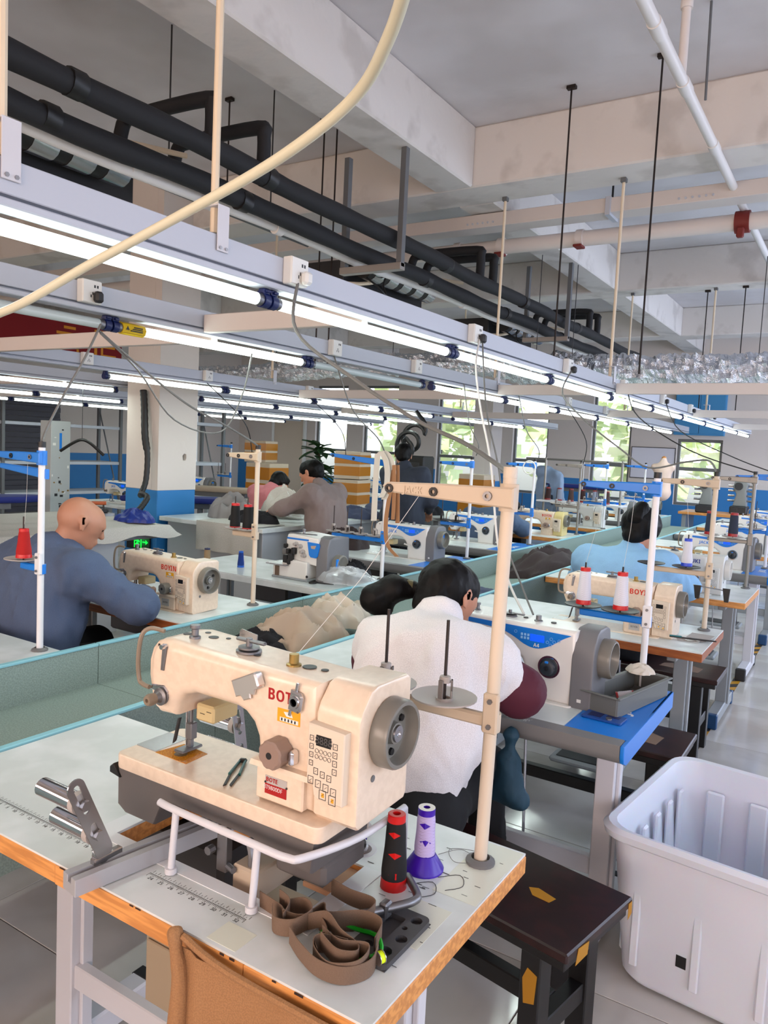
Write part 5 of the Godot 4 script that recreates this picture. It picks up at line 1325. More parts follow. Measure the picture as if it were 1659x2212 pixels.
func machines() -> void:
	var cr := mat("machine_cream", Color(0.88, 0.80, 0.71), 0.3)
	cr.clearcoat_enabled = true; cr.clearcoat = 0.35; cr.clearcoat_roughness = 0.25
	tex(cr, noise_tex(61, 0.015, Color(0.975, 0.97, 0.965), Color(1, 1, 1), 256, 4), 9.0, noise_tex(62, 0.03, Color.BLACK, Color.WHITE, 256, 3, true, 2.0), 0.12)
	var wp := mat("machine_white", Color(0.87, 0.86, 0.84), 0.3)
	wp.clearcoat_enabled = true; wp.clearcoat = 0.4; wp.clearcoat_roughness = 0.2
	mat("machine_pale", Color(0.80, 0.80, 0.78), 0.35)
	mat("wheel_grey", Color(0.45, 0.44, 0.41), 0.3)
	mat("dial_tan", Color(0.55, 0.46, 0.41), 0.4)
	mat("panel_cream", Color(0.84, 0.78, 0.70), 0.45)
	mat("brand_red", Color(0.62, 0.03, 0.07), 0.4)
	mat("brand_orange", Color(0.80, 0.17, 0.06), 0.4)
	mat("brand_blue", Color(0.06, 0.14, 0.50), 0.4)
	tex(mat("amber", Color(0.80, 0.55, 0.14), 0.12), noise_tex(63, 0.06, Color(0.85, 0.75, 0.6), Color(1.0, 1.0, 1.0), 256, 3), 14.0)
	var led := mat("led_red", Color(1, 0.1, 0.15), 0.4)
	led.emission_enabled = true; led.emission = Color(1.0, 0.1, 0.18); led.emission_energy_multiplier = 2.0
	var sc := mat("screen_blue", Color(0.05, 0.25, 0.8), 0.2)
	sc.emission_enabled = true; sc.emission = Color(0.06, 0.33, 1.0); sc.emission_energy_multiplier = 0.9
	mat("machine_yellow", Color(0.80, 0.73, 0.50), 0.4)
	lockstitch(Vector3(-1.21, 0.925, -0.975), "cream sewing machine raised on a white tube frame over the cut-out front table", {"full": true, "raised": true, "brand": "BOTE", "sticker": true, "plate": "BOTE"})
	jack(Vector3(-1.222, 0.77, -2.29), "white sewing machine with blue control band and lit screen before the white-jumper worker", true)
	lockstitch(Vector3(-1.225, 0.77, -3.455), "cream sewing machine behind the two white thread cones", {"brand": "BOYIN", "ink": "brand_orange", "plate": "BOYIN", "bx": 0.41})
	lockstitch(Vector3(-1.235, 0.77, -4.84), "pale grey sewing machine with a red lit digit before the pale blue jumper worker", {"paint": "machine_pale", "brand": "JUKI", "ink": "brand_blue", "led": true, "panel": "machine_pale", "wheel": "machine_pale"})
	jack(Vector3(-1.22, 0.77, -6.12), "white and blue sewing machine in the aisle column, next after the pale grey one")
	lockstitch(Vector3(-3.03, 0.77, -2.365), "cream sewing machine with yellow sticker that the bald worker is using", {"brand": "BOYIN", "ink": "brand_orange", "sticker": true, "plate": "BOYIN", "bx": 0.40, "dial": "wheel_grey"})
	overlock(Vector3(-2.88, 0.77, -3.40), "white overlock machine with a blue shield and grey end")
	jack(Vector3(-3.06, 0.77, -4.65), "white and blue sewing machine next to the hanging tan tapes")
	jack(Vector3(-3.13, 0.77, -5.95), "white and blue sewing machine second beyond the overlock")
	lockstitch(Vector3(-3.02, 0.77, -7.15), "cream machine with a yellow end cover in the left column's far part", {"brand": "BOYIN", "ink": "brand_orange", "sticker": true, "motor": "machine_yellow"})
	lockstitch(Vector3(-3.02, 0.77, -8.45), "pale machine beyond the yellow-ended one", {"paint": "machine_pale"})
	for q in [[-1.22, -7.42, "first"], [-1.22, -8.75, "second"], [-1.22, -10.05, "third"]]: jack(Vector3(q[0], 0.77, q[1]), "distant white and blue sewing machine at the aisle, %s after the steel thread stand's neighbour" % q[2])
	for q in [[-3.02, -9.75, "first"], [-3.02, -11.05, "second"]]: jack(Vector3(q[0], 0.77, q[1]), "distant white sewing machine in the left column, %s beyond the pale one" % q[2])

# ---------------------------------------------------------------- people
func fold(mb: MB, amp: float, freq: float, sd: int) -> void:     # soft folds in cloth
	var n := FastNoiseLite.new()
	n.seed = sd; n.frequency = freq; n.fractal_octaves = 3
	for i in mb.v.size():
		var p := mb.v[i]
		mb.v[i] = p + Vector3(n.get_noise_3d(p.x, p.y * 0.6, p.z), 0.5 * n.get_noise_3d(p.x + 9.0, p.y, p.z), n.get_noise_3d(p.x, p.y * 0.6 + 7.0, p.z)) * amp

func hand_bones(w: Vector3, d: Vector3, down: Vector3, side: float) -> Array:
	var n := (down - d * down.dot(d)).normalized()
	var l := d.cross(n).normalized() * side
	var o := []
	o.append([w, w + d * 0.03, 0.024, 0.028])
	for k in 4:
		var s := (k - 1.5) * 0.019
		o.append([w + d * 0.02 + l * s * 0.7, w + d * 0.085 + l * s, 0.013, 0.011])
		var le: float = [0.060, 0.072, 0.066, 0.050][k]
		var a := w + d * 0.088 + l * s
		var b := a + (d * 0.92 + n * 0.35).normalized() * le * 0.45
		var c := b + (d * 0.65 + n * 0.75).normalized() * le * 0.32
		var e := c + (d * 0.3 + n * 0.95).normalized() * le * 0.23
		o.append([a, b, 0.0098, 0.0092]); o.append([b, c, 0.0092, 0.0085]); o.append([c, e, 0.0085, 0.0075])
	var t0 := w + d * 0.025 - l * 0.026
	var t1 := t0 + (d * 0.7 - l * 0.7).normalized() * 0.035
	var t2 := t1 + (d * 0.95 - l * 0.1 + n * 0.2).normalized() * 0.03
	o.append([t0, t1, 0.014, 0.011]); o.append([t1, t2, 0.011, 0.009])
	return o

func person(label: String, j: Dictionary, s: Dictionary) -> Node3D:
	var root: Vector3 = j.hip
	var t := thing("person", label, "person", Vector3(root.x, 0, root.z))
	var off := Vector3(root.x, 0, root.z)
	var q := {}
	for k in j:
		if k in ["f", "u", "tf"]: continue
		q[k] = j[k] - off
	var f: Vector3 = (j.f as Vector3).normalized()
	var u: Vector3 = j.u
	u = (u - f * u.dot(f)).normalized()
	var r := f.cross(u).normalized()
	var cell: float = s.get("cell", 0.016)
	var across: Vector3 = (q.rs - q.ls).normalized()
	var hd: Vector3 = q.head
	var tf: Vector3 = j.get("tf", f)                              # the way the chest faces
	# one skin surface: trunk and limbs, then head and hands on finer grids
	var skin := MB.new()
	var limbs := [[q.hip, q.chest, 0.10, 0.11, tf, 1.25], [q.chest, q.neck, 0.11, 0.055], [q.ls, q.rs, 0.055, 0.055], [q.hip - across * 0.08, q.hip + across * 0.08, 0.10, 0.10],
		[q.ls, q.le, 0.045, 0.036], [q.le, q.lw, 0.036, 0.024], [q.rs, q.re, 0.045, 0.036], [q.re, q.rw, 0.036, 0.024],
		[q.hip - across * 0.09, q.lk, 0.075, 0.05], [q.lk, q.la, 0.048, 0.035], [q.hip + across * 0.09, q.rk, 0.075, 0.05], [q.rk, q.ra, 0.048, 0.035]]
	nets(skin, limbs, maxf(cell, 0.02), 0.03)
	var hb := [[hd + u * 0.018 - f * 0.018, hd + u * 0.012 + f * 0.022, 0.084, 0.080, r, 1.10], [hd - u * 0.03 + f * 0.035, hd - u * 0.078 + f * 0.052, 0.060, 0.040], [hd - u * 0.052 + f * 0.01, hd - u * 0.06 + f * 0.05, 0.056, 0.044],
		[hd + f * 0.094 + u * 0.004, hd + f * 0.110 - u * 0.026, 0.009, 0.012], [hd + f * 0.088 + u * 0.018 - r * 0.03, hd + f * 0.088 + u * 0.018 + r * 0.03, 0.012, 0.012], [hd + f * 0.092 - u * 0.058 - r * 0.016, hd + f * 0.092 - u * 0.058 + r * 0.016, 0.009, 0.009],
		[hd - u * 0.05 - f * 0.02, q.neck, 0.050, 0.052]]
	for e in [-1.0, 1.0]:
		hb.append([hd + r * 0.080 * e - f * 0.008 + u * 0.012, hd + r * 0.082 * e - f * 0.002 - u * 0.022, 0.020, 0.012, r, 2.6])
	nets(skin, hb, s.get("head_cell", 0.009), 0.014)
	for e in [["le", "lw", 1.0], ["re", "rw", -1.0]]:
		var d: Vector3 = (q[e[1]] - q[e[0]]).normalized()
		var hnd := MB.new()
		nets(skin, hand_bones(q[e[1]] + d * 0.01, d, Vector3.DOWN, e[2]), s.get("hand_cell", 0.006), 0.006)
	part(skin, "body", mat("skin_%s" % s.skin.to_html(), s.skin, 0.5), t, 180.0)
	var eyes := mat("eye_dark", Color(0.05, 0.04, 0.04), 0.2)
	for e in [-1.0, 1.0]:
		var ey := MB.new()
		lathe(ey, [Vector2(0.0, -0.010), Vector2(0.008, -0.006), Vector2(0.010, 0.0), Vector2(0.008, 0.006), Vector2(0.0, 0.010)], 10, Transform3D(Basis.IDENTITY, hd + f * 0.087 + r * 0.032 * e + u * 0.004))
		part(ey, "eye", eyes, t)
	# garment for the upper body
	var g: float = s.get("loose", 0.022)
	var up := MB.new()
	var mid: Vector3 = (q.hip as Vector3).lerp(q.chest, 0.55)
	var w: float = s.get("width", 1.0)
	var low: Vector3 = q.hip if s.has("skirt") else (q.hip as Vector3).lerp(q.chest, 0.30)
	var bones := [[low - across * 0.07 * w, mid - across * 0.075 * w, 0.115 + g, 0.112 + g, tf, 1.12], [low + across * 0.07 * w, mid + across * 0.075 * w, 0.115 + g, 0.112 + g, tf, 1.12],
		[mid - across * 0.075 * w, q.chest - across * 0.08 * w, 0.112 + g, 0.108 + g], [mid + across * 0.075 * w, q.chest + across * 0.08 * w, 0.112 + g, 0.108 + g],
		[q.chest, q.neck, 0.11 + g, 0.062 + g * 0.3], [q.ls, q.rs, 0.066 + g * 0.5, 0.066 + g * 0.5], [q.chest - across * 0.07, q.ls, 0.10, 0.066 + g * 0.4], [q.chest + across * 0.07, q.rs, 0.10, 0.066 + g * 0.4]]
	for e in [["ls", "le", "lw"], ["rs", "re", "rw"]]:
		var a: Vector3 = q[e[0]]; var b: Vector3 = q[e[1]]; var c: Vector3 = q[e[2]]
		if not s.has("cuffs"):
			bones.append([a, b, 0.062 + g * 0.6, 0.050 + g * 0.7])
			bones.append([b, b.lerp(c, 0.9), 0.050 + g * 0.7, 0.034 + g * 0.3])
		else: bones.append([a, a.lerp(b, 0.62), 0.060 + g * 0.5, 0.050 + g * 0.5])
	if s.has("hood"):
		for e in [-1.0, 1.0]: bones.append([q.neck - tf * 0.06 - Vector3.UP * 0.01, q.neck + across * 0.085 * e + tf * 0.02 + Vector3.UP * 0.0, 0.052, 0.036])
		bones.append([q.neck - tf * 0.08 - Vector3.UP * 0.02, q.neck - tf * 0.10 - Vector3.UP * 0.10, 0.055, 0.03])
	if s.has("skirt"):
		for e in [-1.0, 1.0]: bones.append([q.hip + across * 0.09 * e, q.hip + across * 0.11 * e - Vector3.UP * 0.16, 0.13 + g, 0.13 + g])
	nets(up, bones, cell, 0.05)
	fold(up, s.get("fold", 0.014), s.get("fold_freq", 5.0), int(absf(root.x * 31.0 + root.z * 17.0)))
	fold(up, 0.009, 13.0, 77)
	var cm := mat("cloth_%s" % s.top.to_html(), s.top, 0.85)
	cm.rim_enabled = true; cm.rim = 0.15
	tex(cm, M.weave_tex, 9.0, M.weave_nrm, 0.25)
	part(up, s.get("top_name", "jumper"), cm, t, 180.0)
	if s.has("cuffs"):
		for e in [["ls", "le", "lw"], ["rs", "re", "rw"]]:
			var a: Vector3 = q[e[0]]; var b: Vector3 = q[e[1]]; var c: Vector3 = q[e[2]]
			var sl := MB.new()
			nets(sl, [[a.lerp(b, 0.62), b, 0.070, 0.070], [b, b.lerp(c, 0.85), 0.070, 0.042]], cell * 0.8, 0.03)
			fold(sl, 0.010, 9.0, 3)
			part(sl, "over_sleeve", mat("cuff_%s" % s.cuffs.to_html(), s.cuffs, 0.8), t, 180.0)
	# trousers and shoes
	var lo := MB.new()
	nets(lo, [[q.hip - across * 0.08, q.hip + across * 0.08, 0.125, 0.125], [q.hip - across * 0.095, q.lk, 0.095, 0.07], [q.lk, q.la + Vector3.UP * 0.03, 0.066, 0.058], [q.hip + across * 0.095, q.rk, 0.095, 0.07], [q.rk, q.ra + Vector3.UP * 0.03, 0.066, 0.058]], maxf(cell, 0.018), 0.04)
	fold(lo, 0.012, 7.0, 5)
	part(lo, "trousers", mat("trousers_%s" % s.legs.to_html(), s.legs, 0.85), t, 180.0)
	for e in ["la", "ra"]:
		var a: Vector3 = q[e]
		a.y = 0.045
		var fw := Vector3(tf.x, 0, tf.z).normalized()
		var sh := MB.new()
		nets(sh, [[a - fw * 0.05, a + fw * 0.06, 0.042, 0.04], [a + fw * 0.06, a + fw * 0.13 - Vector3.UP * 0.008, 0.04, 0.032], [a, a + Vector3.UP * 0.05, 0.042, 0.042]], 0.014, 0.02)
		part(sh, "shoe", M.dark_grey, t, 180.0)
	# hair
	if s.has("hair"):
		var hm := mat("hair_%s" % s.hair.to_html(), s.hair, 0.55)
		hm.metallic_specular = 0.3
		tex(hm, M.hair_tex, 1.0)
		hm.uv1_scale = Vector3(30.0, 6.0, 30.0)
		var hh := MB.new()
		var top: float = s.get("hair_r", 0.092)
		var hbones := [[hd + u * 0.026 - f * 0.026, hd + u * 0.036 + f * 0.012, top, top - 0.008, r, 1.06], [hd - f * 0.05 + u * 0.01, hd - f * 0.055 - u * (0.03 if s.has("short") else 0.06), top - 0.014, 0.062]]
		if not s.has("short") and not s.has("updo"):
			for e in [-1.0, 1.0]: hbones.append([hd + r * 0.055 * e + u * 0.05 + f * 0.03, hd + r * 0.068 * e - f * 0.03 - u * 0.03, 0.036, 0.024])
		nets(hh, hbones, s.get("head_cell", 0.009), 0.02)
		if s.has("tail"):
			var tl := []
			for k in range(1, s.tail.size()): tl.append([s.tail[k - 1] - off, s.tail[k] - off, s.tail_r[k - 1], s.tail_r[k]])
			nets(hh, tl, 0.009, 0.02)
		fold(hh, 0.006, 22.0, 8)
		part(hh, "hair", hm, t, 180.0)
		if s.has("tie"):
			part(tb([s.tie[0] - off, s.tie[1] - off], 0.026, 12), "hair_tie", mat("tie_olive", Color(0.28, 0.25, 0.12), 0.5), t)
	return t

func people() -> void:
	M["weave_tex"] = noise_tex(71, 0.12, Color(0.90, 0.90, 0.90), Color(1, 1, 1), 256, 2)
	M["weave_nrm"] = noise_tex(72, 0.15, Color.BLACK, Color.WHITE, 256, 2, true, 5.0)
	M["hair_tex"] = noise_tex(73, 0.06, Color(0.55, 0.55, 0.55), Color(1, 1, 1), 256, 3)
	var asian := Color(0.72, 0.50, 0.39)
	person("person in a white jumper with maroon over-sleeves bent low over a machine, hair tied back",
		{"hip": Vector3(-1.04, 0.57, -1.79), "chest": Vector3(-1.05, 0.93, -1.93), "neck": Vector3(-1.075, 1.04, -2.06), "head": Vector3(-1.10, 1.085, -2.17), "f": Vector3(0.25, -0.55, -0.8), "u": Vector3(0.1, 0.8, -0.55), "tf": Vector3(0.0, -0.35, -0.93),
		"ls": Vector3(-1.235, 0.93, -2.0), "le": Vector3(-1.35, 0.83, -2.14), "lw": Vector3(-1.17, 0.82, -2.30), "rs": Vector3(-0.885, 0.955, -1.98), "re": Vector3(-0.80, 0.865, -2.06), "rw": Vector3(-0.99, 0.82, -2.26),
		"lk": Vector3(-1.17, 0.54, -2.22), "la": Vector3(-1.17, 0.09, -2.25), "rk": Vector3(-0.96, 0.54, -2.22), "ra": Vector3(-0.96, 0.09, -2.30)},
		{"skin": asian, "top": Color(0.90, 0.88, 0.88), "cuffs": Color(0.30, 0.07, 0.15), "legs": Color(0.012, 0.014, 0.025), "hair": Color(0.05, 0.035, 0.03), "cell": 0.013, "head_cell": 0.006, "hand_cell": 0.005, "loose": 0.024, "width": 1.05, "fold": 0.026, "fold_freq": 4.0, "hair_r": 0.089, "updo": true,
		"tail": [Vector3(-1.20, 1.10, -2.12), Vector3(-1.255, 1.10, -2.08), Vector3(-1.30, 1.065, -2.05), Vector3(-1.27, 1.03, -2.06)], "tail_r": [0.028, 0.042, 0.046, 0.026], "tie": [Vector3(-1.205, 1.105, -2.115), Vector3(-1.222, 1.107, -2.105)]})
	person("bald person in a slate blue hooded jacket sewing at the brown-edged table",
		{"hip": Vector3(-2.93, 0.56, -1.89), "chest": Vector3(-2.92, 0.92, -1.96), "neck": Vector3(-2.90, 1.05, -2.02), "head": Vector3(-2.845, 1.165, -2.09), "f": Vector3(0.38, -0.42, -0.85), "u": Vector3(0.12, 0.95, -0.25), "tf": Vector3(0.1, -0.15, -0.95),
		"ls": Vector3(-3.12, 0.98, -1.98), "le": Vector3(-3.20, 0.80, -2.10), "lw": Vector3(-3.0, 0.83, -2.36), "rs": Vector3(-2.705, 0.975, -1.99), "re": Vector3(-2.545, 0.835, -2.16), "rw": Vector3(-2.74, 0.835, -2.36),
		"lk": Vector3(-3.05, 0.56, -2.34), "la": Vector3(-3.05, 0.09, -2.35), "rk": Vector3(-2.76, 0.56, -2.32), "ra": Vector3(-2.74, 0.09, -2.36)},
		{"skin": Color(0.68, 0.48, 0.38), "top": Color(0.30, 0.36, 0.47), "top_name": "jacket", "legs": Color(0.012, 0.014, 0.025), "cell": 0.013, "head_cell": 0.006, "hand_cell": 0.005, "fold": 0.022, "hood": true, "skirt": true, "loose": 0.035, "width": 1.1})
	person("person in a pale blue jumper with dark clipped-up hair at the light-wood-edged table",
		{"hip": Vector3(-1.12, 0.56, -4.27), "chest": Vector3(-1.13, 0.90, -4.38), "neck": Vector3(-1.12, 1.03, -4.47), "head": Vector3(-1.085, 1.145, -4.54), "f": Vector3(0.3, -0.5, -0.8), "u": Vector3(0.05, 0.9, -0.3), "tf": Vector3(0, -0.2, -0.97),
		"ls": Vector3(-1.34, 0.95, -4.42), "le": Vector3(-1.43, 0.83, -4.58), "lw": Vector3(-1.22, 0.82, -4.82), "rs": Vector3(-0.93, 0.96, -4.42), "re": Vector3(-0.83, 0.835, -4.60), "rw": Vector3(-1.02, 0.82, -4.84),
		"lk": Vector3(-1.25, 0.55, -4.70), "la": Vector3(-1.25, 0.09, -4.72), "rk": Vector3(-0.98, 0.55, -4.70), "ra": Vector3(-0.98, 0.09, -4.75)},
		{"skin": asian, "top": Color(0.55, 0.73, 0.88), "legs": Color(0.05, 0.06, 0.09), "hair": Color(0.035, 0.03, 0.03), "cell": 0.016, "loose": 0.03, "hair_r": 0.108, "tail": [Vector3(-1.10, 1.22, -4.46), Vector3(-1.08, 1.27, -4.48)], "tail_r": [0.055, 0.045]})
	person("person in a taupe jumper leaning over a cluttered work table beside the column",
		{"hip": Vector3(-3.93, 0.66, -5.36), "chest": Vector3(-3.95, 1.02, -5.36), "neck": Vector3(-4.03, 1.19, -5.36), "head": Vector3(-4.13, 1.29, -5.36), "f": Vector3(-0.85, -0.45, 0.15), "u": Vector3(-0.3, 0.9, 0), "tf": Vector3(-0.95, -0.2, 0.1),
		"ls": Vector3(-3.98, 1.12, -5.17), "le": Vector3(-4.24, 0.98, -5.12), "lw": Vector3(-4.46, 0.93, -5.24), "rs": Vector3(-3.98, 1.12, -5.55), "re": Vector3(-4.24, 0.97, -5.60), "rw": Vector3(-4.46, 0.93, -5.44),
		"lk": Vector3(-4.34, 0.60, -5.28), "la": Vector3(-4.24, 0.09, -5.26), "rk": Vector3(-4.34, 0.60, -5.46), "ra": Vector3(-4.24, 0.09, -5.48)},
		{"skin": asian, "top": Color(0.52, 0.46, 0.44), "legs": Color(0.015, 0.017, 0.025), "hair": Color(0.02, 0.018, 0.018), "short": true, "cell": 0.016})
	person("person standing in a dark navy jacket with back turned beyond the draped thread stand",
		{"hip": Vector3(-3.84, 0.86, -6.46), "chest": Vector3(-3.83, 1.20, -6.46), "neck": Vector3(-3.85, 1.37, -6.48), "head": Vector3(-3.90, 1.475, -6.53), "f": Vector3(-0.45, -0.35, -0.8), "u": Vector3(-0.05, 1, -0.2), "tf": Vector3(-0.1, -0.05, -0.98),
		"ls": Vector3(-4.02, 1.29, -6.48), "le": Vector3(-4.08, 1.05, -6.58), "lw": Vector3(-3.98, 0.92, -6.78), "rs": Vector3(-3.64, 1.29, -6.46), "re": Vector3(-3.58, 1.05, -6.56), "rw": Vector3(-3.70, 0.92, -6.76),
		"lk": Vector3(-3.93, 0.46, -6.45), "la": Vector3(-3.93, 0.09, -6.44), "rk": Vector3(-3.75, 0.46, -6.45), "ra": Vector3(-3.75, 0.09, -6.44)},
		{"skin": asian, "top": Color(0.16, 0.19, 0.25), "top_name": "jacket", "legs": Color(0.012, 0.014, 0.025), "hair": Color(0.035, 0.03, 0.028), "short": true, "cell": 0.018, "skirt": true})
	person("person in a denim blue jacket bent down behind the cream pole, dark hair",
		{"hip": Vector3(-3.06, 0.56, -6.62), "chest": Vector3(-3.05, 0.86, -6.76), "neck": Vector3(-3.0, 0.98, -6.86), "head": Vector3(-2.93, 1.03, -6.94), "f": Vector3(0.3, -0.75, -0.6), "u": Vector3(0.2, 0.6, -0.7), "tf": Vector3(0.1, -0.4, -0.9),
		"ls": Vector3(-3.24, 0.92, -6.78), "le": Vector3(-3.32, 0.83, -6.92), "lw": Vector3(-3.12, 0.82, -7.10), "rs": Vector3(-2.86, 0.93, -6.78), "re": Vector3(-2.76, 0.83, -6.92), "rw": Vector3(-2.90, 0.82, -7.10),
		"lk": Vector3(-3.18, 0.55, -7.05), "la": Vector3(-3.18, 0.09, -7.08), "rk": Vector3(-2.92, 0.55, -7.05), "ra": Vector3(-2.92, 0.09, -7.08)},
		{"skin": asian, "top": Color(0.28, 0.36, 0.47), "top_name": "jacket", "legs": Color(0.03, 0.03, 0.04), "hair": Color(0.03, 0.025, 0.025), "cell": 0.018, "loose": 0.03})
	person("person in a pink top seated behind the taupe-jumper worker",
		{"hip": Vector3(-5.55, 0.56, -6.30), "chest": Vector3(-5.55, 0.92, -6.42), "neck": Vector3(-5.53, 1.05, -6.50), "head": Vector3(-5.52, 1.10, -6.60), "f": Vector3(0.1, -0.7, -0.7), "u": Vector3(0, 0.7, -0.7), "tf": Vector3(0, -0.3, -0.95),
		"ls": Vector3(-5.74, 0.98, -6.46), "le": Vector3(-5.82, 0.85, -6.60), "lw": Vector3(-5.64, 0.86, -6.84), "rs": Vector3(-5.36, 0.98, -6.46), "re": Vector3(-5.28, 0.85, -6.60), "rw": Vector3(-5.46, 0.86, -6.84),
		"lk": Vector3(-5.66, 0.55, -6.75), "la": Vector3(-5.66, 0.09, -6.78), "rk": Vector3(-5.42, 0.55, -6.75), "ra": Vector3(-5.42, 0.09, -6.78)},
		{"skin": asian, "top": Color(0.80, 0.48, 0.50), "legs": Color(0.03, 0.03, 0.04), "hair": Color(0.03, 0.025, 0.025), "cell": 0.02})

# ---------------------------------------------------------------- small things on and around the tables
func heap(called: String, at: Vector3, sx: float, sz: float, h: float, m: Material, sd: int, label: String, group := "", turn := 0.0) -> MeshInstance3D:
	var n := FastNoiseLite.new()
	n.seed = sd; n.frequency = 1.0; n.fractal_octaves = 2
	var mb := MB.new()
	grid(mb, 60, 26, func(u, v):
		var an: float = TAU * u
		var c := Vector2(cos(an), sin(an))
		var rim: float = 1.0 + 0.25 * n.get_noise_2d(c.x * 1.3 + 7.0, c.y * 1.3)
		var r: float = (1.0 - v) * rim
		var ridge: float = 1.0 - 0.8 * absf(n.get_noise_2d(c.x * r * 0.6 + c.y * r * 0.3 + sd, c.y * r * 1.3 - c.x * r * 0.6)) * 1.8
		var fine: float = n.get_noise_2d(c.x * r * 1.6, c.y * r * 1.6 + sd)
		var y: float = h * (sqrt(maxf(0.0, 1.0 - (1.0 - v) * (1.0 - v))) * (0.45 + 0.55 * ridge) + 0.16 * fine * v)
		return Vector3(c.x * r * sx, maxf(y, 0.001), -c.y * r * sz))
	var o := part(mb, called, m, self, 60.0)
	o.position = at; o.rotation_degrees.y = turn
	tag(o, label, "cloth", group)
	return o

func band(mb: MB, pts: Array, wide: Vector3, width: float, thick := 0.0012) -> void:      # a flat tape that stands or hangs along a path
	var p := smooth_pts(pts, 6)
	grid(mb, p.size() - 1, 1, func(u, v):
		var i: int = roundi(u * (p.size() - 1))
		return p[i] + wide * width * (v - 0.5), thick)

func cable(pts: Array, r: float, m: String, label: String, extra := []) -> void:
	var t := thing("cable", label, "cable")
	part(tb(smooth_pts(pts, 6), r, 7), "cord", M[m], t)
	if extra.size(): part(tb(smooth_pts(extra, 6), r * 0.8, 6), "second_cord", M.cable_grey, t)

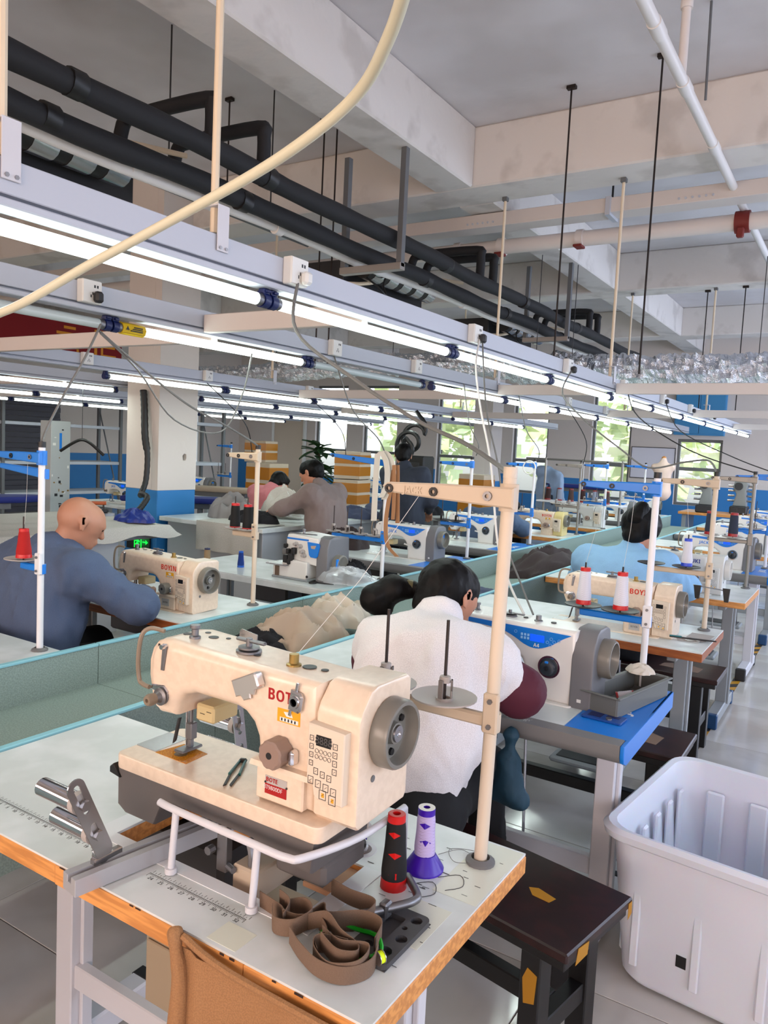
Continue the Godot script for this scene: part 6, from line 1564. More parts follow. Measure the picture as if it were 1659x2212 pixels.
func front_table_things() -> void:
	# aluminium rail with a slot, lying across the table under the machine
	var q := thing("aluminium_rail", "slotted aluminium rail lying across the front table's edge", "rail", Vector3(-1.084, 0.772, -0.785), -9.0)
	part(pr([Vector2(-0.021, 0.0), Vector2(0.021, 0.0), Vector2(0.021, 0.030), Vector2(0.006, 0.030), Vector2(0.006, 0.018), Vector2(-0.006, 0.018), Vector2(-0.006, 0.030), Vector2(-0.021, 0.030)], -0.40, 0.0, 0.0008), "extrusion", mat("alu", Color(0.68, 0.68, 0.69), 0.4, 0.35), q, 30.0)
	for g in [[Vector3(-1.078, 0.80, -0.86), "chrome roller guide with two rollers clamped on the aluminium rail", 1.0, -24.0], [Vector3(-1.16, 0.772, -1.30), "chrome roller guide standing behind the raised machine", 0.8, -10.0]]:
		q = thing("roller_guide", g[1], "roller guide", g[0])
		var lean := Transform3D(Basis(Vector3(1, 0, 0), deg_to_rad(-g[3])), Vector3.ZERO)
		csg("slotted_plate", q, M.steel, rrect(-0.017, 0.017, 0.008, 0.185, 0.0165, 5), [rrect(-0.006, 0.006, 0.062, 0.088, 0.0058, 4), rrect(-0.006, 0.006, 0.112, 0.174, 0.0058, 4)], 0.003, lean * Transform3D(Basis(Vector3(0, 0, -1), Vector3(0, 1, 0), Vector3(1, 0, 0)), Vector3(0.0015, 0, 0)))
		var mb := MB.new()
		bxr(mb, -0.012, 0.002, 0.0, 0.012, -0.03, 0.03, 0.002)
		tube(mb, [Vector3(-0.012, 0.014, 0.01), Vector3(0.001, 0.014, 0.01)], 0.016, 14)
		part(mb, "foot_clamp", M.steel, q)
		for s in [0.062, 0.132]:
			var c := lean * Vector3(0, s, 0)
			part(tb([c + Vector3(-0.005, 0, 0), c + Vector3(-0.018, 0, 0)], 0.019, 18), "washer", M.disc_grey, q)
			part(tb([c + Vector3(-0.018, 0, 0), c + Vector3(-0.112, 0.0, 0)], 0.0165, 20), "roller", M.chrome, q)
			part(tb([c + Vector3(0.002, 0, 0), c + Vector3(0.010, 0, 0)], 0.0095, 6), "hex_nut", M.steel, q)
	# white tube guard round the machine's feet
	q = thing("tube_frame", "white painted tube frame standing round the raised machine", "frame")
	part(tb(smooth_pts([Vector3(-1.035, 0.890, -0.935), Vector3(-0.99, 0.887, -0.935), Vector3(-0.80, 0.884, -0.935), Vector3(-0.74, 0.883, -0.937), Vector3(-0.715, 0.885, -0.952), Vector3(-0.68, 0.886, -1.06), Vector3(-0.675, 0.886, -1.20)], 5), 0.0068, 10), "top_rail", M.leg_white, q)
	for x in [-0.992, -0.80]:
		part(tb([Vector3(x, 0.885, -0.935), Vector3(x - 0.004, 0.772, -0.93)], 0.0065, 10), "post", M.leg_white, q)
		part(tb([Vector3(x - 0.004, 0.772, -0.93), Vector3(x - 0.004, 0.782, -0.93)], 0.011, 10), "weld_foot", M.leg_white, q)
	part(tb([Vector3(-0.675, 0.886, -1.20), Vector3(-0.675, 0.772, -1.205)], 0.0065, 10), "rear_post", M.leg_white, q)
	# thread snips on the bed
	q = thing("thread_snips", "thread snips with dark green handle lying on the machine bed", "scissors", Vector3(-0.955, 0.926, -1.045), -62.0)
	var gm := mat("snip_green", Color(0.03, 0.31, 0.30), 0.35)
	var mb2 := MB.new()
	for p in [[-0.0055, 0.0], [0.0055, 0.0]]:
		prism(mb2, PackedVector2Array([Vector2(-0.055, p[0] * 0.9 - 0.002), Vector2(0.008, p[0] * 1.7 - 0.002), Vector2(0.008, p[0] * 1.7 + 0.0028), Vector2(-0.055, p[0] * 0.9 + 0.002)]), 0.0, 0.006, 0.001, XZ)
	part(mb2, "handle", gm, q)
	part(box(-0.062, -0.050, 0.0, 0.007, -0.008, 0.008, 0.003), "spring_end", M.black, q)
	for s in [-1.0, 1.0]: part(pr([Vector2(0.004, s * 0.006), Vector2(0.010, s * 0.010), Vector2(0.056, s * 0.0075), Vector2(0.05, s * 0.003)], 0.001, 0.003, 0.0, XZ), "blade", M.dark_grey, q)
	# grey tool plate with round holes
	q = thing("tool_plate", "dark grey plastic tool plate with round holes on the table corner", "tool holder", Vector3(-0.545, 0.77, -0.935))
	csg("plate", q, mat("tool_grey", Color(0.24, 0.24, 0.25), 0.5), rrect(-0.075, 0.0, 0.0, 0.145, 0.012), [ngon(-0.018, 0.125, 0.010), ngon(-0.024, 0.097, 0.005), ngon(-0.014, 0.070, 0.010), ngon(-0.02, 0.03, 0.012), ngon(-0.05, 0.03, 0.009), rrect(-0.066, -0.034, 0.05, 0.12, 0.004, 2)], 0.009, XZ * Transform3D(Basis.IDENTITY, Vector3(0, 0, 0.0105)))
	part(box(-0.074, -0.001, 0.0, 0.0014, -0.144, -0.001), "base_sheet", M.tool_grey, q, 0.0)
	q = thing("knee_lift_rod", "bent steel tube lying over the grey tool plate", "rod")
	part(tb(smooth_pts([Vector3(-0.70, 0.783, -0.958), Vector3(-0.65, 0.787, -1.0), Vector3(-0.60, 0.792, -1.06), Vector3(-0.585, 0.792, -1.09), Vector3(-0.594, 0.788, -1.115), Vector3(-0.642, 0.780, -1.165)], 5), 0.0072, 12), "tube", M.dull_steel, q)
	part(box(-0.622, -0.606, 0.776, 0.803, -1.055, -1.035, 0.003), "clamp", M.dull_steel, q)
	# tangle of taupe tape
	q = thing("tape_tangle", "tangled loops of taupe fabric tape on the front table", "tape")
	var tm := mat("tape_taupe", Color(0.47, 0.38, 0.31), 0.85)
	tex(tm, M.weave_tex, 14.0)
	var Y := 0.771
	var loops := [
		[[Vector3(-0.80, Y, -0.945), Vector3(-0.745, Y, -0.935), Vector3(-0.725, Y + 0.004, -0.915), Vector3(-0.735, Y + 0.01, -0.945), Vector3(-0.765, Y + 0.012, -0.955)], 0.033],
		[[Vector3(-0.735, Y, -0.925), Vector3(-0.70, Y, -0.935), Vector3(-0.69, Y + 0.004, -0.975), Vector3(-0.665, Y + 0.008, -0.955), Vector3(-0.62, Y + 0.012, -0.985), Vector3(-0.585, Y + 0.010, -0.985), Vector3(-0.575, Y + 0.004, -0.95)], 0.035],
		[[Vector3(-0.725, Y, -1.045), Vector3(-0.68, Y + 0.002, -1.035), Vector3(-0.635, Y + 0.004, -1.035), Vector3(-0.622, Y + 0.004, -1.02), Vector3(-0.632, Y, -0.99), Vector3(-0.68, Y, -0.955)], 0.035],
		[[Vector3(-0.655, Y + 0.004, -0.925), Vector3(-0.61, Y + 0.010, -0.905), Vector3(-0.57, Y + 0.008, -0.925), Vector3(-0.565, Y + 0.004, -0.89), Vector3(-0.60, Y, -0.868), Vector3(-0.64, Y, -0.885), Vector3(-0.645, Y + 0.004, -0.905), Vector3(-0.60, Y + 0.008, -0.915)], 0.037],
		[[Vector3(-0.64, Y + 0.016, -0.90), Vector3(-0.60, Y + 0.014, -0.885), Vector3(-0.575, Y + 0.012, -0.90), Vector3(-0.585, Y + 0.010, -0.92), Vector3(-0.62, Y + 0.016, -0.925), Vector3(-0.66, Y + 0.018, -0.945), Vector3(-0.69, Y + 0.008, -0.935)], 0.033],
		[[Vector3(-0.68, Y + 0.004, -0.95), Vector3(-0.65, Y, -0.93), Vector3(-0.655, Y, -0.905), Vector3(-0.635, Y, -0.885)], 0.033],
		[[Vector3(-0.70, Y, -0.90), Vector3(-0.66, Y + 0.004, -0.875), Vector3(-0.615, Y + 0.002, -0.862), Vector3(-0.575, Y, -0.875), Vector3(-0.555, Y, -0.915), Vector3(-0.57, Y + 0.01, -0.955)], 0.034],
		[[Vector3(-0.76, Y, -0.93), Vector3(-0.735, Y, -0.905), Vector3(-0.70, Y + 0.006, -0.91), Vector3(-0.69, Y + 0.01, -0.945), Vector3(-0.72, Y + 0.008, -0.965), Vector3(-0.75, Y, -0.95)], 0.034]]
	for l in loops:
		var mb := MB.new()
		var pts := []
		for p in l[0]: pts.append(p + Vector3(0, l[1] * 0.5, 0))
		band(mb, pts, Vector3(0.12, 1.0, 0.2).normalized(), l[1])
		part(mb, "tape_loop", tm, q, 60.0)
	q = thing("green_cord", "bright green cord ring under the taupe tape", "cord", Vector3(-0.615, 0.786, -0.945))
	var ring := []
	for i in 25: ring.append(Vector3(cos(TAU * i / 24.0) * 0.052, 0.004 * sin(i), sin(TAU * i / 24.0) * 0.038))
	part(tb(ring, 0.0036, 7), "ring", mat("cord_green", Color(0.03, 0.62, 0.10), 0.4), q)
	q = thing("bobbin", "small steel bobbin wound with neon yellow thread", "bobbin", Vector3(-0.555, 0.791, -0.935), 70.0)
	part(ax(Vector3.ZERO, Vector3(1, 0, 0), [Vector2(0.0, -0.005), Vector2(0.0105, -0.005), Vector2(0.0105, -0.004), Vector2(0.0085, -0.004), Vector2(0.0085, 0.004), Vector2(0.0105, 0.004), Vector2(0.0105, 0.005), Vector2(0.003, 0.005), Vector2(0.003, 0.0)], 18), "spool", M.steel, q)
	part(ax(Vector3.ZERO, Vector3(1, 0, 0), [Vector2(0.009, -0.004), Vector2(0.009, 0.004)], 18), "thread", mat("neon", Color(0.85, 0.95, 0.05), 0.6), q)
	q = thing("ring_spanner", "steel ring spanner standing in the round hole of the table", "spanner", Vector3(-0.772, 0.771, -1.207))
	part(lt([Vector2(0.010, 0.0), Vector2(0.015, 0.0), Vector2(0.015, 0.010), Vector2(0.010, 0.010), Vector2(0.010, 0.0)], 18, Transform3D(Basis(Vector3(1, 0, 0), 0.9), Vector3(0.004, 0.008, 0.004))), "ring", M.chrome, q)
	part(tb([Vector3(0.002, 0.016, -0.008), Vector3(-0.004, 0.075, -0.03)], [0.006, 0.0048], 8), "shank", M.chrome, q)
	q = thing("rubber_peg", "grey rubber peg under the motor end of the raised machine", "peg", Vector3(-0.805, 0.771, -1.27))
	part(lt([Vector2(0.013, 0.0), Vector2(0.014, 0.012), Vector2(0.010, 0.016), Vector2(0.010, 0.05), Vector2(0.0, 0.05)], 16), "peg", M.disc_grey, q)
	q = thing("thread_scrap", "loose snarl of grey thread on the front table", "thread", Vector3(-0.60, 0.7715, -1.30))
	part(tb(smooth_pts([Vector3(-0.04, 0, 0.02), Vector3(-0.01, 0.002, -0.02), Vector3(0.03, 0.001, 0.0), Vector3(0.0, 0.003, 0.03), Vector3(-0.03, 0.001, -0.01), Vector3(0.02, 0.002, -0.03), Vector3(0.05, 0.0, 0.01)], 6), 0.0006, 4), "strand", M.cable_grey, q)
	# tan cloth bag hung from the front edge, drawer and pulley below
	q = thing("cloth_bag", "tan canvas bag knotted and hung below the front table's edge", "bag", Vector3(-0.865, 0.757, -0.826))
	var cm := mat("canvas_tan", Color(0.62, 0.45, 0.29), 0.85)
	tex(cm, M.weave_tex, 8.0, M.weave_nrm, 0.3)
	var mbc := MB.new()
	grid(mbc, 40, 24, func(u, v):
		var gather: float = exp(-u * 7.0)
		return Vector3(0.01 + u * 0.36 + 0.015 * sin(v * 3.0), -v * 0.36 - 0.01 * sin(u * PI), 0.004 + 0.02 * sin(v * PI) * (1.0 - u * 0.5) + 0.014 * sin(u * 60.0) * gather * (0.3 + v) + 0.006 * sin(u * 11.0 + v * 4.0)), 0.002)
	part(mbc, "canvas", cm, q, 60.0)
	part(tb(smooth_pts([Vector3(0.0, 0.02, 0.006), Vector3(0.015, 0.0, 0.018), Vector3(0.03, -0.05, 0.022), Vector3(0.035, -0.16, 0.03), Vector3(0.05, -0.32, 0.03)], 5), [0.010, 0.012, 0.013, 0.012, 0.011, 0.010, 0.010, 0.011, 0.012, 0.012, 0.013, 0.014, 0.015, 0.016, 0.017, 0.018, 0.019, 0.02, 0.02, 0.02, 0.02], 9), "knotted_end", cm, q)
	part(tb(smooth_pts([Vector3(0.02, 0.015, 0.008), Vector3(0.12, 0.0, 0.012), Vector3(0.36, -0.006, 0.008)], 5), 0.006, 7), "hem", cm, q)
	for s in [[0.10, -0.10], [0.27, -0.05], [0.33, -0.16]]: part(tb([Vector3(s[0], s[1], 0.014), Vector3(s[0], s[1], 0.024)], 0.007, 8), "screw", M.steel, q)
	q = thing("under_table_drawer", "scuffed cream drawer box under the front table", "drawer", Vector3(-1.16, 0.40, -1.02))
	part(box(0.0, 0.26, 0.0, 0.16, -0.28, 0.0, 0.004), "box", mat("drawer_cream", Color(0.60, 0.54, 0.45), 0.6), q)
	part(box(0.0, 0.26, 0.155, 0.168, -0.01, 0.006, 0.002), "worn_edge", M.steel, q)
	part(box(0.01, 0.25, 0.02, 0.14, 0.0, 0.006, 0.002), "front", M.drawer_cream, q)
	q = thing("belt_pulley", "black spoked belt wheel under the front table", "pulley", Vector3(-0.86, 0.56, -1.0), 25.0)
	part(ax(Vector3.ZERO, Vector3(1, 0, 0), [Vector2(0.055, -0.012), Vector2(0.068, -0.012), Vector2(0.072, 0.0), Vector2(0.068, 0.012), Vector2(0.055, 0.012), Vector2(0.055, -0.012)], 28), "rim", M.black, q)
	part(ax(Vector3.ZERO, Vector3(1, 0, 0), [Vector2(0.0, -0.004), Vector2(0.056, -0.004), Vector2(0.056, 0.004), Vector2(0.0, 0.004)], 28), "disc", M.grey_metal, q)
	part(ax(Vector3.ZERO, Vector3(1, 0, 0), [Vector2(0.0, -0.02), Vector2(0.016, -0.02), Vector2(0.016, 0.02), Vector2(0.0, 0.02)], 14), "hub", M.black, q)

func tray_things() -> void:
	var w := thing("warning_tag", "yellow warning tag tied round the end of a tube on the second rail", "tag", Vector3(-2.5, 1.96, -2.02))
	part(tb([Vector3(0, 0, 0.02), Vector3(0, 0, -0.09)], 0.024, 8), "sleeve", mat("tag_yellow", Color(0.82, 0.68, 0.05), 0.45), w)
	for k in 3: part(box(0.021, 0.0255, 0.004 - k * 0.007, 0.008 - k * 0.007, -0.07, -0.03 + k * 0.008), "print_line", M.black, w, 0.0)
	part(pr([Vector2(-0.008, -0.007), Vector2(0.008, -0.007), Vector2(0.0, 0.008)], 0.0, 0.002, 0.0, face(0.0235, 0.0, 0.002, "x")), "triangle", M.black, w, 0.0)
	var q := thing("grey_tray", "grey plastic tray standing on the blue end of the ruler table", "tray", Vector3(-0.60, 0.771, -2.475), -12.0)
	var g := mat("tray_grey", Color(0.37, 0.38, 0.37), 0.5)
	part(box(-0.055, 0.055, 0.0, 0.004, -0.17, 0.17, 0.001), "bottom", g, q)
	for s in [-1.0, 1.0]:
		part(box(s * 0.058 - 0.003, s * 0.058 + 0.003, 0.0, 0.062, -0.175, 0.175, 0.002), "long_wall", g, q)
		part(box(-0.058, 0.058, 0.0, 0.062, s * 0.174 - 0.003, s * 0.174 + 0.003, 0.002), "short_wall", g, q)
		part(box(s * 0.064 - 0.008, s * 0.064 + 0.008, 0.058, 0.064, -0.185, 0.185, 0.002), "rim", g, q)
		part(box(-0.066, 0.066, 0.058, 0.064, s * 0.180 - 0.006, s * 0.180 + 0.006, 0.002), "rim", g, q)
	q = cone(Vector3(-0.615, 0.795, -2.42), Color(0.85, 0.85, 0.88), Color(0.62, 0.06, 0.06), "small white spool with red end lying in the grey tray", {"h": 0.055, "r0": 0.019, "r1": 0.017})
	q.rotation_degrees = Vector3(0, 20, -75)
	q = thing("pin_box", "flat blue pin box set in the ruler table by the grey tray", "box", Vector3(-0.61, 0.7705, -2.275), -3.0)
	part(pr(rrect(-0.06, 0.06, -0.035, 0.035, 0.006), 0.0, 0.006, 0.001, XZ), "tray", mat("pin_blue", Color(0.02, 0.26, 0.55), 0.35), q)
	for s in [[-0.045, -0.005, -0.02, 0.02], [0.005, 0.045, -0.02, 0.0]]: part(box(s[0], s[1], 0.006, 0.0066, s[2], s[3]), "pocket", M.blue_plastic, q, 0.0)
	part(ax(Vector3(0.02, 0.006, 0.018), Vector3.UP, [Vector2(0.009, 0.0), Vector2(0.009, 0.004), Vector2(0.0, 0.004)], 12), "bobbin", M.dull_steel, q)
	heap("white_rag", Vector3(-0.596, 0.835, -2.63), 0.045, 0.04, 0.03, mat("rag_white", Color(0.82, 0.79, 0.74), 0.9), 4, "white rag tied round the foot of the blue-armed thread stand")
	q = thing("hanging_bag", "teal cloth bag hanging below the ruler table's edge by the worker", "bag", Vector3(-0.815, 0.525, -2.055))
	q.scale = Vector3(0.62, 0.58, 0.7)
	var mb := MB.new()
	nets(mb, [[Vector3(0, 0.08, 0), Vector3(0, 0.24, 0), 0.075, 0.05, Vector3(0, 0, 1), 1.6], [Vector3(0, 0.24, 0), Vector3(0.0, 0.31, 0), 0.05, 0.02, Vector3(0, 0, 1), 1.6], [Vector3(-0.06, 0.05, 0), Vector3(0.06, 0.04, 0), 0.05, 0.05, Vector3(0, 0, 1), 1.8], [Vector3(0.0, 0.33, 0), Vector3(0.0, 0.36, 0), 0.03, 0.045, Vector3(0, 0, 1), 1.4]], 0.012, 0.03)
	fold(mb, 0.016, 8.0, 6)
	part(mb, "sack", mat("teal", Color(0.07, 0.22, 0.29), 0.7), q, 180.0)
	part(tb([Vector3(0, 0.36, 0), Vector3(0, 0.372, -0.04)], 0.004, 6), "string", M.black, q)
	# table two: papers, scissors, clips
	q = thing("paper_stack", "loose white and grey papers on the dark-edged table", "paper", Vector3(-0.60, 0.771, -3.55))
	for k in 5: part(pr([Vector2(-0.06, -0.05), Vector2(0.06, -0.045), Vector2(0.055, 0.05), Vector2(-0.055, 0.045)], k * 0.002, k * 0.002 + 0.0012, 0.0, Transform3D(Basis(Vector3.UP, k * 0.37), Vector3(k * 0.012 - 0.02, 0, -k * 0.014)) * XZ), "sheet", [M.white_plastic, M.disc_grey, M.machine_pale][k % 3], q, 0.0)
	q = thing("fabric_shears", "black handled shears lying on the papers of the dark-edged table", "scissors", Vector3(-0.58, 0.784, -3.50), 12.0)
	part(pr([Vector2(-0.10, 0.0), Vector2(0.0, -0.008), Vector2(0.09, 0.004), Vector2(0.0, 0.008)], 0.0, 0.006, 0.001, XZ), "blades", M.black, q)
	part(pr([Vector2(-0.10, -0.006), Vector2(-0.05, -0.010), Vector2(-0.05, 0.004), Vector2(-0.10, 0.006)], 0.006, 0.010, 0.001, XZ), "teal_grip", mat("grip_teal", Color(0.05, 0.42, 0.45), 0.4), q)
	q = thing("white_ring", "white plastic ring hung on the top arm of a blue thread stand", "ring", Vector3(-2.455, 1.435, -6.215))
	var rg := []
	for i in 25: rg.append(Vector3(cos(TAU * i / 24.0) * 0.055, sin(TAU * i / 24.0) * 0.055, 0.0))
	part(tb(rg, 0.006, 8), "ring", M.white_plastic, q)
	q = thing("clip_bar", "thin wire with two black spring clips on the cream thread stand", "clip", Vector3(-0.59, 0.97, -3.78))
	part(tb([Vector3(-0.06, 0.01, 0), Vector3(0.10, 0.0, 0)], 0.0028, 6), "wire", M.steel, q)
	for x in [-0.04, 0.085]: part(pr([Vector2(-0.016, 0.012), Vector2(0.016, 0.012), Vector2(0.012, -0.05), Vector2(-0.006, -0.05)], -0.008, 0.008, 0.002, Transform3D(Basis.IDENTITY, Vector3(x, 0, 0.004))), "spring_clip", M.black, q)
	# overlock table: scissors, plastic bag, cloth; hanging tapes
	q = thing("black_scissors", "black scissors lying in front of the overlock machine", "scissors", Vector3(-2.58, 0.771, -3.42), 10.0)
	for s in [-1.0, 1.0]: part(lt([Vector2(0.014, 0.0), Vector2(0.022, 0.0), Vector2(0.022, 0.008), Vector2(0.014, 0.008), Vector2(0.014, 0.0)], 14, Transform3D(Basis.IDENTITY, Vector3(0.0, 0.0, s * 0.024))), "finger_loop", M.black, q)
	part(pr([Vector2(0.01, -0.012), Vector2(0.12, 0.0), Vector2(0.01, 0.012)], 0.001, 0.006, 0.001, XZ), "blades", M.dark_grey, q)
	heap("navy_cloth", Vector3(-2.46, 0.771, -3.62), 0.12, 0.10, 0.13, mat("navy", Color(0.05, 0.055, 0.08), 0.9), 11, "heap of navy and grey cloth beside the overlock machine")
	var film := mat("film", Color(0.90, 0.93, 0.95, 0.30), 0.12)
	film.transparency = BaseMaterial3D.TRANSPARENCY_ALPHA
	heap("plastic_bag", Vector3(-2.42, 0.79, -3.50), 0.19, 0.12, 0.09, film, 13, "clear crinkled plastic bag lying over the trough edge by the overlock")
	q = thing("hanging_tapes", "white and tan fabric tapes hung over the blue thread stand arm", "tape", Vector3(-2.37, 1.2, -3.77))
	var wt := mat("tape_white", Color(0.86, 0.84, 0.80), 0.85)
	var tt := mat("tape_tan", Color(0.66, 0.48, 0.34), 0.85)
	for l in [[[Vector3(-0.03, 0.30, 0.03), Vector3(0.0, 0.325, 0.03), Vector3(0.05, 0.29, 0.035), Vector3(0.08, 0.20, 0.04), Vector3(0.05, 0.10, 0.04), Vector3(0.03, 0.05, 0.045)], 0.05, wt], [[Vector3(-0.03, 0.31, 0.04), Vector3(-0.035, 0.15, 0.04), Vector3(-0.035, -0.08, 0.04)], 0.05, wt], [[Vector3(0.0, 0.32, 0.05), Vector3(0.04, 0.26, 0.055), Vector3(0.055, 0.15, 0.06), Vector3(0.02, 0.06, 0.06)], 0.045, wt],
		[[Vector3(0.085, 0.24, 0.04), Vector3(0.07, 0.08, 0.05), Vector3(0.06, -0.08, 0.06), Vector3(0.09, -0.20, 0.08), Vector3(0.17, -0.26, 0.10)], 0.035, tt], [[Vector3(0.10, 0.25, 0.03), Vector3(0.11, 0.10, 0.03), Vector3(0.12, -0.08, 0.03)], 0.035, tt], [[Vector3(0.09, 0.25, 0.05), Vector3(0.10, 0.05, 0.05), Vector3(0.10, -0.06, 0.05)], 0.03, tt]]:
		var mb3 := MB.new()
		band(mb3, l[0], Vector3(0.95, 0.1, 0.3).normalized(), l[1], 0.002)
		part(mb3, "tape", l[2], q, 60.0)
	# clothes in the trough
	heap("beige_garment", Vector3(-2.04, 0.641, -2.62), 0.20, 0.26, 0.20, mat("beige", Color(0.62, 0.55, 0.48), 0.9), 21, "crumpled beige and grey garments in the trough by the white-jumper worker")
	heap("navy_garment", Vector3(-2.10, 0.641, -2.42), 0.16, 0.12, 0.13, M.navy, 22, "crumpled navy garment against the beige ones in the trough")
	heap("grey_garment", Vector3(-2.0, 0.641, -2.22), 0.16, 0.14, 0.08, mat("cloth_grey", Color(0.50, 0.49, 0.49), 0.9), 23, "flat grey cloth in the trough, nearest the front table")
	heap("pale_cloth", Vector3(-2.10, 0.70, -2.98), 0.16, 0.14, 0.14, mat("cloth_pale", Color(0.72, 0.68, 0.62), 0.9), 24, "pale stiff cloth leaning over the trough edge behind the white jumper")
	heap("brown_garment", Vector3(-2.06, 0.641, -5.75), 0.24, 0.55, 0.20, mat("cloth_brown", Color(0.20, 0.16, 0.16), 0.9), 25, "dark brown garments heaped in the far part of the trough")
	heap("blue_scrap", Vector3(-2.05, 0.641, -4.3), 0.18, 0.35, 0.05, mat("scrap_blue", Color(0.25, 0.28, 0.38), 0.9), 26, "grey-blue cloth strips lying in the trough past the white jumper")
	heap("black_scrap", Vector3(-2.12, 0.641, -4.05), 0.10, 0.08, 0.06, M.navy, 27, "small black cloth bundle in the trough past the white jumper")
	heap("plastic_wrap", Vector3(-0.85, 0.771, -2.60), 0.12, 0.07, 0.10, film, 28, "crumpled clear plastic behind the white and blue machine")
	heap("taupe_garment", Vector3(-3.36, 0.771, -4.80), 0.18, 0.18, 0.16, M.cloth_brown, 29, "dark taupe garment piled beyond the overlock machine")

func cables() -> void:
	cable([Vector3(-1.545, 2.05, -1.90), Vector3(-1.427, 1.869, -1.755), Vector3(-1.187, 1.73, -1.7), Vector3(-0.95, 1.619, -1.646), Vector3(-0.776, 1.569, -1.558), Vector3(-0.644, 1.528, -1.445), Vector3(-0.552, 1.510, -1.309)], 0.0052, "cable_grey", "thick grey cord from the white plug on the rail to the cream stand")
	cable([Vector3(-1.53, 2.05, -3.18), Vector3(-1.478, 1.919, -3.049), Vector3(-1.384, 1.732, -2.92), Vector3(-1.268, 1.507, -2.8), Vector3(-1.161, 1.215, -2.668), Vector3(-1.055, 1.086, -2.551), Vector3(-0.95, 1.01, -2.44)], 0.0045, "cable_white", "white cord dropping from a black plug to the white and blue machine", [Vector3(-1.52, 2.04, -3.19), Vector3(-1.45, 1.90, -3.07), Vector3(-1.36, 1.70, -2.94), Vector3(-1.24, 1.48, -2.82), Vector3(-1.14, 1.22, -2.70), Vector3(-1.02, 1.08, -2.58), Vector3(-0.92, 1.01, -2.45)])
	cable([Vector3(-1.53, 2.05, -4.44), Vector3(-1.515, 1.902, -4.267), Vector3(-1.357, 1.756, -4.184), Vector3(-1.131, 1.6, -4.142), Vector3(-0.963, 1.51, -4.07), Vector3(-0.776, 1.548, -4.023), Vector3(-0.655, 1.56, -3.933), Vector3(-0.593, 1.51, -3.80)], 0.0045, "cable_grey", "grey cord drooping from the rail to the cream stand with clips")
	cable([Vector3(-1.53, 2.05, -5.66), Vector3(-1.38, 1.84, -5.45), Vector3(-1.0, 1.62, -5.36), Vector3(-0.60, 1.50, -5.30)], 0.004, "black", "black cord from the rail to the bare steel stand")
	cable([Vector3(-1.53, 2.05, -6.9), Vector3(-1.35, 1.80, -6.7), Vector3(-0.9, 1.60, -6.5), Vector3(-0.61, 1.50, -6.45)], 0.004, "black", "black cord from the rail to the stand beyond the steel one")
	cable([Vector3(-2.462, 1.953, -1.884), Vector3(-2.464, 1.809, -1.812), Vector3(-2.469, 1.685, -1.741), Vector3(-2.465, 1.56, -1.67), Vector3(-2.437, 1.51, -1.632)], 0.0045, "cable_grey", "grey cord from the second rail down to the doubled blue arms")
	cable([Vector3(-2.464, 1.927, -1.88), Vector3(-2.449, 1.819, -2.053), Vector3(-2.396, 1.69, -2.248), Vector3(-2.367, 1.616, -2.434), Vector3(-2.379, 1.562, -2.596), Vector3(-2.425, 1.527, -2.73)], 0.0045, "cable_grey", "grey cord from the second rail to the stand with black cones", [Vector3(-2.46, 1.92, -1.88), Vector3(-2.46, 1.80, -2.06), Vector3(-2.46, 1.62, -2.25), Vector3(-2.44, 1.58, -2.5), Vector3(-2.43, 1.75, -2.62), Vector3(-2.47, 1.95, -2.72)])
	for s in [[-3.35, -3.79, "draped"], [-4.9, -5.02, "plain"], [-5.9, -6.25, "ringed"]]:
		cable([Vector3(-2.46, 2.02, s[0]), Vector3(-2.42, 1.75, lerpf(s[0], s[1], 0.3)), Vector3(-2.36, 1.60, lerpf(s[0], s[1], 0.7)), Vector3(-2.39, 1.52, s[1])], 0.004, "cable_grey", "thin grey cord from the second rail to the %s white and blue stand" % s[2])
	for s in [[-4.56, -5.0, -4.5, "third", "beside the column"], [-5.9, -6.4, -4.5, "third", "over the taupe-jumper worker"], [-7.1, -7.6, -2.44, "second", "over the far tables"]]:
		cable([Vector3(-4.62 if s[2] < -3.0 else -2.46, 2.0, s[0]), Vector3(s[2] + 0.1, 1.7, (s[0] + s[1]) * 0.5), Vector3(s[2], 1.45, s[1])], 0.004, "black", "thin dark cord hanging from the %s light rail, %s" % [s[3], s[4]])
	# the pale air hose that crosses the picture close to the camera
	var q := thing("air_hose", "pale yellow air hose hanging in a wide arc under the ceiling", "hose")
	part(tb(smooth_pts([Vector3(-0.22, 1.95, -0.41), Vector3(-0.276, 1.848 + 0.03, -0.449), Vector3(-0.334, 1.857, -0.507), Vector3(-0.402, 1.856 - 0.012, -0.557), Vector3(-0.504, 1.819, -0.582), Vector3(-0.636, 1.787, -0.59), Vector3(-0.783, 1.746, -0.586), Vector3(-0.945, 1.695, -0.573), Vector3(-1.15, 1.70, -0.60), Vector3(-1.5, 2.0, -0.70)], 8), 0.0053, 12), "hose", mat("hose_yellow", Color(0.80, 0.79, 0.69), 0.35), q)
	q = thing("ribbed_hose", "black ribbed hose hanging down the column to the iron", "hose")
	var p := smooth_pts([Vector3(-5.66, 1.96, -4.80), Vector3(-5.64, 1.80, -4.80), Vector3(-5.60, 1.544, -4.78), Vector3(-5.55, 1.361, -4.77), Vector3(-5.53, 1.138, -4.74), Vector3(-5.50, 1.018, -4.66), Vector3(-5.36, 1.034, -4.56), Vector3(-5.25, 1.013, -4.52), Vector3(-5.23, 0.935, -4.44), Vector3(-5.22, 0.90, -4.38)], 8)
	var rr := []
	for i in p.size(): rr.append((0.030 if i < 22 else 0.024) * (1.0 + 0.10 * (i % 2)))
	part(tb(p, rr, 10), "hose", M.black, q)
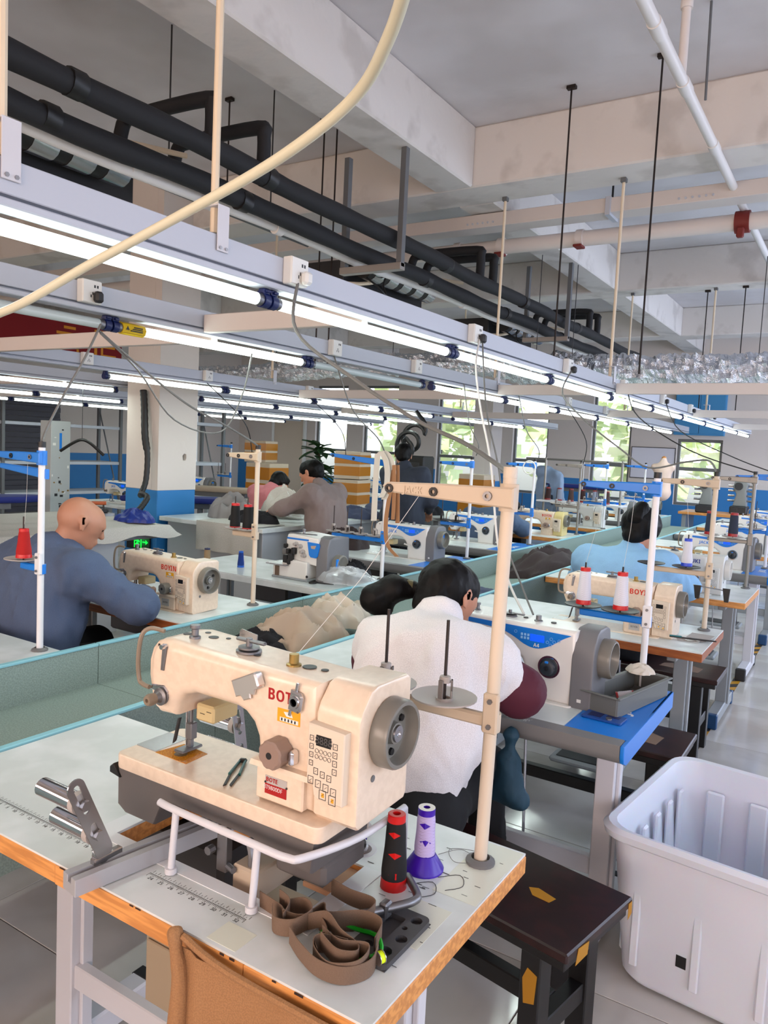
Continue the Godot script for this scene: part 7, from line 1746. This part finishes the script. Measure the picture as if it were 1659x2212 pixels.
	# fine threads from cones to guides
	for s in [[Vector3(-0.816, 1.18, -2.66), Vector3(-0.76, 1.46, -2.64)], [Vector3(-0.686, 1.18, -2.66), Vector3(-0.66, 1.46, -2.64)], [Vector3(-2.537, 1.20, -1.632), Vector3(-2.50, 1.45, -1.62)], [Vector3(-0.69, 1.20, -3.80), Vector3(-0.72, 1.46, -3.78)], [Vector3(-0.73, 1.46, -1.29), Vector3(-0.84, 1.165, -1.06)]]:
		var o := part(tb([s[0], (s[0] + s[1]) * 0.5 + Vector3(0.004, -0.01, 0), s[1]], 0.0006, 4), "sewing_thread", M.cable_white)
		tag(o, "fine pale sewing thread stretched between a cone and a stand arm", "thread", "sewing threads")

# ---------------------------------------------------------------- the rest of the hall
func carton(at: Vector3, s: Vector3, label: String, turn := 0.0) -> void:
	var t := thing("carton", label, "box", at, turn)
	part(box(-s.x * 0.5, s.x * 0.5, 0, s.y, -s.z * 0.5, s.z * 0.5, 0.006), "box", mat("carton", Color(0.72, 0.66, 0.58), 0.8), t)
	for y in [0.12, 0.55]: part(box(-s.x * 0.505, s.x * 0.505, s.y * y, s.y * (y + 0.34), -s.z * 0.505, s.z * 0.505, 0.003), "brown_tape", mat("packing_tape", Color(0.66, 0.42, 0.10), 0.25), t)

func rack(at: Vector3, turn: float, w: float, d: float, h: float, shelves: Array, label: String) -> void:
	var t := thing("steel_rack", label, "shelf", at, turn)
	for x in [0.0, w]:
		for z in [0.0, -d]: part(box(x - 0.025, x + 0.025, 0, h, z - 0.025, z + 0.025, 0.003), "upright", M.grey_metal, t)
		part(tb([Vector3(x, 0.3, 0), Vector3(x, h - 0.3, -d)], 0.012, 6), "brace", M.grey_metal, t)
	for y in shelves:
		part(box(-0.03, w + 0.03, y, y + 0.05, -d, 0.0, 0.003), "shelf", M.white_metal, t)

func ironing_board(at: Vector3, turn: float, c: String, label: String) -> void:
	var t := thing("ironing_board", label, "ironing board", at, turn)
	part(pr([Vector2(-0.6, -0.14), Vector2(0.35, -0.16), Vector2(0.55, -0.08), Vector2(0.62, 0.0), Vector2(0.55, 0.08), Vector2(0.35, 0.16), Vector2(-0.6, 0.14)], 0.0, 0.06, 0.02, XZ, 2), "padded_top", M[c], t)
	part(box(-0.5, 0.3, -0.06, 0.0, -0.06, 0.06, 0.005), "frame", M.grey_metal, t)
	for x in [-0.4, 0.2]: part(tb([Vector3(x, -0.06, 0), Vector3(x, -at.y, 0)], 0.03, 8), "leg", M.grey_metal, t)

func hall_things() -> void:
	mat("royal", Color(0.06, 0.12, 0.42), 0.75)
	var canvas := mat("canvas_white", Color(0.76, 0.75, 0.72), 0.9)
	tex(canvas, M.weave_tex, 4.0, M.weave_nrm, 0.3)
	# steam ironing table before the column
	var t := thing("pressing_table", "long pressing table under a white padded cloth before the blue-footed column", "table", Vector3(-4.62, 0, -4.22))
	part(box(-1.15, -0.12, 0.05, 0.76, 0.40, 1.9, 0.006), "cabinet", mat("cabinet_grey", Color(0.66, 0.68, 0.70), 0.45), t)
	var mb := MB.new()
	grid(mb, 46, 30, func(u, v):
		var x: float = -1.36 + 1.42 * u
		var z: float = -0.06 + 2.2 * v
		var e: float = minf(minf(u, 1.0 - u) / 0.045, minf(v, 1.0 - v) / 0.03)
		var y: float = 0.855 + 0.006 * sin(x * 17.0 + z * 5.0) if e >= 1.0 else 0.855 - (1.0 - e) * (0.075 + 0.02 * sin(x * 14.0 + z * 11.0))
		return Vector3(x, y, z), 0.004)
	part(mb, "padded_cloth", canvas, t, 60.0).scale = Vector3(1, 1, 1)
	part(box(-1.3, 0.0, 0.76, 0.80, 0.0, 2.05, 0.01), "under_board", M.grey_metal, t)
	for q in [[0.54, 0.60, M.black], [0.62, 0.60, M.red_plastic], [0.56, 0.52, M.black], [0.64, 0.52, M.black]]: part(box(-0.12, -0.11, q[1], q[1] + 0.04, q[0], q[0] + 0.03, 0.002), "switch", q[2], t)
	t = thing("steam_iron", "steam iron with orange handle on the pressing table", "iron", Vector3(-5.36, 0.862, -4.12), 60.0)
	part(pr([Vector2(-0.10, -0.05), Vector2(0.04, -0.045), Vector2(0.12, 0.0), Vector2(0.04, 0.045), Vector2(-0.10, 0.05)], 0.0, 0.03, 0.004, XZ), "sole", M.steel, t)
	part(pr([Vector2(-0.08, -0.03), Vector2(0.03, -0.03), Vector2(0.07, 0.0), Vector2(0.03, 0.03), Vector2(-0.08, 0.03)], 0.03, 0.06, 0.006, XZ), "body", M.black, t)
	part(tb([Vector3(-0.09, 0.11, 0), Vector3(0.05, 0.11, 0)], 0.016, 10), "handle", mat("handle_orange", Color(0.62, 0.28, 0.10), 0.5), t)
	for x in [-0.06, 0.03]: part(tb([Vector3(x, 0.05, 0), Vector3(x, 0.11, 0)], 0.008, 6), "stem", M.black, t)
	heap("blue_bag", Vector3(-4.90, 0.864, -4.10), 0.18, 0.12, 0.11, mat("bag_blue", Color(0.05, 0.17, 0.50), 0.4), 31, "crumpled royal blue plastic bag on the end of the pressing table")
	# exit sign on the column
	t = thing("exit_sign", "black exit sign with a lit green running figure and arrow on the column", "sign", Vector3(-5.72, 0.56, -4.845))
	part(box(-0.16, 0.16, -0.075, 0.075, 0.0, 0.02, 0.004), "case", M.black, t)
	var gl := mat("exit_green", Color(0.05, 0.9, 0.25), 0.4)
	gl.emission_enabled = true; gl.emission = Color(0.05, 1.0, 0.25); gl.emission_energy_multiplier = 1.6
	mb = MB.new()
	for e in [[-0.05, 0.05, 0.05, 0.058], [-0.05, -0.042, -0.06, 0.05], [0.042, 0.05, -0.06, 0.05]]: bxr(mb, e[0], e[1], e[2], e[3], 0.02, 0.0215)
	tube(mb, [Vector3(0.005, 0.028, 0.021), Vector3(0.005, 0.029, 0.021)], 0.010, 10)
	for e in [[Vector3(0.0, 0.015, 0.021), Vector3(-0.006, -0.015, 0.021)], [Vector3(-0.006, -0.015, 0.021), Vector3(-0.028, -0.03, 0.021)], [Vector3(-0.006, -0.015, 0.021), Vector3(0.016, -0.03, 0.021)], [Vector3(0.016, -0.03, 0.021), Vector3(0.010, -0.052, 0.021)], [Vector3(0.0, 0.012, 0.021), Vector3(0.024, -0.002, 0.021)], [Vector3(0.0, 0.012, 0.021), Vector3(-0.026, 0.004, 0.021)]]: tube(mb, e, 0.0065, 6)
	bxr(mb, 0.065, 0.12, -0.006, 0.004, 0.02, 0.0215)
	prism(mb, PackedVector2Array([Vector2(0.108, -0.022), Vector2(0.138, -0.001), Vector2(0.108, 0.020)]), 0.02, 0.0215)
	part(mb, "lit_pictogram", gl, t, 0.0)
	var l := OmniLight3D.new()
	l.name = "sign_light"; t.add_child(l)
	l.position = Vector3(0, 0, 0.06); l.light_color = Color(0.2, 1.0, 0.4); l.light_energy = 0.01; l.omni_range = 3.0; l.light_size = 0.05; l.shadow_enabled = true
	# tall scuffed cabinet, ironing boards, racks and shutters on the left
	t = thing("tall_cabinet", "tall scuffed grey cabinet side with torn tape beyond the pressing table", "cabinet", Vector3(-6.75, 0, -4.5))
	part(box(0, 0.17, 0, 1.645, -0.21, 0, 0.004), "body", mat("cab_pale", Color(0.66, 0.68, 0.68), 0.6), t)
	for k in 26:
		var y := 0.5 + rng.randf() * 1.1
		var z := -0.01 - rng.randf() * 0.17
		part(box(0.17, 0.1712, y, y + 0.006 + rng.randf() * 0.02, z - 0.005 - rng.randf() * 0.03, z), "tape_remnant", [mat("torn_tan", Color(0.50, 0.40, 0.22), 0.7), M.dark_grey, M.white_plastic][k % 3], t, 0.0)
	part(box(0.17, 0.172, 1.36, 1.53, -0.115, -0.09), "blue_notice", M.azure, t, 0.0)
	ironing_board(Vector3(-6.5, 0.90, -3.7), 78.0, "royal", "dark blue padded ironing board left of the scuffed cabinet")
	ironing_board(Vector3(-6.15, 0.86, -5.75), 40.0, "royal", "dark blue padded ironing board right of the scuffed cabinet")
	ironing_board(Vector3(-6.7, 0.90, -6.95), 24.0, "beige", "beige sleeve board in front of the cartons")
	ironing_board(Vector3(-3.9, 1.03, -12.4), 0.0, "royal", "blue ironing board under the far windows")
	rack(Vector3(-11.3, 0, -6.9), 90.0, 2.2, 0.6, 2.3, [0.5, 1.0, 1.62, 2.1], "grey steel rack against the left wall behind the scuffed cabinet")
	rack(Vector3(-9.2, 0, -8.6), 90.0, 0.9, 0.5, 2.2, [0.6, 1.1, 1.75], "steel rack with pale shelves just past the blue-footed column")
	t = Node3D.new()
	t.name = "door_1"; add_child(t); t.set_meta("kind", "structure")
	t.position = Vector3(-13.49, 0, -9.4)
	for k in 26: part(box(0.0, 0.03 + 0.012 * (k % 2), k * 0.1, k * 0.1 + 0.097, 0.0, 3.6, 0.004), "shutter_slat", mat("shutter_grey", Color(0.30, 0.30, 0.34), 0.5), t)
	t = Node3D.new()
	t.name = "door_2"; add_child(t); t.set_meta("kind", "structure")
	t.position = Vector3(-12.3, 0, -14.49)
	part(box(0, 0.9, 0, 2.2, 0, 0.05, 0.004), "door_leaf", mat("door_cream", Color(0.80, 0.74, 0.66), 0.6), t)
	part(box(-0.06, 0, 0, 2.26, 0, 0.08, 0.004), "door_jamb", M.white_plastic, t)
	part(box(0.9, 0.96, 0, 2.26, 0, 0.08, 0.004), "door_jamb", M.white_plastic, t)
	# cluttered work table of the taupe-jumper worker and the one behind it
	t = thing("work_table", "white cloth covered work table where the taupe-jumper worker leans", "table", Vector3(-4.22, 0, -4.85))
	part(box(-1.25, 0.0, 0.78, 0.82, -2.1, 0.0, 0.004), "top", M.laminate, t)
	part(box(-1.2, -0.05, 0.0, 0.78, -2.05, -0.06, 0.004), "base", M.cabinet_grey, t)
	mb = MB.new()
	grid(mb, 20, 14, func(u, v):
		var y: float = 0.826 if v < 0.5 else 0.826 - (v - 0.5) * 0.5
		return Vector3(-0.75 + u * 0.7, y, -0.35 + minf(v, 0.5) * 0.72 + 0.014 * sin(u * 21.0) * maxf(0.0, v - 0.5) * 2.0 + 0.006), 0.003)
	part(mb, "hanging_cloth", canvas, t, 60.0)
	var hs := [["grey_cloth_pile", Vector3(-5.05, 0.821, -5.35), 0.22, 0.22, 0.24, "cloth_grey", "grey and white cloth pile beside the column on the work table"], ["black_cloth_pile", Vector3(-4.62, 0.829, -5.18), 0.26, 0.16, 0.12, "navy", "black cloth under the taupe-jumper worker's hands"], ["white_pillow", Vector3(-4.75, 0.85, -5.75), 0.26, 0.16, 0.28, "canvas_white", "white stuffed garment bag on the work table"], ["grey_pattern", Vector3(-4.42, 0.821, -6.5), 0.30, 0.22, 0.12, "scrap_blue", "flat slate cloth beyond the taupe-jumper worker"],
		["taupe_pile", Vector3(-5.1, 0.821, -6.2), 0.22, 0.26, 0.22, "cloth_pale", "pale clothes heaped at the far end of the work table"]]
	for h in hs: heap(h[0], h[1], h[2], h[3], h[4], M[h[5]], hs.find(h) + 41, h[6])
	t = thing("work_table", "plain white work table before the standing navy-jacket worker", "table", Vector3(-3.65, 0, -6.95))
	part(box(-1.3, 0.0, 0.82, 0.86, -0.8, 0.0, 0.004), "top", M.laminate, t)
	for x in [-1.2, -0.1]:
		for z in [-0.08, -0.72]: part(box(x - 0.03, x + 0.03, 0, 0.82, z - 0.03, z + 0.03, 0.003), "leg", M.leg_grey, t)
	heap("slate_cloth", Vector3(-4.5, 0.861, -7.3), 0.30, 0.2, 0.10, M.scrap_blue, 51, "slate cloth on the table before the navy-jacket worker")
	heap("dark_bundle", Vector3(-3.95, 0.861, -7.15), 0.18, 0.14, 0.14, M.navy, 52, "dark bundles of cut cloth on the plain white work table")
	carton(Vector3(-7.0, 0.75, -8.1), Vector3(0.42, 0.5, 0.4), "carton bound in brown tape standing beyond the column")
	carton(Vector3(-7.3, 1.25, -8.3), Vector3(0.34, 0.3, 0.34), "carton bound in brown tape, topmost of the stack beyond the column", 12.0)
	for k in 3: carton(Vector3(-5.65, 0.4 + k * 0.36, -8.2), Vector3(0.36, 0.35, 0.34), ["taped carton, bottom of the stack behind the pink-top worker", "taped carton, middle of the stack behind the pink-top worker", "taped carton, top of the stack behind the pink-top worker"][k], k * 5.0)
	carton(Vector3(-4.35, 0.7, -9.2), Vector3(0.36, 0.55, 0.34), "taped carton beside the far column")
	for q in [[-7.1, -8.2, 0.75], [-5.65, -8.2, 0.4], [-4.35, -9.2, 0.7]]:
		t = thing("plinth_table", "low grey bench top carrying taped cartons", "table", Vector3(q[0], 0, q[1]), 0.0, "benches under the cartons")
		part(box(-0.5, 0.5, q[2] - 0.04, q[2], -0.35, 0.35, 0.004), "top", M.laminate, t)
		for x in [-0.45, 0.45]: part(box(x - 0.03, x + 0.03, 0, q[2] - 0.04, -0.3, 0.3, 0.003), "leg", M.leg_grey, t)
	t = thing("potted_plant", "leafy green pot plant by the far windows", "plant", Vector3(-7.0, 0, -9.3))
	part(lt([Vector2(0.0, 0.0), Vector2(0.15, 0.0), Vector2(0.20, 0.4), Vector2(0.17, 0.4), Vector2(0.0, 0.36)], 16), "pot", mat("pot_red", Color(0.45, 0.06, 0.08), 0.4), t)
	part(tb([Vector3(0, 0.36, 0), Vector3(0.03, 1.0, 0), Vector3(-0.02, 1.45, 0.02)], 0.018, 6), "stem", mat("stem_brown", Color(0.25, 0.18, 0.10), 0.8), t)
	var leaf := MB.new()
	grid(leaf, 4, 6, func(u, v): return Vector3((u - 0.5) * 0.09 * sin(PI * v), 0.03 * absf(u - 0.5) - 0.06 * v * v, -v * 0.2))
	var lm := mesh_of(leaf, 60.0)
	var lmat := mat("leaf", Color(0.10, 0.22, 0.10), 0.45)
	lmat.backlight_enabled = true; lmat.backlight = Color(0.12, 0.2, 0.06)
	lm.surface_set_material(0, lmat)
	for k in 60:
		var y := 0.75 + rng.randf() * 0.8
		inst(lm, "leaf", t, null, Transform3D(Basis.from_euler(Vector3(rng.randf_range(-0.3, 0.7), rng.randf() * TAU, 0)), Vector3(rng.randf_range(-0.06, 0.06), y, rng.randf_range(-0.06, 0.06))).scaled_local(Vector3.ONE * rng.randf_range(0.9, 1.7)))
	t = thing("loudspeaker", "black loudspeaker standing under the far windows", "speaker", Vector3(-5.3, 0.7, -9.3))
	part(box(-0.17, 0.17, 0, 0.75, -0.15, 0.15, 0.02), "cabinet", M.black, t)
	part(ax(Vector3(0, 0.24, 0.15), Vector3(0, 0, 1), [Vector2(0.12, 0.0), Vector2(0.12, 0.01), Vector2(0.05, 0.004), Vector2(0.0, 0.008)], 20), "woofer", M.dark_grey, t)
	part(box(-0.1, 0.1, 0.48, 0.66, 0.15, 0.16, 0.01), "horn", M.dark_grey, t)
	t = thing("speaker_table", "small table under the loudspeaker", "table", Vector3(-5.3, 0, -9.3))
	part(box(-0.3, 0.3, 0.66, 0.70, -0.25, 0.25, 0.004), "top", M.laminate, t)
	for x in [-0.26, 0.26]: part(box(x - 0.02, x + 0.02, 0, 0.66, -0.22, 0.22, 0.003), "leg", M.leg_grey, t)
	# coiled black hose hanging by the standing worker
	t = thing("coiled_hose", "black ribbed hose looped up below the rails by the navy-jacket worker", "hose")
	var pp := []
	for i in 34: pp.append(Vector3(-4.62 + 0.13 * cos(i * 0.42) - i * 0.002, 1.72 + 0.13 * sin(i * 0.42) - i * 0.006, -8.0 + i * 0.006))
	pp.append(Vector3(-4.78, 1.35, -7.9)); pp.append(Vector3(-4.80, 1.0, -7.8))
	part(tb(smooth_pts([Vector3(-4.63, 1.99, -8.0), Vector3(-4.5, 1.85, -8.0)] + pp, 3), 0.026, 8), "hose", M.black, t)
	# far right: white board, dress form, clothes, cone rack, embroidery machines
	t = thing("whiteboard", "black framed whiteboard on the far wall between the last windows", "whiteboard", Vector3(-3.36, 1.22, -14.49))
	part(box(-0.38, 0.38, 0.0, 0.55, 0.0, 0.015), "panel", mat("board_white", Color(0.82, 0.82, 0.86), 0.3), t)
	for e in [[-0.39, 0.39, -0.012, 0.0], [-0.39, 0.39, 0.55, 0.562], [-0.39, -0.38, 0.0, 0.55], [0.38, 0.39, 0.0, 0.55]]: part(box(e[0], e[1], e[2], e[3], 0.0, 0.022, 0.002), "frame", M.black, t)
	t = thing("dress_form", "pale pink dress form on a stand before the whiteboard", "mannequin", Vector3(-2.62, 0, -12.0))
	mb = MB.new()
	nets(mb, [[Vector3(0, 1.08, 0), Vector3(0, 1.2, 0), 0.14, 0.11], [Vector3(0, 1.2, 0), Vector3(0, 1.38, 0), 0.11, 0.13, Vector3(0, 0, 1), 1.25], [Vector3(-0.13, 1.45, 0), Vector3(0.13, 1.45, 0), 0.05, 0.05], [Vector3(0, 1.45, 0), Vector3(0, 1.56, 0), 0.06, 0.045]], 0.02, 0.05)
	part(mb, "torso", mat("form_pink", Color(0.84, 0.74, 0.68), 0.8), t, 180.0)
	part(tb([Vector3(0, 0.03, 0), Vector3(0, 1.05, 0)], 0.016, 8), "pole", M.black, t)
	part(lt([Vector2(0.0, 0.0), Vector2(0.2, 0.0), Vector2(0.2, 0.02), Vector2(0.0, 0.04)], 16), "foot", M.black, t)
	part(lt([Vector2(0.03, 1.56), Vector2(0.035, 1.6), Vector2(0.0, 1.62)], 10), "knob", M.edge_wood, t)
	t = thing("hanging_shirt", "pale blue-grey garment hung on a stand beyond the yellow-ended machine", "clothes", Vector3(-3.3, 0.86, -8.95))
	mb = MB.new()
	nets(mb, [[Vector3(-0.1, 0.5, 0), Vector3(0.12, 0.46, 0), 0.06, 0.05], [Vector3(0, 0.45, 0), Vector3(0.02, 0.1, 0), 0.11, 0.14, Vector3(0, 0, 1), 2.0], [Vector3(0.14, 0.45, 0), Vector3(0.2, 0.05, 0), 0.05, 0.05]], 0.02, 0.05)
	fold(mb, 0.03, 6.0, 9)
	part(mb, "garment", mat("cloth_mist", Color(0.45, 0.52, 0.62), 0.9), t, 180.0)
	t = thing("cone_rack", "steel rack over the far tables with a row of thread cones", "shelf", Vector3(-3.25, 0.0, -8.75))
	for x in [0.0, 0.45, 0.9]: part(tb([Vector3(x, 0.77, 0), Vector3(x, 1.52, 0)], 0.014, 8), "post", M.pole_steel, t)
	part(box(-0.05, 0.95, 1.0, 1.02, -0.12, 0.12, 0.003), "shelf", M.leg_white, t)
	part(tb([Vector3(-0.25, 1.5, 0), Vector3(0.95, 1.5, 0)], 0.012, 8), "top_bar", M.pole_steel, t)
	for k in 6: cone(Vector3(-3.2 + k * 0.14, 1.021, -8.75), [Color(0.20, 0.08, 0.08), Color(0.55, 0.58, 0.66), Color(0.28, 0.18, 0.16)][k % 3], Color(0.5, 0.06, 0.07), ["maroon", "pale grey", "brown"][k % 3] + " thread cone on the steel cone rack over the far tables", {"h": 0.15, "r0": 0.035, "r1": 0.026, "group": "cones on the steel rack"})
	for q in [[-2.05, -12.4, "left one"], [-1.62, -12.7, "right one"]]:
		t = thing("embroidery_machine", "tall grey special sewing machine with many needle knobs at the far end, " + q[2], "sewing machine", Vector3(q[0], 0.80, q[1]))
		part(box(-0.12, 0.12, 0.0, 0.12, -0.16, 0.16, 0.015), "base", M.dark_grey, t)
		part(pr([Vector2(-0.09, 0.12), Vector2(0.10, 0.12), Vector2(0.08, 0.34), Vector2(0.11, 0.45), Vector2(0.06, 0.52), Vector2(-0.08, 0.50), Vector2(-0.10, 0.40), Vector2(-0.05, 0.30)], -0.1, 0.1, 0.02, ID, 2), "column", mat("mach_grey", Color(0.50, 0.51, 0.50), 0.4), t)
		part(ax(Vector3(-0.02, 0.42, 0.1), Vector3(0, 0, 1), [Vector2(0.0, 0.0), Vector2(0.06, 0.0), Vector2(0.055, 0.05), Vector2(0.0, 0.05)], 16), "wheel", M.dark_grey, t)
		for k in 4:
			for s in [-1.0, 1.0]: part(tb([Vector3(s * 0.08, 0.2 + k * 0.075, 0.02), Vector3(s * 0.17, 0.2 + k * 0.075, 0.04)], 0.016, 8), "tension_knob", M.steel, t)
	t = thing("machine_table", "wood topped table under the grey special machines", "table", Vector3(-2.4, 0, -12.2))
	part(box(0.0, 1.1, 0.76, 0.80, -0.75, 0.0, 0.004), "top", M.edge_wood, t)
	for x in [0.08, 1.02]: part(box(x - 0.03, x + 0.03, 0, 0.76, -0.7, -0.05, 0.003), "leg", M.leg_grey, t)
	# more machines and stands in the left half
	for q in [[-7.6, -5.6, "behind the tall scuffed cabinet"], [-8.3, -7.4, "left of the taped cartons"], [-7.2, -10.4, "by the far plant"]]:
		var tb_ := thing("machine_table", "white table with a sewing machine " + q[2], "table", Vector3(q[0] - 0.1, 0, q[1] + 0.1))
		part(box(0.0, 1.1, 0.74, 0.77, -0.55, 0.0, 0.004), "top", M.laminate, tb_)
		for x in [0.1, 1.0]: part(box(x - 0.03, x + 0.03, 0, 0.74, -0.5, -0.05, 0.003), "leg", M.leg_grey, tb_)
		jack(Vector3(q[0] + 0.2, 0.775, q[1] - 0.08), "white and blue sewing machine " + q[2])
		stand(Vector3(q[0] + 0.92, 0.77, q[1] - 0.38), "pole_white", "azure", "thin thread stand with blue arm " + q[2], {"low": 0.28})
	# black coat hanger hung from a rail
	t = thing("coat_hanger", "black coat hanger hooked on a wire left of the column", "hanger", Vector3(-6.05, 1.45, -4.45), 30.0)
	part(tb(smooth_pts([Vector3(-0.2, -0.08, 0), Vector3(-0.08, 0.0, 0), Vector3(0.0, 0.03, 0), Vector3(0.08, 0.0, 0), Vector3(0.2, -0.10, 0)], 4), 0.014, 8), "bar", M.black, t)
	part(tb([Vector3(0, 0.03, 0), Vector3(0, 0.10, 0), Vector3(0.0, 0.545, 0)], 0.003, 5), "hook", M.dark_grey, t)
	# trees outside the far windows
	var tl := MB.new()
	grid(tl, 2, 2, func(u, v): return Vector3((u - 0.5) * 0.5, 0.1 * sin(u * PI) * sin(v * PI), (v - 0.5) * 0.5))
	var tm := mesh_of(tl, 60.0)
	var gm := mat("tree_leaf", Color(0.80, 0.84, 0.62), 0.7)
	gm.backlight_enabled = true; gm.backlight = Color(0.4, 0.45, 0.2)
	tm.surface_set_material(0, gm)
	for q in [[-13.0, -24.0, "behind the first far window"], [-6.5, -26.0, "behind the middle far windows"], [0.5, -25.0, "behind the last far window"]]:
		t = thing("tree", "pale sunlit tree outdoors " + q[2], "tree", Vector3(q[0], -1.0, q[1]))
		part(tb([Vector3.ZERO, Vector3(0.1, 2.5, 0), Vector3(0, 5.0, 0)], [0.2, 0.15, 0.06], 8), "trunk", M.stem_brown, t)
		var mm := MultiMesh.new()
		mm.transform_format = MultiMesh.TRANSFORM_3D
		mm.mesh = tm; mm.instance_count = 450
		for i in 450:
			var d := Vector3(rng.randfn(0.0, 1.5), rng.randfn(3.4, 1.1), rng.randfn(0.0, 1.0))
			mm.set_instance_transform(i, Transform3D(Basis.from_euler(Vector3(rng.randf() * TAU, rng.randf() * TAU, 0)), d).scaled_local(Vector3.ONE * rng.randf_range(0.5, 1.1)))
		var mi := MultiMeshInstance3D.new()
		mi.multimesh = mm; mi.name = "foliage"; mi.set_meta("kind", "stuff")
		t.add_child(mi)

func _ready() -> void:
	setup()
	materials()
	hall()
	rails()
	overhead()
	furniture()
	machines()
	people()
	front_table_things()
	tray_things()
	cables()
	hall_things()
